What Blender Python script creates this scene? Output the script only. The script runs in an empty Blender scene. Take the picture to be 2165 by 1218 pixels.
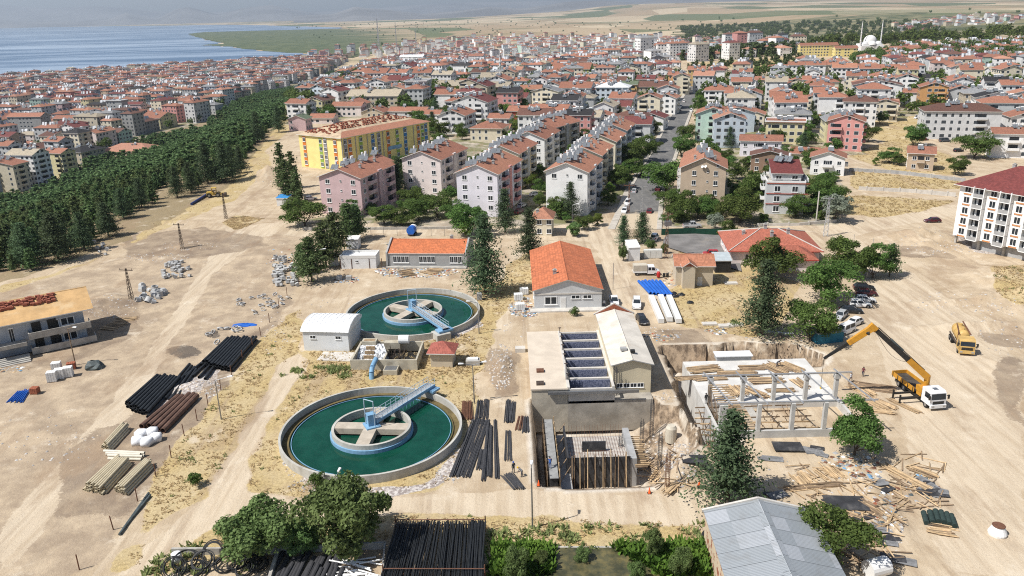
import bpy, math, random
import numpy as np
from mathutils import Vector, Matrix
from math import radians as R, sin, cos, pi, hypot, atan2, floor
rnd = random.Random(7)
nrg = np.random.default_rng(11)
scene = bpy.context.scene
C = scene.collection
# ------------------------------------------------------------------ camera, sky, sun, exposure
F, TH, RO, H = 1684.0, R(19.3), R(1.55), 58.0          # a drone 58 m above the works, pitched 19.3 deg down, rolled 1.55 deg
cd = bpy.data.cameras.new('camera'); cam = bpy.data.objects.new('camera', cd); C.objects.link(cam)
cd.sensor_width = 36; cd.lens = 36 * F / 2165; cd.clip_start = 1; cd.clip_end = 90000
cam.matrix_world = Matrix.Translation((0, 0, H)) @ Matrix.Rotation(pi / 2 - TH, 4, 'X') @ Matrix.Rotation(-RO, 4, 'Z')
scene.camera = cam
SUN_EL = R(54); SUN_AZ = R(247)                          # azimuth clockwise from +Y
w = bpy.data.worlds.new('World'); scene.world = w; w.use_nodes = True
wn = w.node_tree.nodes; bg = wn['Background']
sky = wn.new('ShaderNodeTexSky'); sky.sky_type = 'NISHITA'; sky.sun_disc = False
sky.sun_elevation = SUN_EL; sky.sun_rotation = SUN_AZ; sky.altitude = 1100; sky.dust_density = 3.0; sky.air_density = 1.0
w.node_tree.links.new(sky.outputs[0], bg.inputs[0]); bg.inputs[1].default_value = 0.078
sl = bpy.data.lights.new('sun', 'SUN'); sl.energy = 4.8; sl.angle = R(0.53); sl.color = (1.0, 0.965, 0.915)
so = bpy.data.objects.new('sun', sl); C.objects.link(so)
sd = Vector((sin(SUN_AZ) * cos(SUN_EL), cos(SUN_AZ) * cos(SUN_EL), sin(SUN_EL)))
so.rotation_euler = sd.to_track_quat('Z', 'Y').to_euler(); so.location = sd * 300
vs = scene.view_settings; vs.view_transform = 'Standard'; vs.look = 'None'; vs.gamma = 1; vs.exposure = 0.34
scene.render.engine = 'CYCLES'; scene.cycles.use_denoising = False; scene.cycles.filter_width = 1.1; scene.cycles.sample_clamp_indirect = 3
scene.cycles.max_bounces = 6; scene.cycles.diffuse_bounces = 3; scene.cycles.glossy_bounces = 2
scene.cycles.transparent_max_bounces = 6; scene.cycles.volume_bounces = 0; scene.cycles.transmission_bounces = 3
# ------------------------------------------------------------------ where a point of the photograph stands on the ground
def sm(t):
    t = np.clip(t, 0, 1); return t * t * (3 - 2 * t)
def T(x, y):
    """height of the land: a plateau, falling west to the lakeside town and north to the plain"""
    x = np.asarray(x, float); y = np.asarray(y, float)
    w_ = sm((-118 - x) / 140.); n_ = sm((y - 760 - .6 * np.maximum(x, 0)) / 760.)
    t = -(30 * w_ + (60 - 30 * w_) * n_)
    t = t + 52 * sm((x - 800) / 1300.) * sm((y - 1200) / 1300.)
    t = t + 90 * sm((y - 5500) / 9000.) * sm((x + 1500) / 4000.)
    return t
def sm1(t): t = 0. if t < 0 else 1. if t > 1 else t; return t * t * (3 - 2 * t)
def T1(x, y):
    w_ = sm1((-118 - x) / 140.); n_ = sm1((y - 760 - .6 * max(x, 0)) / 760.)
    return -(30 * w_ + (60 - 30 * w_) * n_) + 52 * sm1((x - 800) / 1300.) * sm1((y - 1200) / 1300.) + 90 * sm1((y - 5500) / 9000.) * sm1((x + 1500) / 4000.)
ct, st_, cr, sr = cos(TH), sin(TH), cos(RO), sin(RO)
def W(u, v, h=0.0):
    a, b = (u - 1082.5) / F, (v - 609) / F
    x = a * cr - b * sr; y = b * cr + a * sr
    d = (x, ct - y * st_, -(st_ + y * ct)); t = (h - H) / d[2] if d[2] < -1e-4 else 1e5
    return Vector((d[0] * t, d[1] * t, h))
def G(u, v, dz=0.0):
    z = 0.0
    for _ in range(25):
        p = W(u, v, z + dz); z = .5 * z + .5 * T1(p.x, p.y)
    return Vector((p.x, p.y, z))
def row_of(x, y, z):
    zz = y * ct - (z - H) * st_; a, b = x / zz, -(y * st_ + (z - H) * ct) / zz
    return (b * cr - a * sr) * F + 609
def height_to(p, top):
    lo, hi = .3, 90.
    for _ in range(40): m = (lo + hi) / 2; lo, hi = (m, hi) if row_of(p[0], p[1], p[2] + m) > top else (lo, m)
    return lo
def depth(p): return p[1] * ct - (p[2] - H) * st_
ZN = {0: (0, 0, 1), 1: (0, 0, 3.007), 2: (720, 0, 3.007), 3: (1440, 0, 2.986), 4: (0, 270, 3.48), 5: (560, 200, 3.806), 6: (1040, 180, 3.806), 7: (1540, 180, 3.384), 8: (0, 90, 5.075), 9: (1700, 20, 4.656)}
def Z(k, x, y): a = ZN[k]; return a[0] + x / a[2], a[1] + y / a[2]
# ------------------------------------------------------------------ mesh and object helpers
class MB:
    def __init__(s): s.v = []; s.f = []; s.m = []
    def add(s, vs, fs, m=0):
        k = len(s.v); s.v += [tuple(p) for p in vs]
        for f in fs: s.f.append([i + k for i in f]); s.m.append(m)
        return s
    def quad(s, a, b, c, d, m=0): return s.add([a, b, c, d], [[0, 1, 2, 3]], m)
    def box(s, x0, x1, y0, y1, z0, z1, m=0, M=None):
        p = [(x, y, z) for z in (z0, z1) for x, y in ((x0, y0), (x1, y0), (x1, y1), (x0, y1))]
        if M is not None: p = [M @ Vector(q) for q in p]
        return s.add(p, [[3, 2, 1, 0], [4, 5, 6, 7], [0, 1, 5, 4], [1, 2, 6, 5], [2, 3, 7, 6], [3, 0, 4, 7]], m)
    def prism(s, poly, z0, z1, m=0, mt=None):
        n = len(poly)
        s.add([(x, y, z0) for x, y in poly] + [(x, y, z1) for x, y in poly], [[i, (i + 1) % n, n + (i + 1) % n, n + i] for i in range(n)] + [list(range(n))[::-1]], m)
        return s.add([(x, y, z1) for x, y in poly], [list(range(n))], m if mt is None else mt)
    def tube(s, p, q, r, r2=None, n=8, m=0, cap=True):
        p, q = Vector(p), Vector(q); d = (q - p); r2 = r if r2 is None else r2
        if d.length < 1e-6: return s
        d.normalize(); a = d.orthogonal().normalized(); b = d.cross(a)
        vs = [c + (a * cos(2 * pi * i / n) + b * sin(2 * pi * i / n)) * rr for c, rr in ((p, r), (q, r2)) for i in range(n)]
        fs = [[i, (i + 1) % n, n + (i + 1) % n, n + i] for i in range(n)]
        if cap: fs += [list(range(n))[::-1], list(range(n, 2 * n))]
        return s.add(vs, fs, m)
    def path(s, pts, r, n=6, m=0):
        for a, b in zip(pts, pts[1:]): s.tube(a, b, r, n=n, m=m)
        return s
    def pipe(s, p, q, ro, ri, n=12, m=0, mi=None):
        p, q = Vector(p), Vector(q); d = (q - p).normalized(); a = d.orthogonal().normalized(); b = d.cross(a)
        rg = lambda c, r: [c + (a * cos(2 * pi * i / n) + b * sin(2 * pi * i / n)) * r for i in range(n)]
        vs = rg(p, ro) + rg(q, ro) + rg(p, ri) + rg(q, ri); fs = []
        for i in range(n):
            j = (i + 1) % n; fs += [[i, j, n + j, n + i], [2 * n + j, 2 * n + i, 3 * n + i, 3 * n + j], [j, i, 2 * n + i, 2 * n + j], [n + i, n + j, 3 * n + j, 3 * n + i]]
        return s.add(vs, fs, m)
    def lathe(s, prof, c=(0, 0), n=24, m=0):
        k = len(prof); vs = [(c[0] + r * cos(2 * pi * i / n), c[1] + r * sin(2 * pi * i / n), z) for r, z in prof for i in range(n)]
        return s.add(vs, [[a * n + i, a * n + (i + 1) % n, (a + 1) * n + (i + 1) % n, (a + 1) * n + i] for a in range(k - 1) for i in range(n)], m)
    def mesh(s, name, mats, smooth=False):
        me = bpy.data.meshes.new(name); me.from_pydata(s.v, [], s.f)
        for m in (mats if isinstance(mats, (list, tuple)) else [mats]): me.materials.append(m)
        if len(me.polygons): me.polygons.foreach_set('material_index', s.m)
        uv = me.uv_layers.new(name='UVMap'); U = []
        for p in me.polygons:
            n = p.normal; t = Vector((-n.y, n.x, 0))
            t = t.normalized() if t.length > 1e-3 else Vector((1, 0, 0)); b = n.cross(t)
            for i in p.vertices:
                c = me.vertices[i].co; U += [c.dot(t), c.dot(b)]
        uv.data.foreach_set('uv', U)
        if smooth: me.polygons.foreach_set('use_smooth', [True] * len(me.polygons))
        me.update(); return me
    def build(s, name, mats, parent=None, loc=(0, 0, 0), rz=0.0, smooth=False):
        return put(name, s.mesh(name, mats, smooth), parent, loc, rz)
def put(name, me, parent=None, loc=(0, 0, 0), rz=0.0, sc=None):
    o = bpy.data.objects.new(name, me); C.objects.link(o); o.location = loc
    if rz: o.rotation_euler = (0, 0, rz)
    if sc is not None: o.scale = sc
    if parent is not None: o.parent = parent
    return o
def tag(o, label=None, cat=None, group=None, kind=None):
    for k, v in (('label', label), ('category', cat), ('group', group), ('kind', kind)):
        if v: o[k] = v
    return o
def thing(name, label, cat, loc=(0, 0, 0), rz=0.0, group=None):
    return tag(put(name, None, None, loc, rz), label, cat, group)
def dup(root, loc, rz=0.0, label=None, group=None, sc=None):
    """a copy of a thing with copies of its parts and their sub-parts"""
    r = root.copy(); C.objects.link(r); r.location = loc; r.rotation_euler = (0, 0, rz)
    if sc is not None: r.scale = sc
    if label: r['label'] = label
    if group: r['group'] = group
    for ch in KIDS(root):
        c = ch.copy(); C.objects.link(c); c.parent = r
        for g in KIDS(ch):
            d = g.copy(); C.objects.link(d); d.parent = c
    return r
_kids = {}
def KIDS(o):
    if o.name not in _kids: _kids[o.name] = list(o.children)
    return _kids[o.name]
def qmesh(name, V, Fc, mats, attr=None, smooth=False, mi=None):
    """a mesh from numpy arrays (all faces with the same number of corners)"""
    me = bpy.data.meshes.new(name); k = Fc.shape[1]; n = len(Fc)
    me.vertices.add(len(V)); me.vertices.foreach_set('co', np.asarray(V, np.float32).ravel())
    me.loops.add(n * k); me.loops.foreach_set('vertex_index', np.asarray(Fc, np.int32).ravel())
    me.polygons.add(n); me.polygons.foreach_set('loop_start', np.arange(0, n * k, k, dtype=np.int32))
    for m in (mats if isinstance(mats, (list, tuple)) else [mats]): me.materials.append(m)
    if mi is not None: me.polygons.foreach_set('material_index', np.asarray(mi, np.int32))
    if smooth: me.polygons.foreach_set('use_smooth', np.ones(n, bool))
    me.update(calc_edges=True)
    for nm, a in (attr or {}).items():
        if a.ndim == 1: me.attributes.new(nm, 'FLOAT', 'POINT').data.foreach_set('value', a.astype(np.float32))
        else: me.attributes.new(nm, 'FLOAT_COLOR', 'POINT').data.foreach_set('color', np.c_[a, np.ones(len(a))].astype(np.float32).ravel())
    return me
# ------------------------------------------------------------------ materials
class NT:
    def __init__(s, name):
        s.m = bpy.data.materials.new(name); s.m.use_nodes = True; s.t = s.m.node_tree
        s.b = s.t.nodes['Principled BSDF']; s.l = s.t.links
        s.b.inputs['Specular IOR Level'].default_value = .3
    def n(s, t, **k):
        x = s.t.nodes.new('ShaderNode' + t)
        for a, b in k.items(): setattr(x, a, b)
        return x
    def val(s, sock, v):
        if hasattr(v, 'is_linked') or isinstance(v, bpy.types.NodeSocket): s.l.new(v, sock)
        else: sock.default_value = v
    def math(s, op, a, b=None, c=None):
        x = s.n('Math', operation=op); s.val(x.inputs[0], a)
        if b is not None: s.val(x.inputs[1], b)
        if c is not None: s.val(x.inputs[2], c)
        return x.outputs[0]
    def mix(s, f, a, b, mode='MIX'):
        x = s.n('Mix', data_type='RGBA', blend_type=mode); s.val(x.inputs[0], f)
        for i, c in ((6, a), (7, b)): s.val(x.inputs[i], c if isinstance(c, bpy.types.NodeSocket) else (*c, 1)[:4])
        return x.outputs[2]
    def ramp(s, f, a, b, lo=0., hi=1.):
        x = s.n('MapRange', interpolation_type='SMOOTHSTEP'); s.val(x.inputs[0], f)
        x.inputs[1].default_value = a; x.inputs[2].default_value = b; x.inputs[3].default_value = lo; x.inputs[4].default_value = hi
        return x.outputs[0]
    def noise(s, scale, detail=4., co=None, rough=.55):
        x = s.n('TexNoise'); x.inputs['Scale'].default_value = scale; x.inputs['Detail'].default_value = detail; x.inputs['Roughness'].default_value = rough
        s.l.new(co or s.obj(), x.inputs['Vector']); return x.outputs[0]
    def obj(s):
        if not hasattr(s, 'tc'): s.tc = s.n('TexCoord')
        return s.tc.outputs['Object']
    def uv(s): s.obj(); return s.tc.outputs['UV']
    def attr(s, n): x = s.n('Attribute', attribute_name=n); return x.outputs['Fac']
    def mapping(s, rot=0, sc=(1, 1, 1), co=None):
        x = s.n('Mapping'); x.inputs['Rotation'].default_value[2] = rot; x.inputs['Scale'].default_value = sc; s.l.new(co or s.obj(), x.inputs[0]); return x.outputs[0]
    def bump(s, h, strength=.5, dist=.05):
        x = s.n('Bump'); x.inputs['Strength'].default_value = strength; x.inputs['Distance'].default_value = dist
        s.l.new(h, x.inputs['Height']); s.l.new(x.outputs[0], s.b.inputs['Normal'])
    def out(s, col, rough=.85, metal=0.):
        s.val(s.b.inputs['Base Color'], col if isinstance(col, bpy.types.NodeSocket) else (*col, 1)[:4])
        s.val(s.b.inputs['Roughness'], rough); s.b.inputs['Metallic'].default_value = metal
        return s.m
_mc = {}
def mat(name, col, rough=.8, var=.18, sc=1.2, metal=0., bump=0., var2=None, obr=0., stain=None):
    """plain surface: base colour broken up by two noises, optional stain colour in blotches, optional change from object to object"""
    key = (name,)
    if key in _mc: return _mc[key]
    t = NT(name); c = Vector(col)
    n1 = t.noise(sc, 5); n2 = t.noise(sc * 9, 3)
    col_ = t.mix(t.ramp(n1, .3, .7), [x * (1 - var) for x in c], [min(1, x * (1 + var * .7)) for x in c])
    col_ = t.mix(t.math('MULTIPLY', t.ramp(n2, .45, .75), .5 if var > .1 else .2), col_, [x * (1 - var) for x in c])
    if stain: col_ = t.mix(t.math('MULTIPLY', t.ramp(t.noise(sc * .6, 6, rough=.7), .52, .68), stain[1]), col_, stain[0])
    if obr:
        oi = t.n('ObjectInfo'); hs = t.n('HueSaturation'); t.l.new(t.math('MULTIPLY_ADD', oi.outputs['Random'], obr * 2, 1 - obr), hs.inputs['Value']); t.l.new(col_, hs.inputs['Color']); col_ = hs.outputs[0]
    if bump: t.bump(n2, bump, .05)
    _mc[key] = t.out(col_, rough, metal); return _mc[key]
def tilemat(name, col, pu=.26, pv=.36, obr=.12, dark=.55):
    """roof of clay tiles: rows and columns from the surface's own metres, tile to tile change, dirt"""
    if name in _mc: return _mc[name]
    t = NT(name); sx = t.n('SeparateXYZ'); t.l.new(t.uv(), sx.inputs[0])
    u = t.math('DIVIDE', sx.outputs[0], pu); v = t.math('DIVIDE', sx.outputs[1], pv)
    fu = t.math('FRACT', u); fv = t.math('FRACT', v)
    cmb = t.n('CombineXYZ'); t.l.new(t.math('FLOOR', u), cmb.inputs[0]); t.l.new(t.math('FLOOR', v), cmb.inputs[1])
    wn_ = t.n('TexWhiteNoise', noise_dimensions='2D'); t.l.new(cmb.outputs[0], wn_.inputs[0])
    c = Vector(col); big = t.noise(.5, 5, rough=.65)
    a = t.mix(t.ramp(wn_.outputs[0], 0, 1), [x * .82 for x in c], [min(1, x * 1.14) for x in c])
    a = t.mix(t.math('MULTIPLY', t.ramp(big, .4, .75), .5), a, (c.x * .62, c.y * .68, c.z * .75))
    edge = t.math('MAXIMUM', t.ramp(fv, .80, 1.), t.math('MULTIPLY', t.ramp(t.math('ABSOLUTE', t.math('SUBTRACT', fu, .5)), .36, .5), .6))
    a = t.mix(t.math('MULTIPLY', edge, dark), a, [x * .35 for x in c])
    oi = t.n('ObjectInfo'); hs = t.n('HueSaturation'); t.l.new(t.math('MULTIPLY_ADD', oi.outputs['Random'], obr * 2, 1 - obr), hs.inputs['Value']); t.l.new(a, hs.inputs['Color'])
    t.bump(t.math('ADD', fv, t.math('SINE', t.math('MULTIPLY', u, 2 * pi))), .35, .04)
    _mc[name] = t.out(hs.outputs[0], .8); return _mc[name]
def wallwin(name, col, cu=3.1, cv=2.9):
    """plastered wall of a far house; its window openings follow the wall's own metres"""
    if name in _mc: return _mc[name]
    t = NT(name); sx = t.n('SeparateXYZ'); t.l.new(t.uv(), sx.inputs[0])
    u = t.math('FRACT', t.math('DIVIDE', sx.outputs[0], cu)); v = t.math('FRACT', t.math('DIVIDE', sx.outputs[1], cv))
    au = t.math('ABSOLUTE', t.math('SUBTRACT', u, .5)); av = t.math('ABSOLUTE', t.math('SUBTRACT', v, .55))
    cmb = t.n('CombineXYZ'); t.l.new(t.math('FLOOR', t.math('DIVIDE', sx.outputs[0], cu)), cmb.inputs[0]); oi = t.n('ObjectInfo'); t.l.new(t.math('MULTIPLY', oi.outputs['Random'], 91), cmb.inputs[1])
    geo = t.n('NewGeometry'); sy = t.n('SeparateXYZ'); t.l.new(geo.outputs['Normal'], sy.inputs[0]); t.l.new(t.math('ROUND', t.math('MULTIPLY', sy.outputs[0], 7)), cmb.inputs[2])
    wn_ = t.n('TexWhiteNoise'); t.l.new(cmb.outputs[0], wn_.inputs[0]); r = wn_.outputs[0]
    wd = t.ramp(r, 0, 1, .12, .30)
    win = t.math('MULTIPLY', t.math('LESS_THAN', au, wd), t.math('LESS_THAN', av, .24))
    win = t.math('MULTIPLY', win, t.math('GREATER_THAN', r, .22))
    fr = t.math('MULTIPLY', t.math('LESS_THAN', au, t.math('ADD', wd, .03)), t.math('LESS_THAN', av, .28)); fr = t.math('MULTIPLY', fr, t.math('GREATER_THAN', r, .22))
    c = Vector(col); n1 = t.noise(.5, 6, rough=.65)
    a = t.mix(t.ramp(n1, .3, .72), [x * .84 for x in c], c)
    hs = t.n('HueSaturation'); t.l.new(t.math('MULTIPLY_ADD', oi.outputs['Random'], .24, .88), hs.inputs['Value']); t.l.new(a, hs.inputs['Color'])
    a = t.mix(fr, hs.outputs[0], (.7, .7, .69)); a = t.mix(win, a, (.055, .065, .075))
    _mc[name] = t.out(a, t.ramp(win, 0, 1, .85, .35)); return _mc[name]
def foliage(name, c1, c2, sc=.6, tr=.25):
    if name in _mc: return _mc[name]
    t = NT(name); oi = t.n('ObjectInfo'); n1 = t.noise(sc, 4); n2 = t.noise(sc * 7, 2)
    a = t.mix(t.ramp(n1, .35, .68), c1, c2); a = t.mix(t.math('MULTIPLY', t.ramp(n2, .4, .8), .5), a, [x * 1.5 for x in c2])
    hs = t.n('HueSaturation'); t.l.new(t.math('MULTIPLY_ADD', oi.outputs['Random'], .5, .75), hs.inputs['Value']); t.l.new(t.math('MULTIPLY_ADD', oi.outputs['Random'], .05, .475), hs.inputs['Hue']); t.l.new(a, hs.inputs['Color'])
    t.out(hs.outputs[0], .7); t.b.inputs['Specular IOR Level'].default_value = .15
    tr_ = t.n('BsdfTranslucent'); t.l.new(hs.outputs[0], tr_.inputs[0]); mx = t.n('MixShader'); mx.inputs[0].default_value = tr
    t.l.new(t.b.outputs[0], mx.inputs[1]); t.l.new(tr_.outputs[0], mx.inputs[2]); t.l.new(mx.outputs[0], t.t.nodes['Material Output'].inputs[0])
    _mc[name] = t.m; return t.m
def vcolmat(name, rough=.85, var=.15):
    t = NT(name); x = t.n('Attribute', attribute_name='col'); n1 = t.noise(.3, 4)
    return t.out(t.mix(t.math('MULTIPLY', t.ramp(n1, .3, .7), var), x.outputs['Color'], (.1, .1, .1)), rough)
HAZE = 5.5e-5
M = {}
M['conc'] = mat('concrete', (.42, .40, .36), .9, .22, .8, bump=.2, stain=((.25, .23, .2), .5))
M['conc_pale'] = mat('pale concrete', (.56, .53, .48), .9, .12, .7, stain=((.42, .38, .33), .5))
M['conc_new'] = mat('new cast concrete', (.50, .49, .46), .9, .15, .6, stain=((.36, .35, .33), .5))
M['conc_grey'] = mat('grey cement plaster', (.36, .36, .355), .92, .15, .9, stain=((.28, .28, .27), .6))
M['white'] = mat('white paint', (.78, .78, .76), .6, .05, .5, obr=.03)
M['offwhite'] = mat('off white plaster', (.68, .67, .64), .85, .08, .4, stain=((.5, .48, .44), .35))
M['steel'] = mat('galvanised steel', (.5, .51, .52), .45, .15, 2., metal=.6)
M['dsteel'] = mat('dark rusty steel', (.10, .075, .06), .7, .3, 3., metal=.3)
M['rebar'] = mat('rebar steel', (.085, .085, .09), .6, .3, 4., metal=.3)
M['rust'] = mat('rusty iron', (.16, .075, .045), .75, .3, 3.)
M['wood'] = mat('sawn timber', (.50, .36, .21), .85, .25, 2., obr=.3)
M['wood2'] = mat('weathered timber', (.27, .19, .12), .9, .3, 2., obr=.3)
M['black'] = mat('black plastic pipe', (.022, .024, .026), .5, .3, 1.)
M['panel'] = mat('dark formwork panel', (.045, .045, .048), .6, .35, 1.2, stain=((.16, .15, .14), .5))
M['blue'] = mat('blue plastic', (.02, .12, .48), .45, .15, 1.)
M['bluepaint'] = mat('light blue paint', (.20, .37, .54), .55, .15, 1.2, stain=((.25, .35, .45), .4))
M['glass'] = mat('window glass', (.03, .037, .044), .12, .3, .8)
M['tyre'] = mat('tyre rubber', (.02, .02, .021), .85, .1, 2.)
M['chrome'] = mat('grey metal', (.3, .31, .32), .35, .1, 2., metal=.7)
M['asphalt'] = mat('asphalt', (.19, .18, .17), .9, .25, .25, bump=.2, stain=((.30, .265, .22), .7))
M['brick'] = mat('red hollow brick', (.33, .11, .06), .9, .25, 3.)
M['bark'] = mat('bark', (.10, .075, .055), .95, .3, 3.)
M['tarp'] = mat('grey green tarpaulin', (.09, .11, .11), .6, .4, 1.)
M['panelgrey'] = mat('solar panel glass', (.17, .185, .20), .15, .2, 1.)
M['orange'] = mat('orange machine paint', (.56, .27, .03), .45, .12, 1.5, stain=((.3, .14, .04), .35))
M['ochre'] = mat('tan truck paint', (.56, .37, .13), .5, .15, 1., stain=((.32, .22, .1), .5))
M['darkmetal'] = mat('black machine paint', (.028, .027, .025), .5, .3, 2.)
M['red'] = mat('red paint', (.45, .03, .025), .4, .1, 1.)
M['yellow'] = mat('yellow plastic', (.7, .45, .02), .6, .1, 1.)
M['cone'] = mat('orange traffic cone', (.85, .13, .03), .5, .05, 1.)
M['skin'] = mat('skin', (.35, .2, .13), .6, .05, 1.)
M['cream_pipe'] = mat('cream composite pipe', (.52, .45, .31), .6, .12, 1., obr=.1)
M['brown_pipe'] = mat('brown steel pipe', (.11, .062, .043), .65, .3, .8, obr=.2)
M['bag'] = mat('white woven bag', (.78, .78, .78), .7, .06, 3., bump=.5)
# ------------------------------------------------------------------ the land
def hsh(i, j, s):
    n = (np.asarray(i, np.int64) * 374761393 + np.asarray(j, np.int64) * 668265263 + s * 974711) & 0x7fffffff
    n = ((n ^ (n >> 13)) * 1274126177) & 0x7fffffff; n = (n ^ (n >> 16)) & 0xffff
    return n / 65535.
def vn(x, y, sc, s=0, oc=3):
    """value noise 0..1"""
    r = 0; a = 1; tot = 0
    for o in range(oc):
        X = np.asarray(x) / sc * 2 ** o; Y = np.asarray(y) / sc * 2 ** o; i = np.floor(X); j = np.floor(Y); fx = sm(X - i); fy = sm(Y - j)
        v = (hsh(i, j, s + o) * (1 - fx) + hsh(i + 1, j, s + o) * fx) * (1 - fy) + (hsh(i, j + 1, s + o) * (1 - fx) + hsh(i + 1, j + 1, s + o) * fx) * fy
        r = r + v * a; tot += a; a *= .5
    return r / tot
def inpoly(x, y, P):
    x = np.asarray(x); y = np.asarray(y); c = np.zeros(x.shape, bool); n = len(P)
    for i in range(n):
        (x1, y1), (x2, y2) = P[i][:2], P[i - 1][:2]
        if y1 == y2: continue
        c ^= ((y1 > y) != (y2 > y)) & (x < (x2 - x1) * (y - y1) / (y2 - y1) + x1)
    return c
def WP(px, z=None): return [tuple((G(u, v) if z is None else W(u, v, z)).xy) for u, v in px]
PIT_A = [(2.6, 112.4), (2.6, 98), (3.2, 88.5), (8, 87.6), (17.5, 87.6), (19.5, 90), (22.5, 92), (25, 97.5), (25.2, 103), (24.8, 108.6), (21.9, 109.6), (21.6, 112.4)]
PIT_B = [(26.8, 131.5), (26.3, 118), (26.0, 108), (26.4, 97.6), (31, 96.9), (31, 121.5), (51.5, 121.5), (54, 125), (51.5, 130), (42, 131.9)]
FLAT = WP([(1395, 580), (1395, 520), (1400, 503), (1420, 488), (1550, 495), (1575, 580)])
STRP = WP([(1285, 480), (1335, 392), (1410, 246), (1455, 180), (1492, 178), (1480, 215), (1445, 300), (1410, 400), (1396, 480)])
MOUNDS = [(1945, 505, 9, 7, 2.3), (1965, 525, 6, 4, 1.2), (415, 822, 5.2, 2.6, .9), (1058, 792, 2.6, 5.5, 1.1), (1062, 770, 2.2, 3.5, .7), (566, 372, 9, 9, 3.4), (225, 640, 7, 6, 1.3), (2120, 590, 10, 9, 2.0),
          (2165, 640, 10, 8, 2.2), (330, 545, 8, 2.5, .7), (400, 522, 6, 2, .8), (1400, 705, 2.4, 1.6, .5), (2040, 640, 14, 1.6, .9), (2090, 690, 14, 1.6, 1.0), (2150, 780, 9, 6, .9), (1440, 985, 3.2, 3.6, 2.0), (1425, 1010, 3.0, 2.4, 1.2), (1820, 1010, 1.8, 5, .5), (1880, 1090, 1.4, 6, .5),
          (560, 545, 7, 2.5, .5), (360, 470, 10, 2, .7), (580, 500, 6, 2, .4), (60, 905, 7, 4, .35), (110, 930, 6, 4, .35)]
MW = [(*G(u, v).xy, a, b, h) for u, v, a, b, h in MOUNDS]
def near_h(x, y):
    z = T(x, y)
    nz = (vn(x, y, 1.9, 3, 4) - .5) * 2.4; nw = (vn(x, y, 2.3, 8, 4) - .5) * 2.4
    pa = inpoly(x + nz * .9 * (x > 19), y + nw * .9 * (x > 19), PIT_A)
    fl = -5.8 + 3.7 * sm((x - 17.3 - (vn(x, y, 5, 4) - .5) * 3) / 7.5) + (vn(x, y, 1.2, 5) - .5) * 1.2 * (x > 16.5)
    z = np.where(pa, fl, z)
    pb = inpoly(x + nz, y + nw, PIT_B); z = np.where(pb, -5.0 + (vn(x, y, 1.5, 6) - .5) * 1.4, z)
    for mx, my, a, b, h in MW:
        q = ((x - mx) / a) ** 2 + ((y - my) / b) ** 2
        z = z + np.where(q < 4, h * np.exp(-q * 1.6) * (.55 + .9 * vn(x, y, 1.7, 12)), 0) * ~pb
    e = (np.abs(x) < 135) * (y < 275) * 1.0
    flat = inpoly(x, y, FLAT) | inpoly(x, y, STRP); e = e * ~flat; z = z - .12 * flat
    z = z + e * ((vn(x, y, 9, 21) - .5) * .25 + (vn(x, y, 1.3, 22) - .5) * .14)
    return z
def spread_axis(a, b, st, far, ratio):
    mid = list(np.arange(a, b, st)); up = []; p, s = b, st
    while p < far: up.append(p); s *= ratio; p += s
    dn = []; p, s = a, st
    while p > -far: s *= ratio; p -= s; dn.append(p)
    return np.array(dn[::-1] + mid + up)
gx = spread_axis(-132, 126, .62, 31500, 1.055); gy = spread_axis(62, 262, .62, 31500, 1.045); gy = gy[gy > -600]
XX, YY = np.meshgrid(gx, gy); ZZ = near_h(XX.ravel(), YY.ravel()).reshape(XX.shape)
import bisect
_gx, _gy = list(gx), list(gy)
def gz(x, y):
    i = max(0, min(len(_gx) - 2, bisect.bisect(_gx, x) - 1)); j = max(0, min(len(_gy) - 2, bisect.bisect(_gy, y) - 1)); a = (x - _gx[i]) / (_gx[i + 1] - _gx[i]); c = (y - _gy[j]) / (_gy[j + 1] - _gy[j])
    return float((ZZ[j, i] * (1 - a) + ZZ[j, i + 1] * a) * (1 - c) + (ZZ[j + 1, i] * (1 - a) + ZZ[j + 1, i + 1] * a) * c)
nx_, ny_ = len(gx), len(gy)
ids = np.arange(nx_ * ny_).reshape(ny_, nx_)
QF = np.stack([ids[:-1, :-1], ids[:-1, 1:], ids[1:, 1:], ids[1:, :-1]], -1).reshape(-1, 4)
X1, Y1 = XX.ravel(), YY.ravel()
def mask(polys, wob=1.5, z=None):
    r = np.zeros(X1.shape); ox = (vn(X1, Y1, 4, 31) - .5) * wob * 2; oy = (vn(X1, Y1, 4, 47) - .5) * wob * 2
    for P in polys: r = np.maximum(r, inpoly(X1 + ox, Y1 + oy, WP(P, z)))
    return r.astype(float)
def blur(a, k):
    a = a.reshape(ny_, nx_)
    for _ in range(k):
        p = np.pad(a, 1, mode='edge'); a = (p[1:-1, :-2] + p[1:-1, 2:] + p[:-2, 1:-1] + p[2:, 1:-1] + 2 * p[1:-1, 1:-1]) / 6
    return a.ravel()
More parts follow.
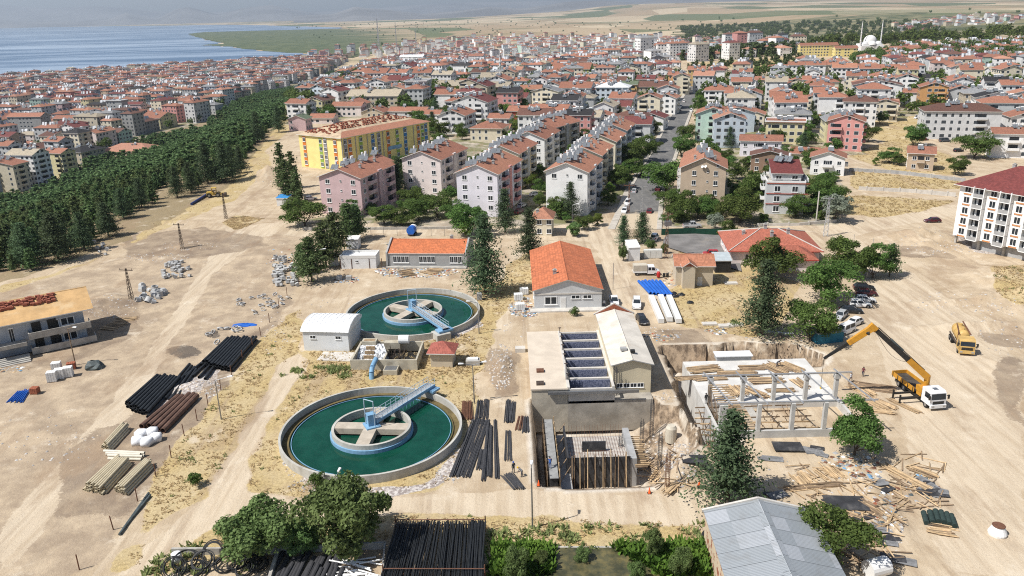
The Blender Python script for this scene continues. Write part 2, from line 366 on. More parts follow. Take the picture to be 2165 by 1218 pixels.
GRASS = [[(330, 1000), (447, 850), (565, 705), (635, 650), (640, 740), (588, 775), (470, 985), (428, 1050), (320, 1110), (245, 1185), (215, 1218), (300, 1190), (300, 1080)],
         [(524, 1044), (532, 960), (642, 790), (750, 790), (1000, 760), (1012, 850), (965, 1000), (925, 1035), (655, 1052)],
         [(300, 1218), (380, 1165), (480, 1108), (850, 1092), (1100, 1092), (1480, 1108), (1485, 1170), (1030, 1165), (830, 1140), (640, 1180), (480, 1180)],
         [(960, 790), (1000, 690), (1010, 600), (1060, 595), (1075, 560), (1128, 520), (1128, 620), (1080, 640), (1045, 690), (1025, 790)],
         [(1395, 640), (1430, 600), (1500, 610), (1520, 570), (1585, 560), (1690, 600), (1650, 690), (1590, 715), (1500, 700), (1445, 690)],
         [(0, 605), (120, 575), (250, 530), (330, 470), (480, 395), (530, 330), (590, 255), (640, 250), (560, 320), (575, 350), (500, 420), (380, 470), (300, 505), (180, 560), (0, 620)],
         [(1800, 362), (2040, 382), (2040, 400), (1800, 400)], [(1785, 412), (2020, 425), (1960, 445), (1860, 460), (1780, 452)], [(1790, 330), (1900, 290), (2010, 330), (2040, 370), (1900, 365)],
         [(2095, 575), (2165, 560), (2165, 660), (2110, 640)], [(470, 470), (500, 455), (560, 462), (500, 488)], [(1420, 570), (1440, 520), (1480, 560), (1440, 600)], [(640, 745), (760, 720), (900, 720), (1000, 700), (1020, 790), (640, 800)],
         [(1800, 190), (1960, 230), (1960, 300), (1800, 290)], [(1440, 135), (1700, 118), (1720, 135), (1560, 145)]]
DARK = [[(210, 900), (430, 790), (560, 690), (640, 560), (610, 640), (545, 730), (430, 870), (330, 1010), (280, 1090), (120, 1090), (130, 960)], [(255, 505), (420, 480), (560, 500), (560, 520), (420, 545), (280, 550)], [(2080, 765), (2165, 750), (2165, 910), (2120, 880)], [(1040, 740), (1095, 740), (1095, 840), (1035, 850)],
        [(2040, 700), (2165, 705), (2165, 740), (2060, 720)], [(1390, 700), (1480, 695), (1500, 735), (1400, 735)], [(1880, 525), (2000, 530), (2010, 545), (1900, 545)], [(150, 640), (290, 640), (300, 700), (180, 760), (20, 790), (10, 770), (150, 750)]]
SOOT = [[(352, 735), (400, 728), (430, 748), (375, 765)], [(430, 705), (462, 698), (470, 715), (440, 720)], [(380, 640), (560, 640), (480, 720)][:0] or [(270, 705), (290, 703), (285, 715)]]
GRAV = [[(590, 960), (604, 900), (640, 1000), (760, 1040), (900, 1020), (985, 940), (1000, 960), (930, 1025), (800, 1055), (660, 1040)], [(740, 700), (880, 712), (1000, 690), (1012, 650), (1020, 690), (960, 715), (860, 725)], [(345, 835), (470, 770), (455, 820), (360, 860), (300, 905)],
        [(2010, 500), (2165, 510), (2165, 545), (2060, 535)]]
PALE = [[(228, 1218), (430, 1052), (475, 985), (592, 775), (640, 720), (655, 735), (640, 790), (530, 955), (522, 1045), (650, 1058), (850, 1048), (1110, 1040), (1400, 1045), (1500, 1035), (1480, 1105), (850, 1090), (560, 1095), (430, 1130), (330, 1218)],
        [(1035, 700), (1050, 600), (1070, 540), (1125, 520), (1130, 540), (1085, 590), (1075, 700)], [(600, 470), (700, 465), (1000, 480), (1300, 470), (1340, 480), (1330, 600), (1275, 560), (1250, 510), (1000, 500), (700, 490), (640, 500), (560, 500), (450, 580), (200, 1000), (0, 1218), (0, 1130), (300, 770), (430, 560), (480, 480)],
        [(1700, 470), (2040, 430), (2040, 450), (1800, 500), (1900, 560), (2100, 700), (2165, 790), (2165, 1218), (2000, 1218), (1850, 700), (1800, 530)], [(1275, 560), (1330, 600), (1370, 690), (1390, 700), (1300, 660)]]
FORP = [[(0, 600), (240, 520), (480, 400), (600, 250), (760, 150), (600, 160), (480, 225), (300, 280), (0, 420), (-300, 560), (-300, 700)]]
YARD = [[(-100, 1218), (-100, 640), (200, 560), (480, 480), (640, 500), (640, 600), (545, 730), (430, 870), (300, 1060), (215, 1218)]]
TOWN = [[(600, 262), (640, 215), (700, 190), (760, 138), (900, 118), (1010, 112), (1300, 140), (1420, 140), (1448, 200), (1390, 330), (1340, 345), (1120, 330), (1000, 300), (920, 290), (830, 240), (640, 262)],
        [(1480, 180), (1500, 166), (1700, 152), (1810, 150), (1900, 136), (2165, 140), (2300, 150), (2300, 300), (2100, 290), (2000, 240), (1830, 260), (1820, 330), (1600, 340), (1480, 330), (1470, 240)],
        [(1860, 120), (1900, 98), (2165, 92), (2250, 100), (2250, 135), (1900, 135)],
        [(-60, 425), (60, 400), (140, 372), (210, 335), (300, 292), (420, 262), (470, 232), (560, 192), (640, 172), (700, 150), (735, 126), (640, 131), (540, 136), (420, 143), (330, 150), (200, 158), (0, 170), (-150, 185), (-150, 440)]]
GARD = [[(615, 478), (700, 470), (1000, 480), (1240, 474), (1300, 440), (1330, 400), (1370, 330), (1400, 280), (1000, 290), (880, 300), (840, 330), (830, 380), (690, 455)], [(1400, 482), (1770, 476), (1790, 400), (1750, 330), (1480, 330), (1430, 400)]]
at = {'grass': blur(mask(GRASS), 5), 'dark': blur(mask(DARK, 3), 9), 'gravel': blur(mask(GRAV, .8), 3), 'pale': blur(mask(PALE, 1.0), 5), 'soot': blur(mask(SOOT, 1.2), 7), 'forest': blur(mask(FORP, 3), 6), 'yard': blur(mask(YARD, 3), 9), 'town': np.maximum(mask(TOWN, 8), blur(mask(GARD, 2), 3))}
pit = inpoly(X1, Y1, PIT_A) | inpoly(X1, Y1, PIT_B); q_ = (pit * 1.).reshape(ny_, nx_)
for _ in range(2): p_ = np.pad(q_, 1); q_ = np.max([p_[1:-1, 1:-1], p_[:-2, 1:-1], p_[2:, 1:-1], p_[1:-1, :-2], p_[1:-1, 2:]], 0)
at['pit'] = q_.ravel()
at['far'] = sm((np.hypot(X1, Y1) - 1500) / 700.)
at['belt'] = mask([[(1440, 95), (1440, 52), (1700, 47), (1960, 42), (1960, 52), (2165, 40), (2165, 22), (2165, 115), (1900, 110), (1700, 100)]], 60, -45)
t = NT('earth'); OB = t.obj()
mac = t.noise(.035, 5, rough=.6); mid_ = t.noise(.22, 6, rough=.65); fin = t.noise(2.6, 5, rough=.7); spk = t.noise(9., 2)
strk = t.noise(.9, 5, co=t.mapping(R(-57), (1, .07, 1)), rough=.6); strk2 = t.noise(1.1, 5, co=t.mapping(R(40), (1, .06, 1)), rough=.6)
col = t.mix(t.ramp(mac, .3, .7), (.36, .27, .175), (.49, .39, .265))
col = t.mix(t.ramp(mid_, .34, .72), col, (.55, .45, .32))
col = t.mix(t.math('MULTIPLY', t.math('MULTIPLY', t.ramp(strk, .5, .72), t.ramp(mac, .42, .6)), .6), col, (.31, .225, .145))
col = t.mix(t.math('MULTIPLY', t.ramp(strk2, .52, .7), .4), col, (.56, .47, .36))
mfin = t.math('ADD', t.math('MULTIPLY', mid_, .6), t.math('MULTIPLY', fin, .4))
def jag(a, amt=.5): return t.ramp(t.math('ADD', t.attr(a), t.math('MULTIPLY_ADD', mfin, amt * 2.4, -amt * 1.2)), .42, .56)
col = t.mix(t.math('MULTIPLY', jag('yard', .6), .75), col, t.mix(t.ramp(mid_, .34, .68), (.295, .228, .165), (.48, .38, .262)))
pal = t.mix(t.ramp(strk, .35, .7), (.60, .505, .375), (.48, .385, .27))
col = t.mix(t.math('MULTIPLY', jag('pale'), .8), col, pal)
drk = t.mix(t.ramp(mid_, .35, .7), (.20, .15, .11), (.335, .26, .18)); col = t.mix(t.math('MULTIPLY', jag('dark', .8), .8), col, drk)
gr = t.mix(t.ramp(fin, .35, .68), (.33, .245, .115), (.55, .42, .20)); gr = t.mix(t.ramp(t.noise(.12, 4), .35, .66), gr, t.mix(t.ramp(fin, .3, .7), (.40, .31, .17), (.56, .45, .26)))
gr = t.mix(t.math('MULTIPLY', t.ramp(t.noise(.7, 4, rough=.7), .60, .70), .5), gr, (.15, .16, .05))
col = t.mix(jag('grass'), col, gr)
vo = t.n('TexVoronoi'); vo.inputs['Scale'].default_value = 3.2; t.l.new(OB, vo.inputs['Vector'])
grv = t.mix(t.ramp(vo.outputs['Color'], .2, .8), (.28, .24, .22), (.58, .54, .50)); col = t.mix(jag('gravel'), col, grv)
col = t.mix(t.math('MULTIPLY', jag('soot', .9), .8), col, (.07, .06, .055))
ge = t.n('NewGeometry'); gs = t.n('SeparateXYZ'); t.l.new(ge.outputs['Normal'], gs.inputs[0]); steep = t.ramp(gs.outputs[2], .80, .985, 1, 0); rock = t.noise(.9, 7, co=t.mapping(0, (1, 1, .6)), rough=.75); pitc = t.mix(steep, t.mix(t.ramp(mid_, .3, .7), (.46, .39, .30), (.66, .60, .51)), t.mix(t.ramp(rock, .38, .62), (.085, .06, .042), (.36, .27, .185))); col = t.mix(t.math('MULTIPLY', t.attr('pit'), .9), col, pitc)
col = t.mix(t.math('MULTIPLY', jag('forest'), .85), col, t.mix(t.ramp(fin, .3, .7), (.16, .125, .07), (.32, .25, .14)))
col = t.mix(t.math('MULTIPLY', jag('town', .5), .85), col, t.mix(t.ramp(t.noise(.11, 5, rough=.7), .42, .58), t.mix(t.ramp(fin, .3, .7), (.09, .11, .04), (.17, .18, .07)), t.mix(t.ramp(mid_, .3, .7), (.25, .23, .20), (.40, .35, .28))))
# fields of the far plain
pat = t.noise(.09, 6, co=t.mapping(R(-50), (1, .45, 1)), rough=.68); nf = t.math('SUBTRACT', 1, t.attr('far'))
col = t.mix(t.math('MULTIPLY', t.math('MULTIPLY', t.ramp(pat, .52, .66), .55), nf), col, (.30, .21, .135))
col = t.mix(t.math('MULTIPLY', t.math('MULTIPLY', t.ramp(t.noise(.14, 6, rough=.7), .56, .70), .6), nf), col, (.66, .575, .45))
rut = t.noise(.35, 3, co=t.mapping(R(-57), (1, .03, 1))); col = t.mix(t.math('MULTIPLY', t.math('MULTIPLY', t.ramp(rut, .56, .62), t.ramp(pat, .4, .55)), .5), col, (.33, .245, .165))
grit = t.noise(5.5, 3, rough=.8); col = t.mix(t.math('MULTIPLY', t.math('MULTIPLY', t.ramp(grit, .58, .66), .5), nf), col, (.24, .18, .125))
v2 = t.n('TexVoronoi'); v2.inputs['Scale'].default_value = .0019; t.l.new(t.mapping(R(20), (1, .42, 1)), v2.inputs['Vector'])
sp = t.n('SeparateColor'); t.l.new(v2.outputs['Color'], sp.inputs[0])
fld = t.mix(t.ramp(sp.outputs[0], .2, .8), (.36, .27, .165), (.52, .42, .28)); fld = t.mix(t.ramp(sp.outputs[1], .70, .78), fld, (.13, .15, .07))
fld = t.mix(t.math('MULTIPLY', t.ramp(t.noise(.0009, 5, rough=.7), .52, .62), .8), fld, (.15, .155, .08))
fld = t.mix(t.ramp(t.noise(.012, 6, rough=.75), .58, .66, 0, .5), fld, (.12, .12, .06))
col = t.mix(t.attr('far'), col, fld)
col = t.mix(t.math('MULTIPLY', jag('belt', .4), .9), col, t.mix(t.ramp(t.noise(.008, 5, rough=.7), .4, .62), (.06, .08, .035), (.25, .22, .12)))
col = t.mix(t.math('MULTIPLY', t.ramp(spk, .62, .72), .35), col, (.62, .57, .5))
col = t.mix(t.math('MULTIPLY', t.ramp(fin, .55, .75), .22), col, (.18, .14, .1))
t.bump(t.math('ADD', t.math('ADD', fin, t.math('MULTIPLY', spk, .35)), t.math('MULTIPLY', strk, .25)), .6, .16)
M['earth'] = t.out(col, .95); t.b.inputs['Specular IOR Level'].default_value = .1
gme = qmesh('ground', np.c_[X1, Y1, ZZ.ravel()], QF, M['earth'], at, smooth=True)
tag(put('ground', gme), kind='structure')
# water of the lake, its marsh
t = NT('lake water'); n1 = t.noise(.0042, 6, co=t.mapping(R(8), (.35, 1.6, 1)), rough=.62); n2 = t.noise(.0011, 4, co=t.mapping(R(-6), (.5, 1.5, 1)))
col = t.mix(t.ramp(n1, .38, .62), (.085, .145, .23), (.25, .325, .42)); col = t.mix(t.math('MULTIPLY', t.ramp(n2, .5, .68), .75), col, (.36, .44, .53))
t.bump(t.noise(.05, 4), .3, 1.0); M['lake'] = t.out(col, .42); t.b.inputs['Specular IOR Level'].default_value = .25
LZ = -59.7
LAKE = [(-420, 215), (-150, 176), (0, 162), (60, 158), (100, 152), (150, 153), (240, 150), (330, 145), (420, 138), (540, 132), (640, 127), (735, 120), (700, 117.5), (640, 112), (590, 110), (540, 105), (500, 101), (470, 97), (425, 95.5), (440, 94), (472, 93), (470, 90), (445, 86), (425, 80), (408, 75), (398, 71.5), (430, 68), (560, 64.5), (720, 60.5), (720, 58), (640, 56), (560, 53.5), (480, 52.5), (420, 53), (380, 54), (250, 55), (120, 57), (0, 60), (-300, 68), (-700, 82)]
def sheet(name, px, z, m, jit=0):
    P = [W(u, v, z) for u, v in px]; Q = []
    for a, b in zip(P, P[1:] + P[:1]):
        k = max(1, min(24, int((b - a).length / 60))) if jit else 1
        for i in range(k):
            p = a.lerp(b, i / k); d = (b - a).orthogonal(); d.z = 0
            if i: p = p + d.normalized() * (rnd.random() - .5) * (b - a).length / k * jit
            Q.append(p)
    me = bpy.data.meshes.new(name); me.from_pydata([(p.x, p.y, z) for p in Q], [], [list(range(len(Q)))]); me.materials.append(m)
    return tag(put(name, me), kind='structure')
sheet('lake', LAKE, LZ + .5, M['lake'], .8)
t = NT('marsh'); sxy = t.n('SeparateXYZ'); t.l.new(t.obj(), sxy.inputs[0]); n1 = t.noise(.004, 6, co=t.mapping(0, (.5, 1.4, 1)), rough=.65)
k = t.math('ADD', t.math('DIVIDE', t.math('SUBTRACT', t.math('ADD', sxy.outputs[0], t.math('MULTIPLY', sxy.outputs[1], .22)), -250), 900), t.math('MULTIPLY_ADD', n1, 1.2, -.6))
M['marsh'] = t.out(t.mix(t.ramp(k, .4, .95), t.mix(t.ramp(t.noise(.02, 5), .35, .7), (.06, .085, .035), (.13, .145, .065)), (.36, .28, .17)), .95)
sheet('marsh', [(745, 122), (700, 117.5), (640, 112), (590, 110), (540, 105), (500, 101), (470, 97), (425, 95.5), (440, 94), (472, 93), (470, 90), (445, 86), (425, 80), (408, 75), (398, 71.5), (430, 68), (560, 64.5), (720, 60.5), (860, 62), (900, 75), (860, 100), (800, 112)], LZ + .8, M['marsh'], .5)
sand = mat('shore sand', (.42, .37, .30), .95, .2, .02)
sheet('beach', [(-200, 186), (0, 166), (60, 161), (150, 157.5), (240, 154), (330, 149), (420, 142), (420, 138), (330, 144), (240, 148.5), (150, 152), (60, 157), (0, 160), (-200, 178)], LZ + .9, sand, .3)
# mountains beyond the plain
mtn = mat('mountain', (.19, .185, .18), .95, .3, .0006)
def mountains(D, prof, seed, wd=3500):
    us = np.linspace(prof[0][0], prof[-1][0], 220); vt = np.interp(us, [p[0] for p in prof], [p[1] for p in prof])
    V = []; nr = 14
    for k in range(nr):
        s = (k / (nr - 1)) * 2 - 1
        for u, v in zip(us, vt):
            hy = 609 - 590 - .027 * (u - 1082.5); ang = (hy - v) / F
            x = (u - 1082.5) / F * D; zt = H + D * ang * 1.05; Y = D + s * wd
            nz = float(vn(x + seed * 977, Y, 2600, seed, 5)) - .5
            V.append((x * (Y / D), Y, -75 + max(0, (zt + 75)) * max(0, (1 - abs(s) ** 1.5)) * (1 + .35 * nz * (abs(s) > .1)) + nz * 90 * (1 - abs(s)) + 20 * nz))
    n = len(us); ii = np.arange(nr * n).reshape(nr, n)
    me = qmesh('mountains', np.array(V), np.stack([ii[:-1, :-1], ii[:-1, 1:], ii[1:, 1:], ii[1:, :-1]], -1).reshape(-1, 4), mtn, smooth=True)
    tag(put('mountains', me), kind='structure')
mountains(22000, [(-500, 22), (-200, 34), (0, 36), (60, 41), (140, 45), (230, 44), (290, 40), (330, 28), (365, 36), (390, 38), (430, 19), (455, 15), (500, 27), (515, 29), (560, 17), (620, 12), (660, 20), (720, 30), (770, 32)], 3)
mountains(27000, [(-500, 8), (-100, 14), (60, 12), (180, 20), (300, 18), (420, 26), (560, 24), (700, 24), (850, 16), (1000, 8), (1150, 4), (1300, 4), (1500, -6), (1800, -20), (2300, -40)], 5)
mountains(16500, [(660, 32), (740, 28), (785, 14), (850, 19), (920, 27), (980, 22), (1050, 14), (1120, 17), (1200, 8), (1280, 6), (1340, 9), (1420, 0), (1500, -4), (1600, -2), (1700, -6), (1900, -14), (2300, -24)], 9)
# ------------------------------------------------------------------ houses
WALLC = {'white': (.80, .79, .77), 'pale grey': (.56, .57, .57), 'grey': (.36, .36, .35), 'cream': (.72, .65, .50), 'beige': (.52, .45, .34), 'pink': (.62, .30, .27), 'pale pink': (.74, .65, .61), 'mauve': (.58, .42, .42), 'yellow': (.80, .67, .27), 'pale yellow': (.66, .60, .36),
         'ochre': (.58, .40, .17), 'orange': (.66, .36, .15), 'mint': (.48, .63, .54), 'lime': (.50, .56, .17), 'red': (.36, .09, .06), 'brown': (.30, .20, .14), 'tan': (.52, .41, .30), 'light blue': (.55, .62, .68), 'dark grey': (.11, .11, .12), 'lilac': (.72, .69, .73), 'green': (.22, .28, .14), 'weathered grey': (.34, .32, .26)}
ROOFC = {'red': (.335, .15, .097), 'orange red': (.41, .19, .118), 'maroon': (.17, .055, .048), 'brown': (.15, .075, .055), 'black': (.035, .033, .034), 'grey': (.26, .26, .26), 'beige': (.40, .34, .25), 'green': (.13, .16, .10), 'white': (.7, .7, .7), 'pale red': (.42, .21, .14)}
def wallm(n): return mat(n + ' plaster', WALLC[n], .88, .08, .35, stain=([c * .72 for c in WALLC[n]], .3))
def wallw(n): return wallwin(n + ' far wall', WALLC[n])
def roofm(n): return tilemat(n + ' tiles', ROOFC[n])
# templates
b = MB()
for x0, x1, z0, z1 in ((-.5, -.43, -.5, .5), (.43, .5, -.5, .5), (-.43, .43, .43, .5), (-.43, .43, -.5, -.43), (-.03, .03, -.43, .43)): b.box(x0, x1, -.06, 0, z0, z1, 0)
b.box(-.56, .56, -.14, 0, -.57, -.5, 0).quad((-.43, -.02, -.43), (.43, -.02, -.43), (.43, -.02, .43), (-.43, -.02, .43), 1)
WIN = b.mesh('window', [M['white'], M['glass']]); WINW = WIN
b = MB().box(-.5, .5, -.05, 0, -.5, .5, 0).box(-.42, .42, -.07, -.05, -.4, .42, 1); DOORM = b.mesh('door', [M['white'], M['offwhite']])
def balmesh(nm, m):
    b = MB().box(-.5, .5, -1.15, 0, -.16, 0, 0).box(-.5, .5, -1.15, -1.07, 0, .95, 1).box(-.5, -.47, -1.07, 0, 0, .95, 1).box(.47, .5, -1.07, 0, 0, .95, 1)
    b.quad((-.4, -.025, 0), (.4, -.025, 0), (.4, -.025, 2.1), (-.4, -.025, 2.1), 2); return b.mesh('balcony', [M['conc_pale'], m, M['glass']])
BALM = {}
def balm(col):
    if col not in BALM: BALM[col] = balmesh(col, wallm(col) if col in WALLC else M[col])
    return BALM[col]
b = MB()
for x in (-.55, .55): b.add([(x - .5, -.9, .25), (x + .5, -.9, .25), (x + .5, .5, 1.35), (x - .5, .5, 1.35), (x - .5, -.86, .17), (x + .5, -.86, .17), (x + .5, .54, 1.27), (x - .5, .54, 1.27)], [[0, 1, 2, 3], [7, 6, 5, 4], [0, 4, 5, 1], [2, 6, 7, 3], [1, 5, 6, 2], [3, 7, 4, 0]], 0)
b.tube((0, .95, .5), (0, .95, 2.0), .33, n=10, m=1)
for x in (-1, 1): b.tube((x, .5, -.5), (x, .5, 1.3), .03, n=4, m=2).tube((x * .3, .95, -.5), (x * .3, .95, .5), .03, n=4, m=2)
HEAT = b.mesh('solar_heater', [M['panelgrey'], M['white'], M['steel']])
b = MB().tube((-.8, .5, 1.45), (.8, .5, 1.45), .27, n=8, m=1)
for x in (-.55, .55): b.add([(x - .5, -1.0, .15), (x + .5, -1.0, .15), (x + .5, .4, 1.3), (x - .5, .4, 1.3)], [[0, 1, 2, 3]], 0)
for x in (-.9, .9): b.tube((x, .5, -.5), (x, .5, 1.4), .03, n=4, m=2)
HEAT2 = b.mesh('solar_heater', [M['panelgrey'], M['white'], M['steel']])
b = MB().box(-.35, .35, -.3, .3, -1.2, 1.1, 0).box(-.45, .45, -.4, .4, 1.1, 1.25, 1).box(-.2, .2, -.18, .18, 1.25, 1.5, 0); CHIM = b.mesh('chimney', [M['conc_grey'], M['conc']])
b = MB().lathe([(0, .02), (.25, .06), (.45, .2), (.44, .22), (.24, .09), (0, .05)], n=10).tube((0, 0, -.4), (0, 0, .05), .03, n=4); DISH = b.mesh('satellite_dish', M['white'])
def roof_mesh(w, d, h, kind, rise, ov, m, fm):
    b = MB(); th = .16
    def slab(P, k=0):
        P = [Vector(p) for p in P]; n = (P[1] - P[0]).cross(P[2] - P[0]).normalized()
        if n.z < 0: P = P[::-1]; n = -n
        k0 = len(P); b.add(P + [p - Vector((0, 0, th)) for p in P], [list(range(k0))], 0)
        b.add(P + [p - Vector((0, 0, th)) for p in P], [[i, k0 + i, k0 + (i + 1) % k0, (i + 1) % k0][::-1] for i in range(k0)] + [list(range(k0, 2 * k0))[::-1]], 1)
    e = .02
    if kind in ('gy', 'gx'):
        W_, D_ = (w, d) if kind == 'gy' else (d, w); s = rise / (W_ / 2); ze = h - ov * s + e + th; zr = h + rise + e + th
        f = (lambda x, y, z: (x, y, z)) if kind == 'gy' else (lambda x, y, z: (y, x, z))
        slab([f(-ov, -ov, ze), f(W_ / 2, -ov, zr), f(W_ / 2, D_ + ov, zr), f(-ov, D_ + ov, ze)])
        slab([f(W_ + ov, -ov, ze), f(W_ / 2, -ov, zr), f(W_ / 2, D_ + ov, zr), f(W_ + ov, D_ + ov, ze)])
        c = .14; b.add([f(W_ / 2 - c, -ov, zr), f(W_ / 2, -ov, zr + .1), f(W_ / 2 + c, -ov, zr), f(W_ / 2 - c, D_ + ov, zr), f(W_ / 2, D_ + ov, zr + .1), f(W_ / 2 + c, D_ + ov, zr)], [[0, 1, 4, 3], [1, 2, 5, 4], [0, 2, 1], [3, 4, 5]], 0)
    elif kind == 'hip':
        q = min(w, d) / 2; x0, x1, y0, y1 = -ov, w + ov, -ov, d + ov; s = rise / q; z0 = h - ov * s + e + th; zr = h + rise + e + th
        if w >= d: r0, r1 = (q, d / 2, zr), (w - q, d / 2, zr)
        else: r0, r1 = (w / 2, q, zr), (w / 2, d - q, zr)
        A, B, Cc, D = (x0, y0, z0), (x1, y0, z0), (x1, y1, z0), (x0, y1, z0)
        for P in ([A, B, r1, r0], [B, Cc, r1], [Cc, D, r0, r1], [D, A, r0]) if w >= d else ([A, B, r0], [B, Cc, r1, r0], [Cc, D, r1], [D, A, r0, r1]): slab(P)
    elif kind == 'shed': slab([(-ov, -ov, h + e + th), (w + ov, -ov, h + e + th), (w + ov, d + ov, h + rise + th), (-ov, d + ov, h + rise + th)])
    else:
        b.box(-ov, w + ov, -ov, d + ov, h + e, h + .2 + e, 0); r_ = .18
        for a in ((-ov, w + ov, -ov, -ov + r_), (-ov, w + ov, d + ov - r_, d + ov), (-ov, -ov + r_, -ov + r_, d + ov - r_), (w + ov - r_, w + ov, -ov + r_, d + ov - r_)): b.box(*a, h + .2 + e, h + .75, 1)
    return b.mesh('roof', [m, fm])
def rz_at(w, d, h, kind, rise, x, y):
    if kind == 'gy': return h + rise * (1 - abs(x - w / 2) / (w / 2))
    if kind == 'gx': return h + rise * (1 - abs(y - d / 2) / (d / 2))
    if kind == 'hip': q = min(w, d) / 2; return h + rise * min(1, min(x, w - x, y, d - y) / q)
    return h + .2
FACE = {'f': (0, lambda w, d, s: (s, 0)), 'r': (pi / 2, lambda w, d, s: (w, s)), 'l': (-pi / 2, lambda w, d, s: (0, d - s)), 'b': (pi, lambda w, d, s: (w - s, d))}
PLACED = []                                              # footprints, so that nothing else grows there
def house(name, label, cat, loc, rz, w, d, h, kind='gy', rise=2.2, ov=.55, wall=None, roof=None, fascia=None, wins=(), balc=(), heat=(), chim=(), dish=(), group=None, base=2.0, door=None, gcol=None, heatm=None):
    t = thing(name, label, cat, loc, rz, group)
    b = MB(); b.box(0, w, 0, d, -base, h)
    if kind == 'gy':
        for y, yy in ((0, .2), (d, d - .2)): b.add([(0, y, h), (w, y, h), (w / 2, y, h + rise), (0, yy, h), (w, yy, h), (w / 2, yy, h + rise)], [[0, 1, 2] if y == 0 else [2, 1, 0]], 1 if gcol else 0)
    if kind == 'gx':
        for x in (0, w): b.add([(x, 0, h), (x, d, h), (x, d / 2, h + rise)], [[0, 1, 2] if x else [2, 1, 0]], 1 if gcol else 0)
    b.build('wall', [wall, gcol or wall], t)
    if roof is not None: put('roof', roof_mesh(w, d, h, kind, rise, ov, roof, fascia or M['offwhite']), t)
    for f, ss, zs, ww, hh in wins:
        a, fn = FACE[f]
        for z in zs:
            for s in ss: x, y = fn(w, d, s); put('window', WIN, t, (x, y, z), a, (ww, 1, hh))
    for f, ss, zs, ww, m in balc:
        a, fn = FACE[f]
        for z in zs:
            for s in ss: x, y = fn(w, d, s); put('balcony', balm(m), t, (x, y, z), a, (ww, 1, 1))
    if door: x, y = FACE[door[0]][1](w, d, door[1]); put('door', DOORM, t, (x, y, door[3] / 2), FACE[door[0]][0], (door[2], 1, door[3]))
    for x, y in heat: put('solar_heater', heatm or HEAT, t, (x, y, rz_at(w, d, h, kind, rise, x, y) + .2), rnd.uniform(-.2, .2) - rz + R(-10), (1.1, 1.1, 1.15) if heatm is None else (.95, .95, .95))
    for x, y in chim: put('chimney', CHIM, t, (x, y, rz_at(w, d, h, kind, rise, x, y)), 0, (1, 1, rnd.uniform(.8, 1.15)))
    for f, s, z in dish:
        x, y = FACE[f][1](w, d, s); a = FACE[f][0]; put('satellite_dish', DISH, t, (x + .35 * sin(a), y - .35 * cos(a), z)).rotation_euler = (R(62), 0, R(-40) - rz)
    c, s = cos(rz), sin(rz); PLACED.append((loc[0] + c * w / 2 - s * d / 2, loc[1] + s * w / 2 + c * d / 2, hypot(w, d) / 2))
    return t
def fr(a, b, h=0.):
    p, q = W(*a, h), W(*b, h); return (p.x, p.y, 0), atan2(q.y - p.y, q.x - p.x), (q - p).length
def lin(n, L, m=.5): return [L * (i + m) / (n - 1 + 2 * m) for i in range(n)]
FL = lambda n, z0=1.5, s=2.9: [z0 + s * i for i in range(n)]
# ---- the four-storey blocks behind the works
def block(label, a, b, c, h, wall, roofn, trim='pale pink', n=4, blank=0, cat='apartment block', ang=None, loc=None, w=None, d=None, gw=True):
    if loc is None:
        loc, rz, w = fr(a, b, h); p, q = W(*b, h), W(*c, h); d = (q - p).length
        side = atan2(q.y - p.y, q.x - p.x) - pi / 2; rz = (rz + side) / 2
        q = W(*b, h); loc = (q.x - w * cos(rz), q.y - w * sin(rz), 0)
    else: rz = ang
    zs = FL(n, h - 2.9 * n + 1.5); wins = []
    if gw: wins = [('f', [w * .2, w * .82], zs[blank:], 1.5, 1.45), ('f', [w * .52], [z + .3 for z in zs], .6, .6)]
    wins += [('r', [d * .09, d * .55, d * .93], zs, 1.3, 1.4), ('l', lin(5, d), zs, 1.3, 1.4)]
    bz = [z - 1.3 for z in zs]
    t = house('apartment_block', label, cat, loc, rz, w, d, h, 'gy', 2.5, .6, wallm(wall), roofm(roofn), wallm('maroon_') if 0 else None, wins, [('r', [d * .25], bz, d * .16, trim), ('r', [d * .74], bz, d * .16, trim)],
              [(w * .46 + rnd.uniform(-2.4, 1.6), y + rnd.uniform(-1, 1)) for y in lin(6, d)] + [(w * rnd.uniform(.18, .34), y) for y in lin(4, d)], [(w * .5, d * .12), (w * .72, d * .3), (w * .58, d * .48), (w * .7, d * .7), (w * .55, d * .86)],
              [('r', d * f, z) for f, z in ((.18, zs[0] + .2), (.33, zs[1]), (.68, zs[2] + .3), (.8, zs[1] + .4), (.3, zs[3 % n]))], base=3)
    put('stair_bay', MB().box(w, w + .5, d * .44, d * .53, -2, h + .4).mesh('stair_bay', wallm(trim)), t)
    for dy in (.34, .83): put('loggia_wall', MB().box(w, w + 1.0, d * dy, d * dy + .25, -1, h - .3).mesh('loggia_wall', wallm(wall)), t)
    return t, loc, rz, w, d
block('mauve four-storey apartment block with dark trim, nearest the dirt bend', (678, 372), (761, 377), (829, 344), 11.5, 'mauve', 'red', 'mauve', blank=0)
block('pale pink apartment block with thin floor lines between mauve block and white block', (852, 334), (930.5, 338), (978, 313), 12.5, 'pale pink', 'red', 'pale pink')
_, l3, r3, w3, d3 = block('white apartment block with pink corner trim behind the tall spruce', (966, 364), (1051, 368), (1095, 337), 13, 'lilac', 'orange red', 'pink')
_, l4, r4, w4, d4 = block('white gabled apartment block nearest to the asphalt street', (1154, 361), (1242, 364), (1271, 337), 13, 'white', 'orange red', 'pale grey', blank=3)
def behind(l, r, f, s): return (l[0] + s * cos(r) - f * sin(r), l[1] + s * sin(r) + f * cos(r), 0)
def from_fr(x, y, r, w): return (x - w * cos(r), y - w * sin(r), 0)
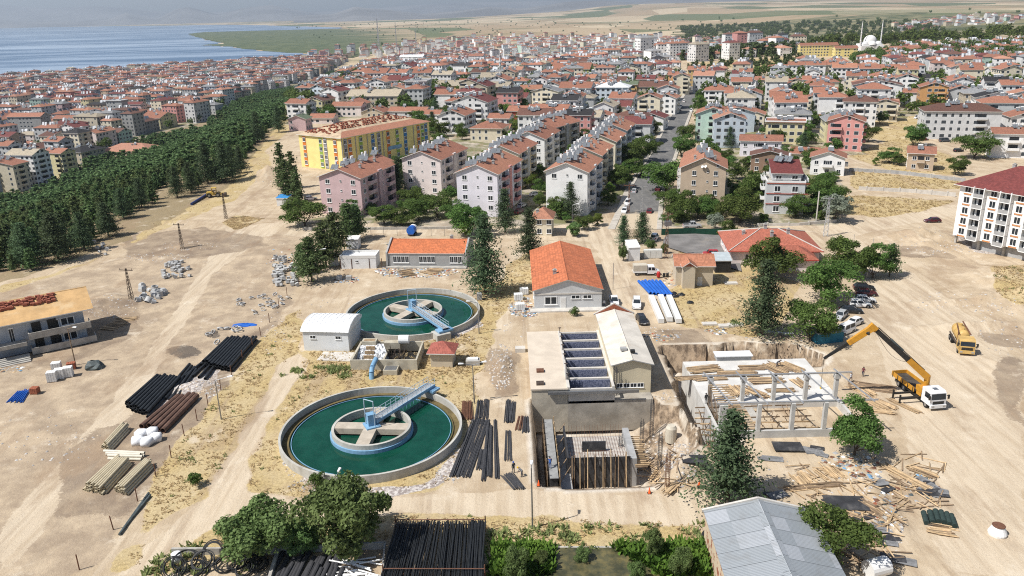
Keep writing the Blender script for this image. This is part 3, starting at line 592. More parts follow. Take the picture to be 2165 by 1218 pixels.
for k, (x, y, wl, tr_, lb) in enumerate(((30, 257.5, 'cream', 'cream', 'cream apartment block, second in the row along the street'), (38.5, 286.5, 'cream', 'white', 'cream apartment block, third in the row along the street'), (46.5, 315, 'pale grey', 'white', 'pale grey apartment block, last in the row along the street'))):
    block(lb, 0, 0, 0, 12.5 - k * .3, wl, 'orange red', tr_, ang=r4, loc=from_fr(x, y, r4, w4), w=w4, d=20, gw=False)
for k, (x, y, wl, tr_, lb) in enumerate(((3.3, 265, 'cream', 'pale grey', 'cream apartment block behind the white pink-trimmed block'), (13.5, 297, 'white', 'white', 'white gabled apartment block with cluttered roof, deeper in the left row'))):
    block(lb, 0, 0, 0, 12.5 - k * .3, wl, 'red', tr_, ang=r3, loc=from_fr(x, y, r3, w3), w=w3, d=22, gw=k == 1)
block('stained bare-cement apartment block behind the left row', (1125, 263), (1171, 270), (1192, 255), 12, 'weathered grey', 'red', 'grey', gw=False)
# ---- yellow school with stripped roof
p0, p1 = W(634, 283, 13), W(720, 292, 13); rzS = atan2(p1.y - p0.y, p1.x - p0.x); q = W(900, 256, 13); rzS = (rzS + atan2(q.y - p1.y, q.x - p1.x) - pi / 2) / 2
wS = (p1 - p0).length; dS = (q - p1).length; lS = (p1.x - wS * cos(rzS), p1.y - wS * sin(rzS), 0)
sch = house('school', 'yellow four-storey school with coloured window strips and half-stripped tile roof', 'school', lS, rzS, wS, dS, 13, 'hip', 3.4, .7, wallm('yellow'), mat('roof boards', (.52, .40, .27), .9, .25, .5, stain=((.3, .15, .1), .5)), base=3)
stripc = [mat(n, c, .7, .08, 1) for n, c in (('orange panel', (.62, .19, .035)), ('green panel', (.26, .40, .07)), ('grey panel', (.27, .26, .28)), ('blue panel', (.035, .17, .40)))]
for f, L, pos in (('f', wS, [(.13, 0), (.52, 1), (.63, 2), (.86, 0)]), ('r', dS, [(.04, 2), (.085, 0), (.2, 1), (.33, 3), (.395, 2), (.5, 0), (.605, 1), (.70, 3), (.86, 0), (.91, 1), (.955, 3)])):
    for s, k in pos:
        x, y = FACE[f][1](wS, dS, L * s); a = FACE[f][0]
        put('colour_strip', MB().box(-.95, .95, -.1, 0, .4, 12.3).mesh('colour_strip', stripc[k]), sch, (x, y, 0), a)
        for z in FL(4, 1.9, 3.05): put('window', WIN, sch, (x + .1 * sin(a), y - .1 * cos(a), z), a, (1.5, 1, 1.6))
for s in (.005, .145, .27, .44, .80): put('downpipe', MB().tube((0, -.15, 0), (0, -.15, 12.8), .16, n=6).mesh('downpipe', M['conc_grey']), sch, (wS, dS * s, 0), pi / 2)
put('sign_panel', MB().box(-4, 4, -.2, -.05, -.7, .7, 0).lathe([(0, 0), (.5, 0)], n=12).mesh('sign_panel', M['bluepaint']), sch, (wS, dS * .57, 5.2), pi / 2)
te = roofm('orange red')
b = MB(); n = 1.0
b.add([(wS + .75, -.6, 13.0), (wS + .75, dS + .7, 13.0), (wS - 4.5, dS - 5, 14.48), (wS - 4.5, 5, 14.48)], [[0, 1, 2, 3]])
b.build('tile_strip', te, sch)
tsm = mat('loose clay tiles', (.30, .10, .06), .9, .35, 3.); ts_ = MB().box(-.38, .38, -.36, .34, -.1, .34).mesh('tile_stack', tsm); tb = MB(); spots = []
for k in range(11):
    for j in range(46):
        if rnd.random() < .75:
            x = wS * .1 + k * wS * .062; y = 2 + j * (dS - 4) / 46 + rnd.uniform(-.4, .4); z = rz_at(wS, dS, 13, 'hip', 3.4, x, y) + .25
            spots.append((x, y, z))
spots.sort(key=lambda q: q[1] - q[0] * .3)
for x, y, z in spots[:95]: put('tile_stack', ts_, sch, (x, y, z), rnd.uniform(-.2, .2), (1, 1, rnd.uniform(.6, 1.3)))
for x, y, z in spots[95:]: tb.box(x - .35, x + .35, y - .35, y + .3, z - .1, z + rnd.uniform(.15, .45))
tag(tb.build('roof_tiles', tsm, sch), kind='stuff')
# ---- new apartment building on the right
p0, p1 = W(2040, 388, 14), W(2200, 415, 14); rzN = atan2(p1.y - p0.y, p1.x - p0.x); wN = 27.; dN = 17.
pb_ = W(2014, 497, 2.5); lN = (pb_.x, pb_.y, 0)
nb = house('apartment_building', 'new white five-storey apartment building with maroon roof and orange panels', 'apartment block', (lN[0], lN[1], 0), rzN, wN, dN, 15.6, 'hip', 4.2, 1.1, wallm('white'), tilemat('maroon sheet', (.17, .045, .04), .4, .4), base=-2.6, chim=[(7, 9), (12, 6), (14, 9), (20, 8)])
orp = mat('orange panel paint', (.55, .24, .09), .7, .05, 1)
for i in range(5):
    z = 2.6 + 2.6 * i
    for j, x in enumerate((2.0, 8.2, 14.3, 20.5)):
        put('window', WIN, nb, (x, 0, z + 1.35), 0, (1.5, 1, 1.7)); put('panel', MB().box(x - .9, x + .9, -.12, 0, z + .05, z + .42).mesh('panel', orp), nb)
        put('loggia', MB().box(x + 2.0, x + 4.4, -1.2, 0, z - .18, z).box(x + 2.0, x + 4.4, -1.2, -1.14, z + .85, z + .9, 1).box(x + 1.85, x + 2.05, -1.2, 0, z, z + 2.42).box(x + 4.35, x + 4.55, -1.2, 0, z, z + 2.42).quad((x + 2.1, -.03, z), (x + 4.3, -.03, z), (x + 4.3, -.03, z + 2.3), (x + 2.1, -.03, z + 2.3), 2).box(x + 2.4, x + 2.9, -.06, -.03, z, z + 2.3).add([(x + 2.05, -1.17, z), (x + 4.35, -1.17, z), (x + 4.35, -1.17, z + .85), (x + 2.05, -1.17, z + .85)], [[0, 1, 2, 3]], 1).mesh('loggia', [M['white'], M['conc_grey'], M['glass']]), nb)
    for y in (4, 10): put('window', WIN, nb, (0, y, z + 1.4), -pi / 2, (1.4, 1, 1.5)); put('balcony', balm('white'), nb, (0, y + 2.6, z), -pi / 2, (3, 1, 1))
MB().box(4.5, 26.6, 1.2, 16.5, -1, 2.6).build('ground_floor_wall', M['conc_grey'], nb)
b = MB()
for x in (.3, 6, 12, 18, 24, 26.5):
    for y in (.5, 8, 16): b.box(x, x + .5, y, y + .5, -1, 2.6)
b.build('ground_floor_column', M['conc'], nb)
# ---- houses of the quarter, each read off the photograph: zone, left, right, eave, foot, wall, roof, roof form, turn, depth factor, note
MIDS = '''2 418 552 522 668 pale grey|grey|flat|-8|1.0|blank slab-like tower, tallest left of the hill street
2 340 462 440 490 white|maroon|gy|-17|1.2|
2 460 600 452 486 white|red|gx|-20|.8|
2 228 335 398 452 white|red|gx|-20|1.|on the hill edge by the dry slope
2 82 180 462 548 cream|red|hip|-14|1.|on the hill edge above the pines
2 150 292 482 562 pale pink|red|gx|-14|.9|
2 300 520 520 590 white|maroon|gx|-14|.6|with arched gables
2 50 365 628 705 beige|beige|gx|-12|.5|long, with grey-beige roof and many heaters
2 -2 130 662 735 pale pink|red|gy|-12|1.2|right behind the yellow school
2 135 270 702 750 beige|red|gy|-12|1.|small, behind the yellow school
2 600 785 548 600 ochre|beige|gx|-15|.7|
2 602 757 602 695 white|red|gx|-15|.8|
2 628 792 735 852 white|red|gy|-16|1.3|with dark balconies in the middle of its front
2 708 936 645 795 white|maroon|gy|-17|.9|wide, with loggias under the gable
2 815 935 565 672 beige|maroon|gy|-17|1.4|with blank brown side
2 930 1062 522 622 pale grey|red|gy|-17|1.|
2 1010 1178 618 685 white|maroon|gx|-17|.7|
2 935 1060 712 758 beige|beige|flat|-17|.6|low and flat-roofed
2 1062 1192 700 780 red|red|gx|-17|.9|with white balconies
2 1192 1290 700 765 pale yellow|red|gx|-17|1.|joined to the red house
2 1170 1262 562 632 white|black|gy|-17|1.|
2 1278 1396 555 632 white|red|gy|-17|1.|with a brown band
2 1392 1586 575 688 white|red|gx|-17|.8|
2 1620 1826 575 684 light blue|white|hip|-17|.6|bright, with round windows
2 1778 1880 545 662 ochre|green|gx|-17|.7|
2 1865 2102 570 645 beige|brown|gx|-17|.6|
2 1885 2025 645 772 cream|red|gy|-17|1.|beside the street
6 985 1246 262 412 pale grey|brown|hip|-17|.7|with orange striped corner
6 590 790 262 455 pink|black|gx|-17|.8|with white balcony curtain
2 1340 1580 452 512 lime|red|gx|-14|.8|school-like
2 1660 1752 395 452 mint|red|gx|-15|.8|
2 1440 1627 398 455 white|brown|gx|-15|.5|
2 1272 1432 417 472 cream|red|gx|-15|.6|
2 1200 1300 393 447 white|red|gx|-15|.8|
2 1026 1102 375 452 pale grey|black|gx|-15|.8|
2 815 906 360 418 white|red|gx|-14|.8|
2 628 746 362 432 pale grey|red|gx|-14|.7|six storeys on the hill crest
2 720 800 412 468 pale grey|grey|gx|-14|.8|
2 790 932 445 492 brown|black|gy|-14|.8|
2 660 786 488 525 white|red|gx|-15|.8|
2 1760 1866 458 515 white|white|gy|-15|1.|
2 2080 2166 495 588 orange|red|gx|-15|.8|with stacked balconies by the street
2 1820 1922 398 418 cream|red|gx|-15|.8|
2 365 536 362 402 white|white|gx|-14|.5|industrial hall on the hill edge
2 1022 1142 482 502 cream|red|hip|-15|.9|small mosque hall beside the minaret
2 1500 1600 500 540 white|red|gx|-16|.8|
2 1640 1760 500 545 cream|red|gx|-16|.8|
2 940 1070 770 830 white|red|gx|-17|.8|low, behind the left row
2 540 630 730 800 white|red|gx|-16|.9|small
3 145 340 568 668 white|red|hip|-17|.8|beside the street with crowded heaters
3 364 500 602 698 pale grey|red|gy|-17|1.5|with glazed dark balconies
3 558 706 612 692 pale grey|red|gy|-17|1.2|with dormer balcony
6 1635 1900 242 452 mint|red|gy|-17|1.1|mint-painted front to the street
3 358 516 724 804 cream|red|gy|-20|.9|
7 265 525 258 420 pale yellow|red|flat|-20|.7|with brown ground floor and roof heaters
3 755 905 640 702 cream|red|gy|-22|1.|
3 865 980 612 702 pink|red|gy|-22|1.|
7 585 735 245 305 white|red|gy|-20|1.|small
7 703 940 272 472 pink|red|gy|-24|.9|with red stripes and red balconies
7 815 1035 150 300 white|brown|hip|-22|.9|with orange roof parapets
7 1020 1195 150 260 cream|red|gy|-22|.7|plain
7 890 1210 30 155 white|brown|gy|-20|.6|wide gable with yellow stair strip
7 1195 1335 48 130 white|red|gx|-20|.6|
7 1365 1545 40 175 orange|red|gy|-20|.9|
7 1412 1890 180 390 pale grey|brown|hip|-16|.45|big, with white balcony rows
7 1810 2115 128 318 pale grey|red|hip|-18|.6|six-storey, beside the big brown-roofed one
3 1595 1712 522 582 pink|red|hip|-18|.8|
3 1680 1836 495 584 pink|red|hip|-18|.5|taller middle part
3 550 668 432 480 white|red|gx|-17|.8|
3 676 786 418 484 white|red|gx|-17|.8|
3 786 900 422 514 white|red|gx|-17|.8|
3 897 1008 428 512 cream|red|gx|-17|.8|
3 1010 1120 438 502 white|red|gx|-17|.8|
3 1125 1240 442 512 light blue|red|gx|-17|.8|
3 1245 1365 440 510 white|red|gx|-17|.8|
3 1365 1478 452 552 pale yellow|red|gx|-17|.8|
3 1455 1602 490 552 pale grey|black|gx|-17|.7|
3 1912 2190 452 504 white|red|gx|-10|.3|long school
3 1960 2132 540 592 white|red|gx|-16|.6|
3 2095 2200 545 600 white|maroon|gx|-16|.6|
3 1215 1350 502 552 red|red|gx|-17|.7|
3 1640 1782 355 392 white|red|gx|-14|.5|with red balconies
3 1845 1996 355 398 pale pink|red|gx|-14|.5|
3 2065 2200 362 404 cream|red|gx|-14|.5|
3 1680 1872 326 352 cream|red|gx|-14|.5|
3 1300 1522 308 348 orange|red|hip|-8|.4|long school behind the mosque trees
3 755 978 290 358 yellow|red|gx|-5|.3|long bright school below the mosque
3 975 1106 302 360 yellow|red|gx|-5|.5|short wing below the mosque
3 40 142 458 545 ochre|red|gx|-17|.9|with balconies at the head of the street
3 364 442 470 532 pale grey|red|gx|-17|1.|
3 432 640 500 560 cream|red|gx|-17|.4|
3 600 668 480 545 green|green|gy|-17|.8|
3 665 782 510 575 cream|red|gy|-17|.8|
3 820 926 528 555 white|red|gy|-17|.8|
3 960 1066 512 548 pale pink|red|gy|-17|.8|
7 85 366 402 510 lilac|red|gx|-17|.5|low, by the garden behind the tan block
7 160 412 535 628 brown|brown|gy|-17|.6|dark-roofed villa
7 450 630 470 552 cream|red|gx|-24|.8|in the gardens
7 588 815 545 645 white|red|gy|-22|.9|double-pitched, beside the stone wall
7 1282 1450 505 612 tan|red|gx|-24|.9|standing alone in the field
7 1890 2150 385 522 white|red|gx|-18|.4|
5 200 332 215 292 mauve|green|gy|-10|.9|with arched windows beside the pines
5 365 548 175 235 pale pink|red|gx|-10|.6|
5 545 776 90 178 pale pink|red|gx|-12|.5|
5 1265 1400 180 240 white|red|gx|-16|.8|
5 1000 1290 130 180 pale grey|red|gx|-16|.4|
5 1800 1960 265 330 white|red|gx|-16|.6|behind the pale pink block
8 80 300 1130 1206 white|red|gx|-8|.7|near the pine slope
8 455 690 1168 1225 white|red|gx|-8|.7|near the pine slope, second
8 695 872 1155 1222 cream|red|gx|-8|.7|small, near the pine slope
8 450 642 1012 1056 red|red|gx|-8|.7|
8 150 460 805 1040 grey|red|gx|-8|.4|
8 615 962 815 975 tan|red|gx|-12|.3|with brown middle strip
8 945 1190 775 935 pale grey|red|gy|-12|.5|with dark gable
8 1190 1340 660 885 grey|grey|flat|-12|.5|
8 1340 1530 660 840 mauve|maroon|gx|-12|.4|
8 1780 2080 622 760 white|red|gx|-14|.3|long, above the pale yellow school
8 1525 1720 830 930 pale yellow|red|gx|-12|1.8|long school at the edge of the pines
8 1085 1575 1172 1225 beige|pale red|hip|-8|.6|low and broad among the pines
8 1590 1745 590 690 yellow|red|gx|-12|.5|
8 500 642 862 955 light blue|red|gx|-8|.6|
8 0 160 892 985 grey|red|gx|-8|.6|
8 -60 160 1000 1070 pale grey|grey|flat|-8|.5|
8 640 830 690 760 grey|brown|gx|-8|.5|
8 1190 1440 560 640 mauve|maroon|gx|-12|.4|long low-roofed
8 430 530 605 670 light blue|red|gx|-8|.6|
4 -20 60 300 400 cream|red|gx|-8|.6|at the foot of the pine slope
4 140 280 215 335 white|red|gx|-8|.7|three-storey, at the foot of the pine slope
'''
NAMES = {1: 'one-storey', 2: 'two-storey', 3: 'three-storey', 4: 'four-storey', 5: 'five-storey', 6: 'six-storey', 7: 'seven-storey'}
rows = []
for L in MIDS.strip().split('\n'):
    a, rf, kd, yaw, df, note = L.split('|'); z, x0, x1, ye, yb, wl = a.split(' ', 5)
    k = int(z); u0, v0 = Z(k, float(x0), float(yb)); u1, _ = Z(k, float(x1), float(yb)); _, ve = Z(k, 0, float(ye)); rows.append((u0, u1, ve, v0, wl, rf, kd, float(yaw), float(df), note))
LABN = {}
def uniq(lb, u, key='house'):
    LABN.setdefault(lb, []).append(u); return lb
def auto_house(loc, rz, w, d, nst, wl, rf, kd, label, group, dist, heat=None, base=3.0, detail=1):
    h = nst * 2.9 + .4; near = dist < 345
    wm = wallm(wl) if near else wallw(wl); rise = min(w, d) * .17 + .3 if kd != 'flat' else 0
    wins, balc = [], []
    if near:
        zs = FL(nst)
        for f, L in (('f', w), ('r', d), ('l', d)):
            n = max(2, int(L / 3.4)); wins.append((f, lin(n, L), zs, 1.35, 1.4))
        if detail and nst > 1: balc = [('f', [w * .5], [z - 1.35 for z in zs[1:]], min(4, w * .3), wl), ('r', [d * .4], [z - 1.35 for z in zs[1:]], min(3.6, d * .3), wl)]
    elif detail and nst > 2 and dist < 620: balc = [('f', [w * rnd.choice((.25, .5, .75))], [2.95 + 2.9 * i for i in range(nst - 1)], min(4, w * .33), wl), ('r', [d * .5], [2.95 + 2.9 * i for i in range(nst - 1)], 3, wl)]
    nh = heat if heat is not None else (min(8, int(w * d / 30)) if dist < 420 else min(6, int(w * d / 42))) if nst > 2 else 1
    if dist > 700: nh = min(nh, 2)
    ht = [(w * rnd.uniform(.3, .7), d * rnd.uniform(.15, .85)) for _ in range(nh)]; ch = [(w * rnd.uniform(.35, .65), d * rnd.uniform(.2, .8)) for _ in range(1 + (nst > 2) * (dist < 520))]
    return house('apartment_house' if nst > 2 else 'house', label, 'house', loc, rz, w, d, h, kd, rise, .6, wm, mat('grey felt roof', (.2, .2, .2), .9, .2, .4) if rf == 'grey' and kd == 'flat' else roofm(rf), wallm('white') if kd == 'flat' else M['offwhite'], wins, balc, ht, ch, group=group, base=base, heatm=rnd.choice((HEAT, HEAT2)))
MH = []
for (u0, u1, ve, vb, wl, rf, kd, yaw, df, note) in rows:
    p = G((u0 + u1) / 2, vb); zz = depth(p); ds = hypot(p.x, p.y); w = max(7, (u1 - u0) / F * zz / max(.8, cos(R(yaw) + atan2(p.x, p.y)))); w = min(w, 60)
    nst = max(1, min(7, round(((vb - ve) / F * zz / .95 - .3) / 2.9))); d = min(max(8, w * df), 24)
    rz = R(yaw); loc = (p.x - cos(rz) * w / 2, p.y - sin(rz) * w / 2, p.z)
    lb = f"{wl} {NAMES[nst]} house with {rf} {'flat ' if kd == 'flat' else ''}roof"
    if note: lb = f"{wl} {NAMES[nst]} house with {rf} roof, {note}" if len(note.split()) < 9 else f"{wl} house, {note}"
    MH.append([lb, u0, loc, rz, w, d, nst, wl, rf, kd, ds])
byl = {}
for m in MH: byl.setdefault(m[0], []).append(m)
ORD = ['leftmost', 'second from left', 'third from left', 'fourth from left', 'fifth from left', 'sixth from left', 'seventh from left', 'eighth from left', 'ninth from left', 'tenth from left', 'eleventh from left', 'twelfth from left', 'thirteenth from left', 'fourteenth from left', 'fifteenth from left', 'sixteenth from left']
for lb, ms in byl.items():
    ms.sort(key=lambda m: m[1])
    for i, m in enumerate(ms):
        m[0] = lb if len(ms) == 1 else f"{lb}, {(ORD[:len(ms) - 1] + ['rightmost'])[i] } of those alike"
for (lb, u0, loc, rz, w, d, nst, wl, rf, kd, ds) in MH: auto_house(loc, rz, w, d, nst, wl, rf, kd, lb, 'houses of the quarter beyond the works', ds, base=6)
# ---- tan block, white maroon house, row behind: beside the street's right side
loc, rz, w = fr((1440, 352), (1533, 358), 12.5); rz = R(-14)
tb_ = house('apartment_block', 'tan four-storey block with crumbling plaster and open attic, beside the street', 'apartment block', loc, rz, w, 15, 12.2, 'gy', 3.0, .6, wallm('tan'), roofm('orange red'), None, [('f', [w * .3, w * .78], FL(4, 1.9, 2.9), 1.2, 1.45), ('f', [w * .6], FL(4, 2.4, 2.9), .55, .55), ('l', lin(4, 15), FL(4, 1.9), 1.3, 1.4), ('f', [w * .82], [12.9], .9, .8)], [('l', [5, 10], FL(4, .5), 3.2, 'offwhite')], [(w * .62, 3), (w * .6, 6), (w * .45, 9)], [(w * .3, 3), (w * .75, 5), (w * .5, 11)], [('f', w * .48, 12.6), ('f', w * .55, 12.7)], base=3)
house('apartment_block', 'tan block with orange tiled roof hidden behind the crumbling one', 'apartment block', (loc[0] + 4.5, loc[1] + 17, 0), rz, w - 2, 14, 11.2, 'gy', 2.6, .6, wallm('tan'), roofm('orange red'), None, [('l', lin(4, 14), FL(4), 1.3, 1.4)], (), [(5, 4), (6, 8)], [(4, 6)], base=3)
p = G(1617, 452); q = G(1697, 454); rz = atan2(q.y - p.y, q.x - p.x) * .5 + R(-6); w = (q - p).length
wh = house('apartment_house', 'white four-storey villa with maroon bands, stepped parapets and side balconies', 'house', (p.x, p.y, 0), rz, w, 13, 9.0, 'flat', 0, .1, wallm('pale grey'), M['conc'], wallm('white'), [('f', [w * .28, w * .74], [1.6, 4.5, 7.4], 1.7, 1.75)], [('r', [5], [.6, 3.2, 6.1, 9.0], 5, 'white'), ('l', [6], [3.2, 6.1, 9.0], 4.5, 'white'), ], [], [], [], base=2)
put('attic', MB().box(1.4, w - 1.2, .8, 11, 9.7, 11.6).mesh('attic', wallm('pale grey')), wh); put('attic_roof', roof_mesh(w - 2.2, 10.6, 11.6, 'shed', 2.2, .3, tilemat('maroon sheet', (.17, .045, .04)), M['offwhite']), wh, (1.2, .6, 0))
for x in (w * .3, w * .72): put('window', WIN, wh, (x, .8, 10.6), 0, (1.7, 1, 1.0))
for z in (3.0, 6.0, 9.0): put('band', MB().box(-.06, w + 1.2, -.16, -.01, z - .12, z + .12).mesh('band', wallm('red')), wh)
for x in (w * .35, w * .6): put('solar_heater', HEAT, wh, (x, 9, 13.6), R(-30), (1.2, 1.2, 1.2))
# ------------------------------------------------------------------ the street, the parking lot
def S(u, v, dz=0.0):
    """point of the photograph on the works' own ground, humps and all"""
    z = 0.0
    for _ in range(6): p = W(u, v, z); z = gz(p.x, p.y)
    return Vector((p.x, p.y, z + dz))
def strip(name, L, Rr, z, m, kind='structure'):
    V = []; f = []
    for (a, b) in zip(L, Rr): p, q = G(*a), G(*b); V += [(p.x, p.y, T1(p.x, p.y) + z), (q.x, q.y, T1(q.x, q.y) + z)]
    n = len(L)
    me = bpy.data.meshes.new(name); me.from_pydata(V, [], [[2 * i, 2 * i + 1, 2 * i + 3, 2 * i + 2] for i in range(n - 1)]); me.materials.append(m); return tag(put(name, me), kind=kind)
t = NT('street asphalt'); n1 = t.noise(.25, 6, rough=.7); n2 = t.noise(.9, 4, co=t.mapping(R(-16), (1, .08, 1)))
col = t.mix(t.ramp(n1, .35, .7), (.12, .118, .115), (.17, .165, .158)); col = t.mix(t.math('MULTIPLY', t.ramp(n2, .5, .7), .5), col, (.22, .21, .19)); sy = t.n('SeparateXYZ'); t.l.new(t.obj(), sy.inputs[0]); col = t.mix(t.ramp(t.math('ADD', t.math('SUBTRACT', 232, sy.outputs[1]), t.math('MULTIPLY_ADD', n1, 22, -11)), 0, 4), col, (.50, .41, .29)); M['street'] = t.out(col, .9)
SL = [(1300, 486), (1316, 450), (1335, 400), (1352, 370), (1376, 330), (1398, 290), (1420, 246), (1440, 215), (1451, 198), (1462, 180), (1468, 170)]
SR = [(1388, 486), (1391, 450), (1396, 410), (1405, 375), (1423, 335), (1438, 290), (1455, 246), (1467, 215), (1474, 198), (1482, 180), (1487, 170)]
strip('street', SL, SR, .10, M['street'])
kerbm = mat('kerb paving', (.46, .42, .36), .9, .2, .6)
for sg, E_ in ((-1, SL), (1, SR)):
    b = MB(); P = [G(*a) for a in E_[:-1]]
    for p, q in zip(P, P[1:]):
        d = (q - p).normalized(); n = Vector((d.y, -d.x, 0)) * sg * (2.0 if sg < 0 else 1.4)
        b.add([p, q, q + n, p + n, *(x + Vector((0, 0, .24)) for x in (p, q, q + n, p + n))], [[4, 5, 6, 7] if sg < 0 else [7, 6, 5, 4], [0, 1, 5, 4], [2, 3, 7, 6], [1, 2, 6, 5], [3, 0, 4, 7]])
    tag(b.build('pavement', kerbm), kind='structure')
strip('parking_lot', [(1400, 520), (1405, 503), (1420, 492)], [(1568, 575), (1556, 522), (1545, 500)], .16, M['asphalt'])
# ------------------------------------------------------------------ the two round settling tanks
tankwall = mat('tank wall concrete', (.46, .445, .40), .9, .16, .5, stain=((.27, .25, .21), .55))
t = NT('tank water'); M['twater'] = t.out(t.mix(t.ramp(t.noise(.25, 4, rough=.7), .3, .7), (.003, .042, .026), (.007, .066, .042)), .08); t.b.inputs['Specular IOR Level'].default_value = .22; t.bump(t.noise(1.5, 3), .06, .05)
algae = mat('algae stained concrete', (.15, .115, .05), .9, .35, .5, stain=((.09, .07, .03), .6))
def railing(b, p, q, h, n, r=.03, m=0):
    p, q = Vector(p), Vector(q); up = Vector((0, 0, 1))
    for k in (h, h * .5): b.tube(p + up * k, q + up * k, r, n=4, m=m)
    for i in range(n + 1): x = p.lerp(q, i / n); b.tube(x, x + up * h, r, n=4, m=m)
def clarifier(label, c, r, ang, pier, cab):
    t = thing('settling_tank', label, 'water tank', (c[0], c[1], 0)); N = 96; h = 1.28
    MB().lathe([(r - .34, -1.2), (r, -1.2), (r, h), (r - .34, h), (r - .34, -1)][1:], n=N).build('wall', tankwall, t)
    MB().lathe([(r - 1.4, .20), (r - .345, .20)], n=N).lathe([(r - 1.4, -.3), (r - 1.4, .42), (r - 1.27, .42), (r - 1.27, .2)], n=N).build('overflow_trough', algae, t)
    MB().lathe([(r - 1.72, .25), (r - 1.72, .36), (r - 1.64, .36), (r - 1.64, .25)], n=N).build('weir_plate', M['bluepaint'], t)
    MB().lathe([(0, .22), (r - 1.37, .22)], n=N).build('water', M['twater'], t)
    ri = r * .437
    MB().lathe([(ri - .38, .0), (ri - .38, 1.45), (ri, 1.45), (ri, .1)], n=64).build('inner_ring', tankwall, t)
    MB().lathe([(ri + .02, .22), (ri + .25, .22), (ri + .25, .75), (ri + .02, .75)], n=64).build('blue_skirt', M['bluepaint'], t)
    cm = mat('tan deck concrete', (.47, .41, .33), .9, .15, .7, stain=((.3, .25, .19), .4))  # tan concrete with brown blotches for the beams and hub slab
    for k in range(4):
        a = ang + R(28) + k * pi / 2
        MB().box(.9, ri - .37, -.95, .95, .5, 1.40).build('cross_beam', cm, t, rz=a)
    MB().box(-.96, .96, -.96, .96, .5, 1.395).build('hub_slab', cm, t, rz=ang + R(28))
    br = put('bridge', None, t, (0, 0, 0), ang); L = r + 1.0; z0 = 2.15
    b = MB().box(.5, L, -.62, .62, z0 - .06, z0, 0)
    for s in (-.66, .66): b.box(.4, L, s - .05, s + .05, z0 - .42, z0 + .06, 1)
    b.build('deck', [mat('walkway grating', (.42, .44, .45), .6, .2, 6, metal=.3), M['bluepaint']], br)
    b = MB()
    for s in (-.66, .66): railing(b, (.6, s, z0), (L, s, z0), 1.05, 12, .035)
    for k in range(8): b.tube((1 + k * 1.5, .64, z0 - .9), (1.2 + k * 1.5, .64, z0), .035, n=4)
    b.build('railing', mat('painted railing', (.38, .48, .56), .5, .1, 2), br)
    MB().box(L - 1.6, L + .2, -1.5, 1.5, z0 - .75, z0 - .4).box(L - 1.5, L - 1.1, -1.4, -1.1, 1.5, z0 - .7).box(L - 1.5, L - 1.1, 1.1, 1.4, 1.5, z0 - .7).build('end_carriage', M['bluepaint'], br)
    b = MB()
    for k in range(7): b.tube((ri + 1 + k * .85, .5, .1), (ri + 1 + k * .85, .5, z0 - .1), .05, n=5)
    b.build('scraper_arm', M['bluepaint'], br)
    cb = put('control_cabinet', MB().box(-.55, .55, -.5, .5, 1.5, 3.35).box(-.62, .62, -.56, .56, 3.35, 3.42).mesh('control_cabinet', M['bluepaint']), t, (0, 0, 0), ang + cab)
    put('base_plate', MB().box(-1.1, 1.0, -1.1, 1.1, 1.40, 1.62).mesh('base_plate', M['bluepaint']), t, (0, 0, 0), ang + cab)
    b = MB()
    for s in (-1, 1): b.tube((s * .85, .2, 1.5), (s * .85, .2, 5.6), .07, n=6)
    b.tube((-.85, .2, 5.6), (.85, .2, 5.6), .07, n=6); b.build('lifting_frame', mat('painted railing', 0), t, rz=cab)
    MB().box(r - .9, r + 1.9, -1.5, 1.3, -1, h + .05).build('bridge_pier', tankwall, t, rz=ang - .05) if pier else None
    return t
def ctr(l, rt, tp, bt, h):
    a, b, c, d = W(*l, h), W(*rt, h), W(*tp, h), W(*bt, h); return ((a.x + b.x) / 2, (c.y + d.y) / 2), ((b - a).length + (d - c).length) / 4
C1, r1 = ctr((598, 908), (971, 885), (790, 812), (775, 1006), 1.55); C2, r2 = ctr((735, 662), (1008, 648), (873, 605), (868, 709), 1.55)
e1 = W(905, 815, 2.2); e2 = W(932, 686, 2.2)
clarifier('round settling tank with green water nearest the access road, walkway pointing away', C1, r1, atan2(e1.y - C1[1], e1.x - C1[0]), False, R(150))
clarifier('round settling tank with green water behind the cascade, walkway pointing towards the kiosk', C2, r2, atan2(e2.y - C2[1], e2.x - C2[0]), True, R(190))
print('tanks', C1, r1, C2, r2)
def box_at(a, b, h): return fr(a, b, h)
# ---- grey rendered building with orange roof
loc, rz, w = fr((822, 565), (985, 563)); rz = R(-6)
g = house('plant_building', 'grey rendered single-storey building with bright orange tile roof and gable parapets', 'building', (loc[0], loc[1], 0), rz, w, 11.2, 3.4, 'gx', 1.9, .15, wallm('grey'), tilemat('bright orange tiles', (.55, .17, .07), .3, .42, 0), None, [], (), (), [(w * .78, 6.5)], base=1)
for x0, k in ((.06, 4), (.40, 4), (.80, 3)):
    for i in range(k): put('window', WIN, g, (w * x0 + .55 + i * .98, 0, 2.0), 0, (.95, 1, 1.7))
for x in (-.45, w + .05): put('gable_parapet', MB().add([(x, -.3, -.5), (x + .4, -.3, -.5), (x + .4, 11.5, -.5), (x, 11.5, -.5), (x, -.3, 3.8), (x + .4, -.3, 3.8), (x + .4, 11.5, 3.8), (x, 11.5, 3.8), (x, 5.6, 5.9), (x + .4, 5.6, 5.9)], [[0, 1, 5, 4], [3, 0, 4, 8, 7], [1, 2, 6, 9, 5], [2, 3, 7, 6], [4, 5, 9, 8], [8, 9, 6, 7]]).mesh('gable_parapet', M['conc_grey']), g)
put('plinth', MB().box(-.4, w + .4, -1.2, -.01, -.5, .35).mesh('plinth', M['conc']), g)
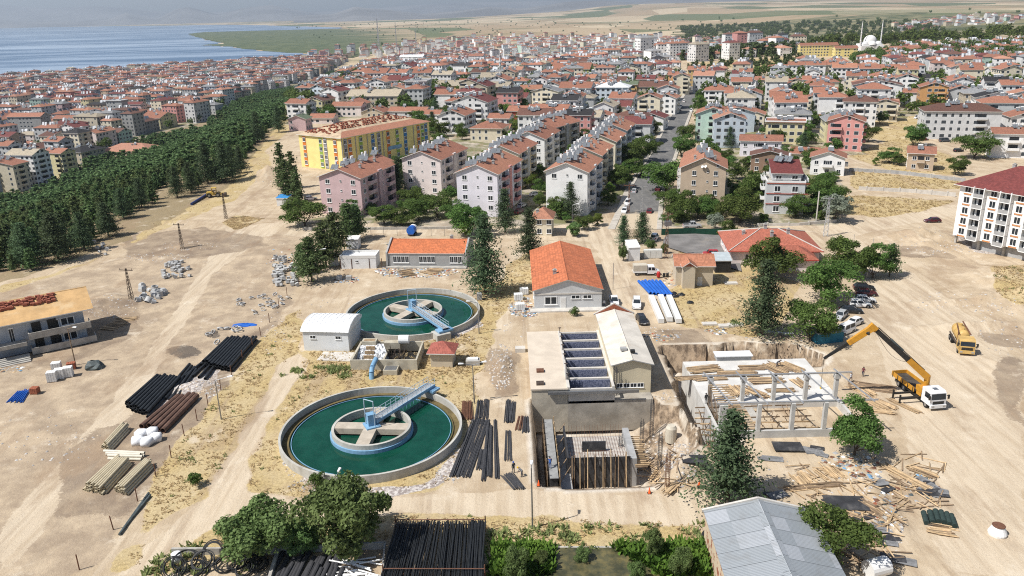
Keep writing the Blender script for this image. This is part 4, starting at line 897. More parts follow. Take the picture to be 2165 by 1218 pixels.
# ---- orange roofed hall
loc, rz, w = fr((1128, 655), (1273, 652)); rz = R(-.5)
h_ = house('plant_building', 'long grey building with wide orange roof, white door and barred window', 'building', (loc[0] + .2, loc[1], 0), rz, w - .3, 28, 4.1, 'gy', 2.1, .35, wallm('pale grey'), tilemat('orange metal tiles', (.52, .165, .075), .55, .62, 0), M['conc'], [('f', [w * .24], [1.9], 2.6, 1.7), ('f', [w * .60, w * .77], [2.55], 1.8, .75), ('r', lin(6, 28), [2.3], 1.6, .9), ('l', lin(6, 28), [2.3], 1.6, .9)], (), (), [(w * .32, 6)], base=1, door=('f', w * .42, 1.15, 2.6))
put('string_course', MB().box(-.06, w - .2, -.1, -.005, 3.2, 3.5).mesh('string_course', M['conc_pale']), h_); put('plinth', MB().box(-.9, w + .5, -1.9, -.01, -.5, .3).mesh('plinth', M['conc_pale']), h_)
# ---- filter building with the six basins
fb = thing('filter_building', 'flat-roofed filter building with six open blue-tiled basins and white-roofed hall', 'building', (0, 0, 0))
fx0, fx1, fx2, fx3 = 2.6, 8.2, 15.2, 21.5; fy0, fy1 = 111.2, 134.2; th = 2.2
pink = mat('pinkish roof screed', (.58, .50, .40), .9, .1, .4, stain=((.5, .42, .33), .4))
MB().box(fx0, fx1, fy0, fy1, -5.2, th, 0).box(fx0 - .15, fx1 + .1, fy0 - .15, fy1 + .15, th, th + .22, 1).build('valve_house', [mat('dirty cream wall', (.50, .45, .36), .9, .2, .5, stain=((.3, .26, .2), .6)), pink], fb)
tl = NT('blue mosaic'); vo = tl.n('TexVoronoi'); vo.inputs['Scale'].default_value = 7; tl.l.new(tl.obj(), vo.inputs['Vector']); M['mosaic'] = tl.out(tl.mix(tl.ramp(vo.outputs['Color'], .2, .8), (.10, .12, .19), (.24, .26, .36)), .5)
n = 6; cy = (fy1 - fy0) / n
MB().box(fx1, fx2, fy0, fy1, -5.2, -.3).build('basin_floor', M['conc'], fb)
for i in range(n + 1): y = fy0 + i * cy; MB().box(fx1 + .1, fx2 + .3, y - .22, y + .22, -.3, th + .02, 0).build('basin_wall', M['conc_pale'], fb) if 0 < i < n else MB().box(fx1 + .1, fx2 + .3, y - .02 if i == 0 else y - .3, y + .3 if i == 0 else y + .02, -.3, th + .02).build('basin_wall', M['conc_pale'], fb)
for i in range(n):
    y = fy0 + i * cy; MB().box(fx1 + .2, fx2, y + cy - .32, y + cy - .23, -.3, th - .25).build('tile_face', M['mosaic'], fb)
    MB().box(fx1 + .2, fx2, y + .9, y + 1.5, .3, .9, 0).build('trough', M['conc_grey'], fb); MB().box(fx1 + .2, fx2, y + .31, y + cy - .33, -.2, .15).build('basin_water', M['glass'], fb)
MB().box(fx1 - .1, fx1 + .35, fy0, fy1, th + .02, th + .32).box(fx2 - .1, fx2 + .3, fy0, fy1, th + .03, th + .3).build('kerb', M['conc_pale'], fb)
b = MB(); [b.tube((fx1 + .2, fy0 + i * cy + 2.8, th + .3), (fx1 + .2, fy0 + i * cy + 2.8, th + 1.3), .06, n=6).lathe([(.0, th + 1.32), (.3, th + 1.3)], (fx1 + .2, fy0 + i * cy + 2.8), n=10) for i in range(n)]; b.build('valve_wheel', M['dsteel'], fb)
MB().box(fx1, fx3, fy0 - .02, 113.58, -5.2, .1).build('foundation_wall', mat('stained grey foundation', (.36, .33, .28), .92, .25, .4, stain=((.22, .19, .15), .6)), fb)
hl = 5.0; ym, yb = 113.6, 135.0; cw = mat('cream hall wall', (.62, .54, .38), .88, .1, .4, stain=((.42, .36, .26), .35)); xm = (fx2 + fx3 + .3) / 2
b = MB().box(fx2 + .3, fx3, ym, yb, -5.2, hl); b.add([(fx2 + .3, ym, hl), (fx3, ym, hl), (xm, ym, hl + .8), (fx2 + .3, yb, hl), (fx3, yb, hl), (xm, yb, hl + .8)], [[0, 1, 2], [5, 4, 3]]); b.build('hall_wall', cw, fb)
put('hall_roof', roof_mesh(fx3 - fx2 - .3, yb - ym, hl, 'gy', .8, .4, mat('whitewashed roof', (.62, .575, .50), .85, .14, .35, stain=((.45, .36, .27), .55)), M['conc_grey']), fb, (fx2 + .3, ym, 0))
b = MB().add([(fx2 - .2, yb + .5, hl), (fx3 + .5, yb + .5, hl), (xm, yb + .5, hl + 1.9), (fx2 - .2, yb + .8, hl), (fx3 + .5, yb + .8, hl), (xm, yb + .8, hl + 1.9)], [[0, 1, 2], [5, 4, 3], [0, 2, 5, 3], [1, 4, 5, 2]]); b.build('brick_gable', M['brick'], fb)
b = MB(); b.tube((fx2 - .4, yb + .65, hl - .05), (xm, yb + .65, hl + 2.0), .17, n=4).tube((xm, yb + .65, hl + 2.0), (fx3 + .7, yb + .65, hl - .05), .17, n=4).build('gable_coping', M['conc_pale'], fb)
MB().box(fx0 + 2, fx3 - 1.5, ym - 3.2 + .6, ym - 2.6 + .15, 1.0, 1.5).build('grey_duct', M['conc_grey'], fb) if 0 else None
MB().box(fx0 + 2.5, fx2 + 4, fy0 - .55, fy0 - .16, 1.55, 2.0).build('gutter_duct', M['chrome'], fb)
for i in range(4): put('window', WIN, fb, (fx2 + 1.4 + i * 1.1, ym, 1.4), 0, (1.0, 1, .75))
for x, y in ((4.2, 117.4), (4.0, 112.8)): put('hatch', MB().box(-.6, .6, -.5, .5, 0, .35).mesh('hatch', M['rust'] if y > 115 else M['dsteel']), fb, (x, y, th + .22))
put('roof_hatch', MB().box(-.5, .5, -.4, .4, 0, .4).mesh('roof_hatch', M['conc_grey']), fb, (17.6, 117.2, hl + .95)); put('roof_hatch', MB().box(-.35, .35, -.35, .35, 0, .4).mesh('roof_hatch', M['darkmetal']), fb, (18.9, 116, hl + 1.0))
PLACED.append((12, 123, 15))
# ---- white prefab shed with folded metal roof
p = S(644, 741); q = S(739, 744); rz = atan2(q.y - p.y, q.x - p.x); w = (q - p).length
sh = thing('prefab_shed', 'white panelled shed with curved ribbed metal roof beside the cascade', 'shed', (p.x, p.y, 0), rz)
MB().box(0, w, 0, 7.6, -1, 3.9).build('wall', mat('sandwich panel', (.66, .68, .69), .6, .05, .5), sh)
b = MB(); prof = [(-.3, 3.85), (0, 4.25), (1.2, 4.8), (3.2, 5.15), (5.0, 5.1), (6.8, 4.75), (7.9, 4.2)]
for (y0, z0), (y1, z1) in zip(prof, prof[1:]): b.quad((-.3, y0, z0), (w + .3, y0, z0), (w + .3, y1, z1), (-.3, y1, z1))
for k in range(12):
    x = -.2 + (w + .4) * k / 11
    for (y0, z0), (y1, z1) in zip(prof, prof[1:]): b.tube((x, y0, z0 + .02), (x, y1, z1 + .02), .05, n=4)
for x in (-.25, w + .25): b.add([(x, y, z - .02) for y, z in prof] + [(x, 7.9, 3.7), (x, -.3, 3.7)], [list(range(9))])
b.build('roof', mat('white ribbed sheet', (.80, .80, .79), .5, .04, .5), sh)
for x in (w * .22, w * .78): put('window', WIN, sh, (x, 0, 2.7), 0, (1.1, 1, .65))
put('slab', MB().box(w * .45, w + 4, -4.2, -.5, -.3, .12).mesh('slab', M['conc_pale']), sh)
# ---- cascade basin
p = S(742, 783); q = S(864, 801); pv = W(742, 770, 1.9)
ca = thing('aeration_cascade', 'concrete cascade basin with white water tumbling down stepped trays', 'water basin', (p.x, p.y, 0), R(-3)); cwid = W(880, 795).x - p.x; cdp = 8.2; wall_ = mat('stained basin concrete', (.46, .42, .33), .9, .2, .8, stain=((.25, .2, .13), .6)); hh = 1.9
for x0, x1, y0, y1, z in ((0, 5.6, 0, .3, hh), (0, .35, .3, cdp, hh), (.35, cwid - .3, cdp - .3, cdp, hh), (cwid - .3, cwid, 0, cdp, hh), (5.6, cwid - .3, 0, .3, hh), (5.4, 5.7, .3, 4.0, hh - .4)): MB().box(x0, x1, y0, y1, -.8, z).build('basin_wall', wall_, ca)
MB().box(.35, cwid - .3, .3, cdp - .3, -.8, .1).build('floor', M['darkmetal'], ca)
tn = NT('foaming water'); nz = tn.noise(2.2, 6, co=tn.mapping(0, (1.6, .5, 1)), rough=.75); M['foam'] = tn.out(tn.mix(tn.ramp(nz, .40, .58), (.10, .10, .10), (.82, .84, .86)), .4); tn.bump(nz, .8, .1)
b = MB()
for k in range(5):
    y = 1.2 + k * 1.15; z = .35 + k * .36
    b.quad((.4, y - .35, z), (4.9 - .2 * k, y - .35, z), (4.9 - .2 * k, y + .8, z + .06), (.4, y + .8, z + .06)).quad((.4, y - .4, z - .36), (4.9 - .2 * k, y - .4, z - .36), (4.9 - .2 * k, y - .35, z), (.4, y - .35, z))
b.quad((3.4, 6.2, 2.3), (4.6, 6.2, 2.3), (6.6, 1.8, .3), (4.7, 1.2, .35)); b.build('falling_water', M['foam'], ca)
for k in range(5): MB().box(1.6, 3.6 - .1 * k, .75 + k * 1.15, 1.0 + k * 1.15, .2, .62 + k * .37).build('step_edge', mat('wet brown step', (.34, .24, .14), .7, .3, 2), ca)
MB().box(.6, 3.2, 6.6, 8.1, 1.4, 2.55, 0).box(.9, 2.9, 6.9, 7.8, 2.55, 2.56, 1).box(4.6, 7.4, 6.8, 8.1, 1, 2.2, 0).build('inlet_box', [wall_, mat('wet brown step', 0)], ca)
put('tank_drum', MB().tube((7.2, 7.4, 2.6), (9.0, 7.4, 2.6), .8, n=16).mesh('tank_drum', M['white']), ca)
b = MB(); rr = random.Random(5)
for _ in range(26): x, y = rr.uniform(5.8, 8.6), rr.uniform(1, 6); b.tube((x, y, .4), (x + rr.uniform(-.6, .6), y + rr.uniform(-.6, .6), rr.uniform(1.2, 2.4)), .06, n=4)
b.build('pump_pipework', M['dsteel'], ca); MB().box(6.0, 8.4, -2.0, -.02, -.5, .9).build('valve_chamber', wall_, ca); MB().box(6.2, 8.2, -1.8, -.2, .9, .96).build('chamber_lid', M['chrome'], ca)
b = MB().tube((4.3, -3.4, -.3), (4.3, -3.0, 1.0), .42, n=14).tube((4.3, -3.0, 1.0), (4.35, -2.4, 1.7), .42, n=14).tube((4.35, -2.4, 1.7), (4.5, .1, 2.1), .42, n=14); b.build('blue_pipe', M['bluepaint'], ca, smooth=False)
# ---- kiosk, boxes, cabins
def hut(label, a, b_, d, h, kind, rise, wall, roof, cat='hut', name='hut', ov=.4, rz=None, **k):
    p, q = S(*a), S(*b_); r = atan2(q.y - p.y, q.x - p.x) if rz is None else R(rz)
    return house(name, label, cat, (p.x, p.y, min(p.z, q.z)), r, (q - p).length, d, h, kind, rise, ov, wall, roof, base=1, **k)
hut('little cream kiosk with red hipped roof right of the cascade', (911, 776), (957, 777), 3.6, 2.9, 'hip', 1.1, wallm('beige'), tilemat('kiosk red tiles', (.36, .11, .08), .3, .4), ov=.55, cat='kiosk', name='kiosk')
hut('cream transformer house with orange tiles and buttressed brick gable', (1428, 603), (1507, 608), 6.0, 4.6, 'gx', 1.5, wallm('beige'), tilemat('old orange tiles', (.45, .19, .11), .3, .42, 0, .7), ov=.5, rz=-5, door=('f', 5.2, 1, 1.9))
p = S(1455, 611); tag(house('porch', 'x', 'hut', (p.x - 1.2, p.y + .4, 0), R(-5), 2.6, 2.6, 5.0, 'gy', .9, .35, wallm('beige'), tilemat('old orange tiles', 0), base=1, gcol=M['brick']), 'cream gabled stair porch in front of the transformer house')
hut('rusty lean-to shed with grey sheet roof beside the transformer house', (1512, 577), (1545, 578), 4.6, 2.8, 'shed', .6, M['darkmetal'], mat('grey sheet', (.42, .47, .48), .5, .1, 1), ov=.2, cat='shed', name='metal_shed', rz=-4)
hut('white tall cabin with blue door panel among hedges', (1329, 552), (1353, 552), 5.0, 3.2, 'shed', .5, mat('white ribbed panel', (.72, .73, .73), .5, .08, .8), M['white'], ov=.1, cat='cabin', name='cabin', rz=2)
p = S(1334, 551); b = MB().box(0, 1.5, -.08, 0, 0, 1.3); tag(b.build('leaning_board', mat('cobalt panel', (.03, .07, .30), .5, .1, 1), loc=(p.x, p.y - .06, .1)), 'dark blue board leaning on the white cabin', 'board')
ct1 = hut('low white site container with flat white roof and brown corner posts', (721, 569), (795, 569), 4.6, 2.6, 'flat', 0, mat('white ribbed panel', 0), M['white'], ov=.05, cat='container', name='site_container', rz=-3)
for x in (0, 2.7, 7.0, 10.0): put('corner_post', MB().box(x - .08, x + .1, -.06, -.01, 0, 2.6).mesh('corner_post', M['brown_pipe']), ct1)
put('window', WIN, ct1, (4, 0, 1.9), 0, (.7, 1, .5))
hut('small white booth with cream roof under the pines', (733, 527), (757, 527), 2.8, 2.5, 'shed', .3, mat('white ribbed panel', 0), M['offwhite'], ov=.15, cat='booth', name='booth', rz=-4)
hut('white sloping-fronted cabin wedged beside the site container', (700, 563), (716, 563), 2.4, 1.9, 'flat', 0, mat('white ribbed panel', 0), M['offwhite'], ov=.05, cat='cabin', name='cabin', rz=22)
hut('blue tarpaulin-roofed white hut at the foot of the sand mound', (586, 436), (608, 437), 4.0, 2.6, 'shed', .4, M['offwhite'], mat('blue tarpaulin', (.05, .25, .55), .5, .15, 1.), ov=.25, rz=-8)
gh = hut('cream gatehouse with orange hipped roof under the spruces', (1128, 500), (1166, 501), 7, 5.2, 'hip', 1.8, wallm('cream'), roofm('orange red'), ov=.6, rz=-8, wins=[('f', [1.6, 4.2], [1.5, 4.0], 1.3, 1.3)], chim=[(1, 2)], cat='house', name='gatehouse')
# red roofed bungalow
loc, rz, w = fr((1577, 575), (1735, 578)); p = W(1742, 540, 3.2)
p0 = W(1553, 492, 3.2); p1 = W(1600, 575, 3.2)
bw = house('bungalow', 'salmon bungalow with broad red hipped roof and white ridge lines behind the round tree', 'bungalow', (p.x - 19.6, p.y + 5.5, 0), R(-6), 20, 16, 3.4, 'hip', 2.9, .8, wallm('pale pink'), tilemat('bungalow tiles', (.38, .125, .08), .3, .42), M['red'], [('f', [4, 17.4], [1.7], 1.7, 1.5), ('l', [3, 8], [1.7], 1.3, 1.3)], (), (), [(4, 8), (9, 8), (10, 5), (14, 6)], base=1)
house('bungalow_wing', 'red-roofed front wing of the salmon bungalow, half behind the round tree', 'bungalow', (p.x - 13.5, p.y - .6, 0), R(-6), 11, 7, 3.1, 'hip', 1.9, .7, wallm('pale pink'), tilemat('bungalow tiles', 0), M['red'], (), base=1)
b = MB(); Lr = 20; z = 3.4 + 2.9 + .2
for a_, b_ in (((-.7, -.7, 3.35), (8, 8, z)), ((20.7, -.7, 3.35), (12, 8, z)), ((8, 8, z), (12, 8, z)), ((-.7, 16.7, 3.35), (8, 8, z)), ((20.7, 16.7, 3.35), (12, 8, z))): b.tube(a_, b_, .13, n=5)
put('ridge_cap', b.mesh('ridge_cap', M['conc_pale']), bw, (0, 0, .05))
# house under construction, left
p0 = W(178, 655, 7); p1 = W(0, 690, 7); rzL = atan2(p0.y - p1.y, p0.x - p1.x); wL = 19; pc = W(186, 650, 6.6)
hl_ = thing('unfinished_house', 'unfinished two-storey house with plywood roof, stacked tiles and raw concrete balconies', 'house', (pc.x - cos(rzL) * wL, pc.y - sin(rzL) * wL, 0), rzL)
gw = mat('raw grey plaster', (.40, .43, .47), .9, .12, .5, stain=((.3, .3, .32), .5)); MB().box(0, wL - 1, .6, 12, -1, 6.6).build('wall', gw, hl_)
ply = mat('plywood boarding', (.55, .35, .16), .8, .18, .5, stain=((.62, .47, .28), .6))
put('roof', roof_mesh(wL, 12, 6.6, 'gx', 2.2, .8, ply, M['white']), hl_)
tl_ = mat('loose clay tiles', 0)
for k in range(120):
    x = rnd.uniform(1, wL - 5); y = rnd.uniform(3.4, 5.6); z = rz_at(wL, 12, 6.6, 'gx', 2.2, x, y) + .2
    if k < 88: put('tile_stack', bpy.data.meshes.get('tile_stack') or MB().box(-.32, .32, -.2, .2, 0, .34).mesh('tile_stack', tl_), hl_, (x, y, z), rnd.uniform(-.3, .3))
for zb, x0, x1 in ((3.3, 8.5, wL - .2), (.35, 8.5, wL + .3), (3.3, -3, 1.5), (.35, -3, 1.5)): put('balcony', MB().box(x0, x1, -1.6, .58, zb - .2, zb).box(x0, x1, -1.6, -1.45, zb, zb + 1.05).box(x1 - .15, x1, -1.45, .58, zb, zb + 1.05).box(x0, x0 + .15, -1.45, .58, zb, zb + 1.05).mesh('balcony', M['conc']), hl_)
for z in (1.6, 4.6):
    for x, ww in ((10, 1.2), (13.2, 1.1), (15.2, 2.4)): put('window', WIN, hl_, (x, .6, z + (0 if ww > 2 else -.3)), 0, (ww, 1, 1.5 if ww > 2 else 2.1))
for z in (.4, 3.35):
    for x in (9.3, 11.9): put('doorway', MB().box(x, x + 1.5, .5, .6, z, z + 2.25).mesh('doorway', M['darkmetal']), hl_)  # near-black boxes: the shade inside the deep openings is painted on
MB().box(.5, wL - 1.5, .3, .59, -1, .05).build('dark_plinth', M['darkmetal'], hl_)
for x in (3.0, 6.0): put('window', WIN, hl_, (x, .6, 3.8), 0, (.8, 1, 3.2))
put('canopy', MB().box(3, 8, -2.6, .58, 2.5, 2.75).box(3, 8, -2.6, -2.45, 2.75, 3.2).mesh('canopy', M['conc']), hl_)
for k in range(5): put('step', MB().box(3.2, 8, -4.4 + k * .5, -3.9 + k * .5, -.5, .15 + .16 * k).mesh('step', M['conc']), hl_)
PLACED.append((pc.x - 8, pc.y + 4, 13))
# metal-roofed warehouse at the bottom
A, Bq, Cq = W(1492, 1078, 4.4), W(1668, 1066, 4.4), W(1576, 1046, 5.6)
ws = thing('warehouse', 'peeling plaster warehouse with grey ribbed metal roof in the near corner', 'warehouse', (A.x, A.y, 0), R(-2.5)); ww_ = 11.4; wd = 34
tp = NT('peeling plaster'); M['peel'] = tp.out(tp.mix(tp.ramp(tp.noise(.9, 6, rough=.7), .53, .56), (.58, .47, .33), (.30, .10, .055)), .9)
b = MB().box(0, ww_, -wd, 0, -1, 4.2); b.add([(0, 0, 4.2), (ww_, 0, 4.2), (ww_ / 2, 0, 5.6)], [[2, 1, 0]]); b.build('wall', M['peel'], ws)
tr = NT('ribbed sheet roof'); sx = tr.n('SeparateXYZ'); tr.l.new(tr.uv(), sx.inputs[0]); wv = tr.math('SINE', tr.math('MULTIPLY', sx.outputs[0], 2 * pi / .22)); sh_ = tr.n('CombineXYZ'); tr.l.new(tr.math('FLOOR', tr.math('DIVIDE', sx.outputs[0], 2.4)), sh_.inputs[0]); tr.l.new(tr.math('FLOOR', tr.math('DIVIDE', sx.outputs[1], 3.2)), sh_.inputs[1]); wnn = tr.n('TexWhiteNoise', noise_dimensions='2D'); tr.l.new(sh_.outputs[0], wnn.inputs[0])
cc = tr.mix(tr.ramp(wnn.outputs[0], .55, 1.), (.33, .355, .37), (.44, .46, .48)); seam = tr.math('LESS_THAN', tr.math('FRACT', tr.math('DIVIDE', sx.outputs[0], 2.4)), .03); cc = tr.mix(seam, cc, (.14, .15, .16)); cc = tr.mix(tr.math('MULTIPLY', tr.ramp(tr.noise(.5, 5), .5, .7), .35), cc, (.25, .25, .24)); tr.bump(wv, .35, .04); M['ribbed'] = tr.out(cc, .5, .25)
me = roof_mesh(ww_, wd, 4.2, 'gy', 1.4, .25, M['ribbed'], M['conc_grey']); put('roof', me, ws, (0, -wd, 0))
b = MB().tube((-.4, .1, 4.25), (ww_ / 2, .1, 5.85), .2, n=4).tube((ww_ / 2, .1, 5.85), (ww_ + .4, .1, 4.25), .2, n=4).build('gable_coping', M['conc_pale'], ws)
put('ridge_cap', MB().add([(ww_ / 2 - .6, -wd, 5.65), (ww_ / 2, -wd, 5.85), (ww_ / 2 + .6, -wd, 5.65), (ww_ / 2 - .6, 0, 5.65), (ww_ / 2, 0, 5.85), (ww_ / 2 + .6, 0, 5.65)], [[0, 1, 4, 3], [1, 2, 5, 4]]).mesh('ridge_cap', M['ribbed']), ws)
# ------------------------------------------------------------------ concrete shell with steel frame
cx0, cx1, cy0, cy1 = 28.4, 49.0, 98.6, 122.3; dk = 1.2; ym_ = 107.4
cs = thing('concrete_shell', 'new concrete basin building with columns, steel roof beams and timber shoring', 'building site', (0, 0, 0))
wn_ = M['conc_new']
MB().box(cx0, cx1, ym_, cy1, -5.2, dk).build('deck', mat('fresh pale slab', (.60, .585, .55), .9, .12, .5, stain=((.42, .40, .36), .5)), cs)
for x0, x1, y0, y1 in ((cx0, cx0 + .4, cy0, ym_), (cx1 - .4, cx1, cy0, ym_), (cx0 + .4, cx1 - .4, cy0, cy0 + .4)): MB().box(x0, x1, y0, y1, -5.2, dk).build('wall', wn_, cs)
MB().box(cx0 + .4, cx1 - .4, cy0 + .4, ym_, -3.5, -3.0).build('pit_floor', M['conc'], cs)
colx = [cx0 + 2.6 + 4.85 * i for i in range(4)]; colx = [cx0 + .35] + [W(u, 911, dk).x for u in (1531, 1603, 1675, 1745)]
colb = [W(u, 850, dk).x for u in (1500, 1570, 1637, 1706, 1771)]
for i in range(5):
    MB().box(colx[i] - .27, colx[i] + .27, cy0 + .05, cy0 + .65, dk, dk + 4.1).build('column', wn_, cs)
    MB().box(colb[i] - .27, colb[i] + .27, ym_ + .1, ym_ + .7, dk, dk + 4.1).build('column', wn_, cs); MB().box(colb[i] - .4, colb[i] + .4, ym_, ym_ + .8, dk + 3.4, dk + 4.1).build('column_head', wn_, cs)
zb = dk + 4.15
for y in (cy0 + .35, ym_ + .4): MB().box(cx0 - .3, cx1 + 1.5, y - .09, y + .09, zb, zb + .22).build('steel_beam', M['steel'], cs)
for i in range(5):
    x = colb[0] - 1 + i * 4.9 if i else colb[0] - 1; MB().tube((x, ym_ + 1.0, zb + .45), (x + 1.6, cy0 - .6, zb + .36), .11, n=4).build('steel_rafter', M['steel'], cs)
for i in range(4):
    sg = thing('timber_shoring', f'timber shoring props in the {("first", "second", "third", "fourth")[i]} open bay from the trench', 'shoring', ((colx[i] + colx[i + 1]) / 2, (cy0 + ym_) / 2, -3.0))
    for k in range(16): put('prop', MB().tube((rnd.uniform(-1.9, 1.9), rnd.uniform(-3.6, 3.6), 0), (rnd.uniform(-1.9, 1.9), rnd.uniform(-3.6, 3.6), rnd.uniform(3.2, 4.4)), .06, n=5).mesh('prop', M['wood2']), sg)
    for k in range(12): z = 1.2 + (k % 4) * .9; y = -3.4 + (k // 4) * 3.4; put('ledger', MB().box(-2.1, 2.1, y - .06, y + .06, z, z + .16).mesh('ledger', M['wood2'] if k % 3 else M['wood']), sg)
    put('ramp_board', MB().add([(-.6, -3.8, 1.5), (.5, -3.9, 1.5), (-1.0, 3.8, 4.0), (-2.1, 3.8, 4.0)], [[0, 1, 2, 3], [3, 2, 1, 0]]).mesh('ramp_board', M['conc']), sg) if i % 3 else None
sg = thing('timber_shoring', 'ladder-like timber shoring on the trench side of the columns', 'shoring', (cx0 + 2.2, 103.4, dk - .4))
for k in range(12): put('prop', MB().tube((-1.6, -4 + k * .72, -1.5), (-1.6, -4 + k * .72, 3.4), .06, n=5).mesh('prop', M['wood2']), sg); put('rung', MB().box(-1.6, 1.3, -4.05 + k * .72, -3.93 + k * .72, 3.3, 3.45).mesh('rung', M['wood']), sg)
PLACED.append((38, 110, 16))
# ------------------------------------------------------------------ the formwork pit
fw = thing('formwork_box', 'dark formwork panels propped round a half-built pump chamber in the pit', 'formwork', (0, 0, 0))
qx0, qx1, qy0 = W(1203, 966, -.9).x, W(1334, 966, -.9).x, W(1268, 966, -.9).y
for i in range(4): a = qx0 + (qx1 - qx0) * i / 4; MB().box(a + .02, a + (qx1 - qx0) / 4 - .02, qy0 - .12, qy0, -5.8, -.9).build('panel', M['panel'], fw)
MB().box(qx0 - .25, qx0, qy0, qy0 + 9.0, -5.8, -.9).build('panel', M['panel'], fw); MB().box(qx1, qx1 + .9, qy0, qy0 + 8.6, -5.8, -1.3).build('panel', M['conc_grey'], fw)
MB().box(qx0, qx1, qy0 + .4, qy0 + 8.6, -5.8, -2.6).build('inner_slab', M['conc_pale'], fw)
for i in range(8): x = qx0 + (qx1 - qx0) * (i + .3) / 8; MB().tube((x, qy0 - 1.6 - .4 * (i % 2), -5.7), (x + .1, qy0 - .15, -.6 + .5 * (i % 3)), .075, n=5).build('prop', M['wood'] if i % 3 else M['wood2'], fw)
for i in range(6): x = qx0 + (qx1 - qx0) * (i + .5) / 6; MB().box(x - .06, x + .06, qy0 - .22, qy0 - .125, -5.7, -.4).build('stud', M['wood2'], fw)
b = MB()
for i in range(22): x = qx0 + .2 + (qx1 - qx0 - .4) * i / 21; b.tube((x, qy0 + .3, -.9), (x, qy0 + .3, -.2), .02, n=3).tube((x, qy0 + 8.3, -2.6), (x, qy0 + 8.3, -.5), .02, n=3).tube((x, qy0 + .5, -2.45), (x, qy0 + 8.3, -2.45), .02, n=3)
for i in range(22): y = qy0 + .5 + i * .37; b.tube((qx0 + .2, y, -2.43), (qx1 - .2, y, -2.43), .02, n=3)
b.build('rebar_mesh', M['rust'], fw)
MB().box(qx0 + 2.2, qx0 + 5.6, qy0 + 4.2, qy0 + 4.5, -2.5, -1.0).build('panel', M['panel'], fw)
b = MB(); xx = qx1 + 1.0
for k in range(20): y = qy0 - .6 + k * .42; MB().box(xx - .4, xx + 1.3 + .3 * (k % 3), y, y + .12, -2.4 + .05 * (k % 4), -2.25 + .05 * (k % 4)).build('outrigger', M['wood'] if k % 4 else M['wood2'], fw)
tr_ = thing('trench_wall', 'narrow formed wall with grey top and dark braced trench along the left pit side', 'formwork', (0, 0, 0))
tx = W(1163, 930, -.6).x
MB().box(tx - .5, tx + .5, 91.2, 106.8, -5.8, -.75).build('wall', M['panel'], tr_); MB().box(tx - .55, tx + .6, 91, 107, -.74, -.66).build('top_board', mat('grey board', (.28, .28, .27), .8, .2, 1), tr_)
for k in range(10): y = 91.5 + k * 1.6; MB().tube((tx + .9, y, -5.7), (tx + .8, y + .2, .3), .07, n=5).build('prop', M['wood'], tr_); MB().tube((tx - .9, y, -5.6), (tx - .8, y, .1), .06, n=5).build('prop', M['wood2'], tr_)
MB().box(tx + .9, tx + 2.6, 91, 107, -5.8, -3.4).build('inner_slab', M['conc_grey'], tr_)
for k in range(5): MB().tube((tx + .6, 93 + k * 3, -3.2), (tx + 2.6, 95.4 + k * 3, -1.6), .06, n=4).build('brace', M['wood2'], tr_)
def cage(u, v0, v1, label, m='rebar', h=4.2, r=.3):
    q = S(u, v1); o = thing('rebar_column', label, 'rebar', (q.x, q.y, q.z))
    for i in range(6): a = i * pi / 3; put('rod', MB().tube((r * cos(a), r * sin(a), -.2), (r * cos(a) + .04, r * sin(a), h + .3 * (i % 3)), .035, n=4).mesh('rod', M[m]), o)
    put('tie', sum_ties(r, h).mesh('tie', M[m]), o)
def sum_ties(r, h):
    b = MB()
    for k in range(14): b.path([(r * cos(a * pi / 3), r * sin(a * pi / 3), .2 + k * h / 14) for a in range(7)], .018, n=3)
    return b
for i, (u, v1, h) in enumerate(((1299, 905, 4.6), (1311, 985, 4.8), (1356, 945, 4.3), (1377, 922, 5.6), (1394, 990, 5.4), (1200, 900, 4.5), (1410, 1032, 4.8))):
    cage(u, 0, v1, ('standing rebar cage ' + ('by the foundation wall', 'beside the inner slab, tallest near it', 'on the white rubble, with ladder ties', 'at the edge of the broken rock', 'leaning over the rubble slope', 'at the trench corner', 'brown and nearest the road')[i]), 'rust' if i == 6 else 'rebar', h)
b = MB(); p = S(1418, 935); tag(MB().lathe([(0, 2.6), (.55, 2.6), (.8, 2.2), (.85, 0), (0, 0)], n=18).build('plastic_tank', mat('cream plastic', (.55, .50, .40), .5, .08, 1), loc=(p.x, p.y, p.z), smooth=False), 'cream plastic tank standing at the rubble edge', 'tank')
for (u, v) in ((1139, 1027), (1373, 1043), (1478, 1028)):
    p = S(u, v); tag(MB().box(-.25, .25, -.25, .25, 0, .05, 1).lathe([(.2, .05), (.14, .35), (.13, .36), (.09, .55), (.03, .85), (0, .85)], n=12).build('traffic_cone', [M['cone'], M['darkmetal']], loc=p), 'orange traffic cone ' + {1139: 'at the pit corner by the rebar', 1373: 'on the road below the formwork', 1478: 'beside the spruce'}[u], 'cone')
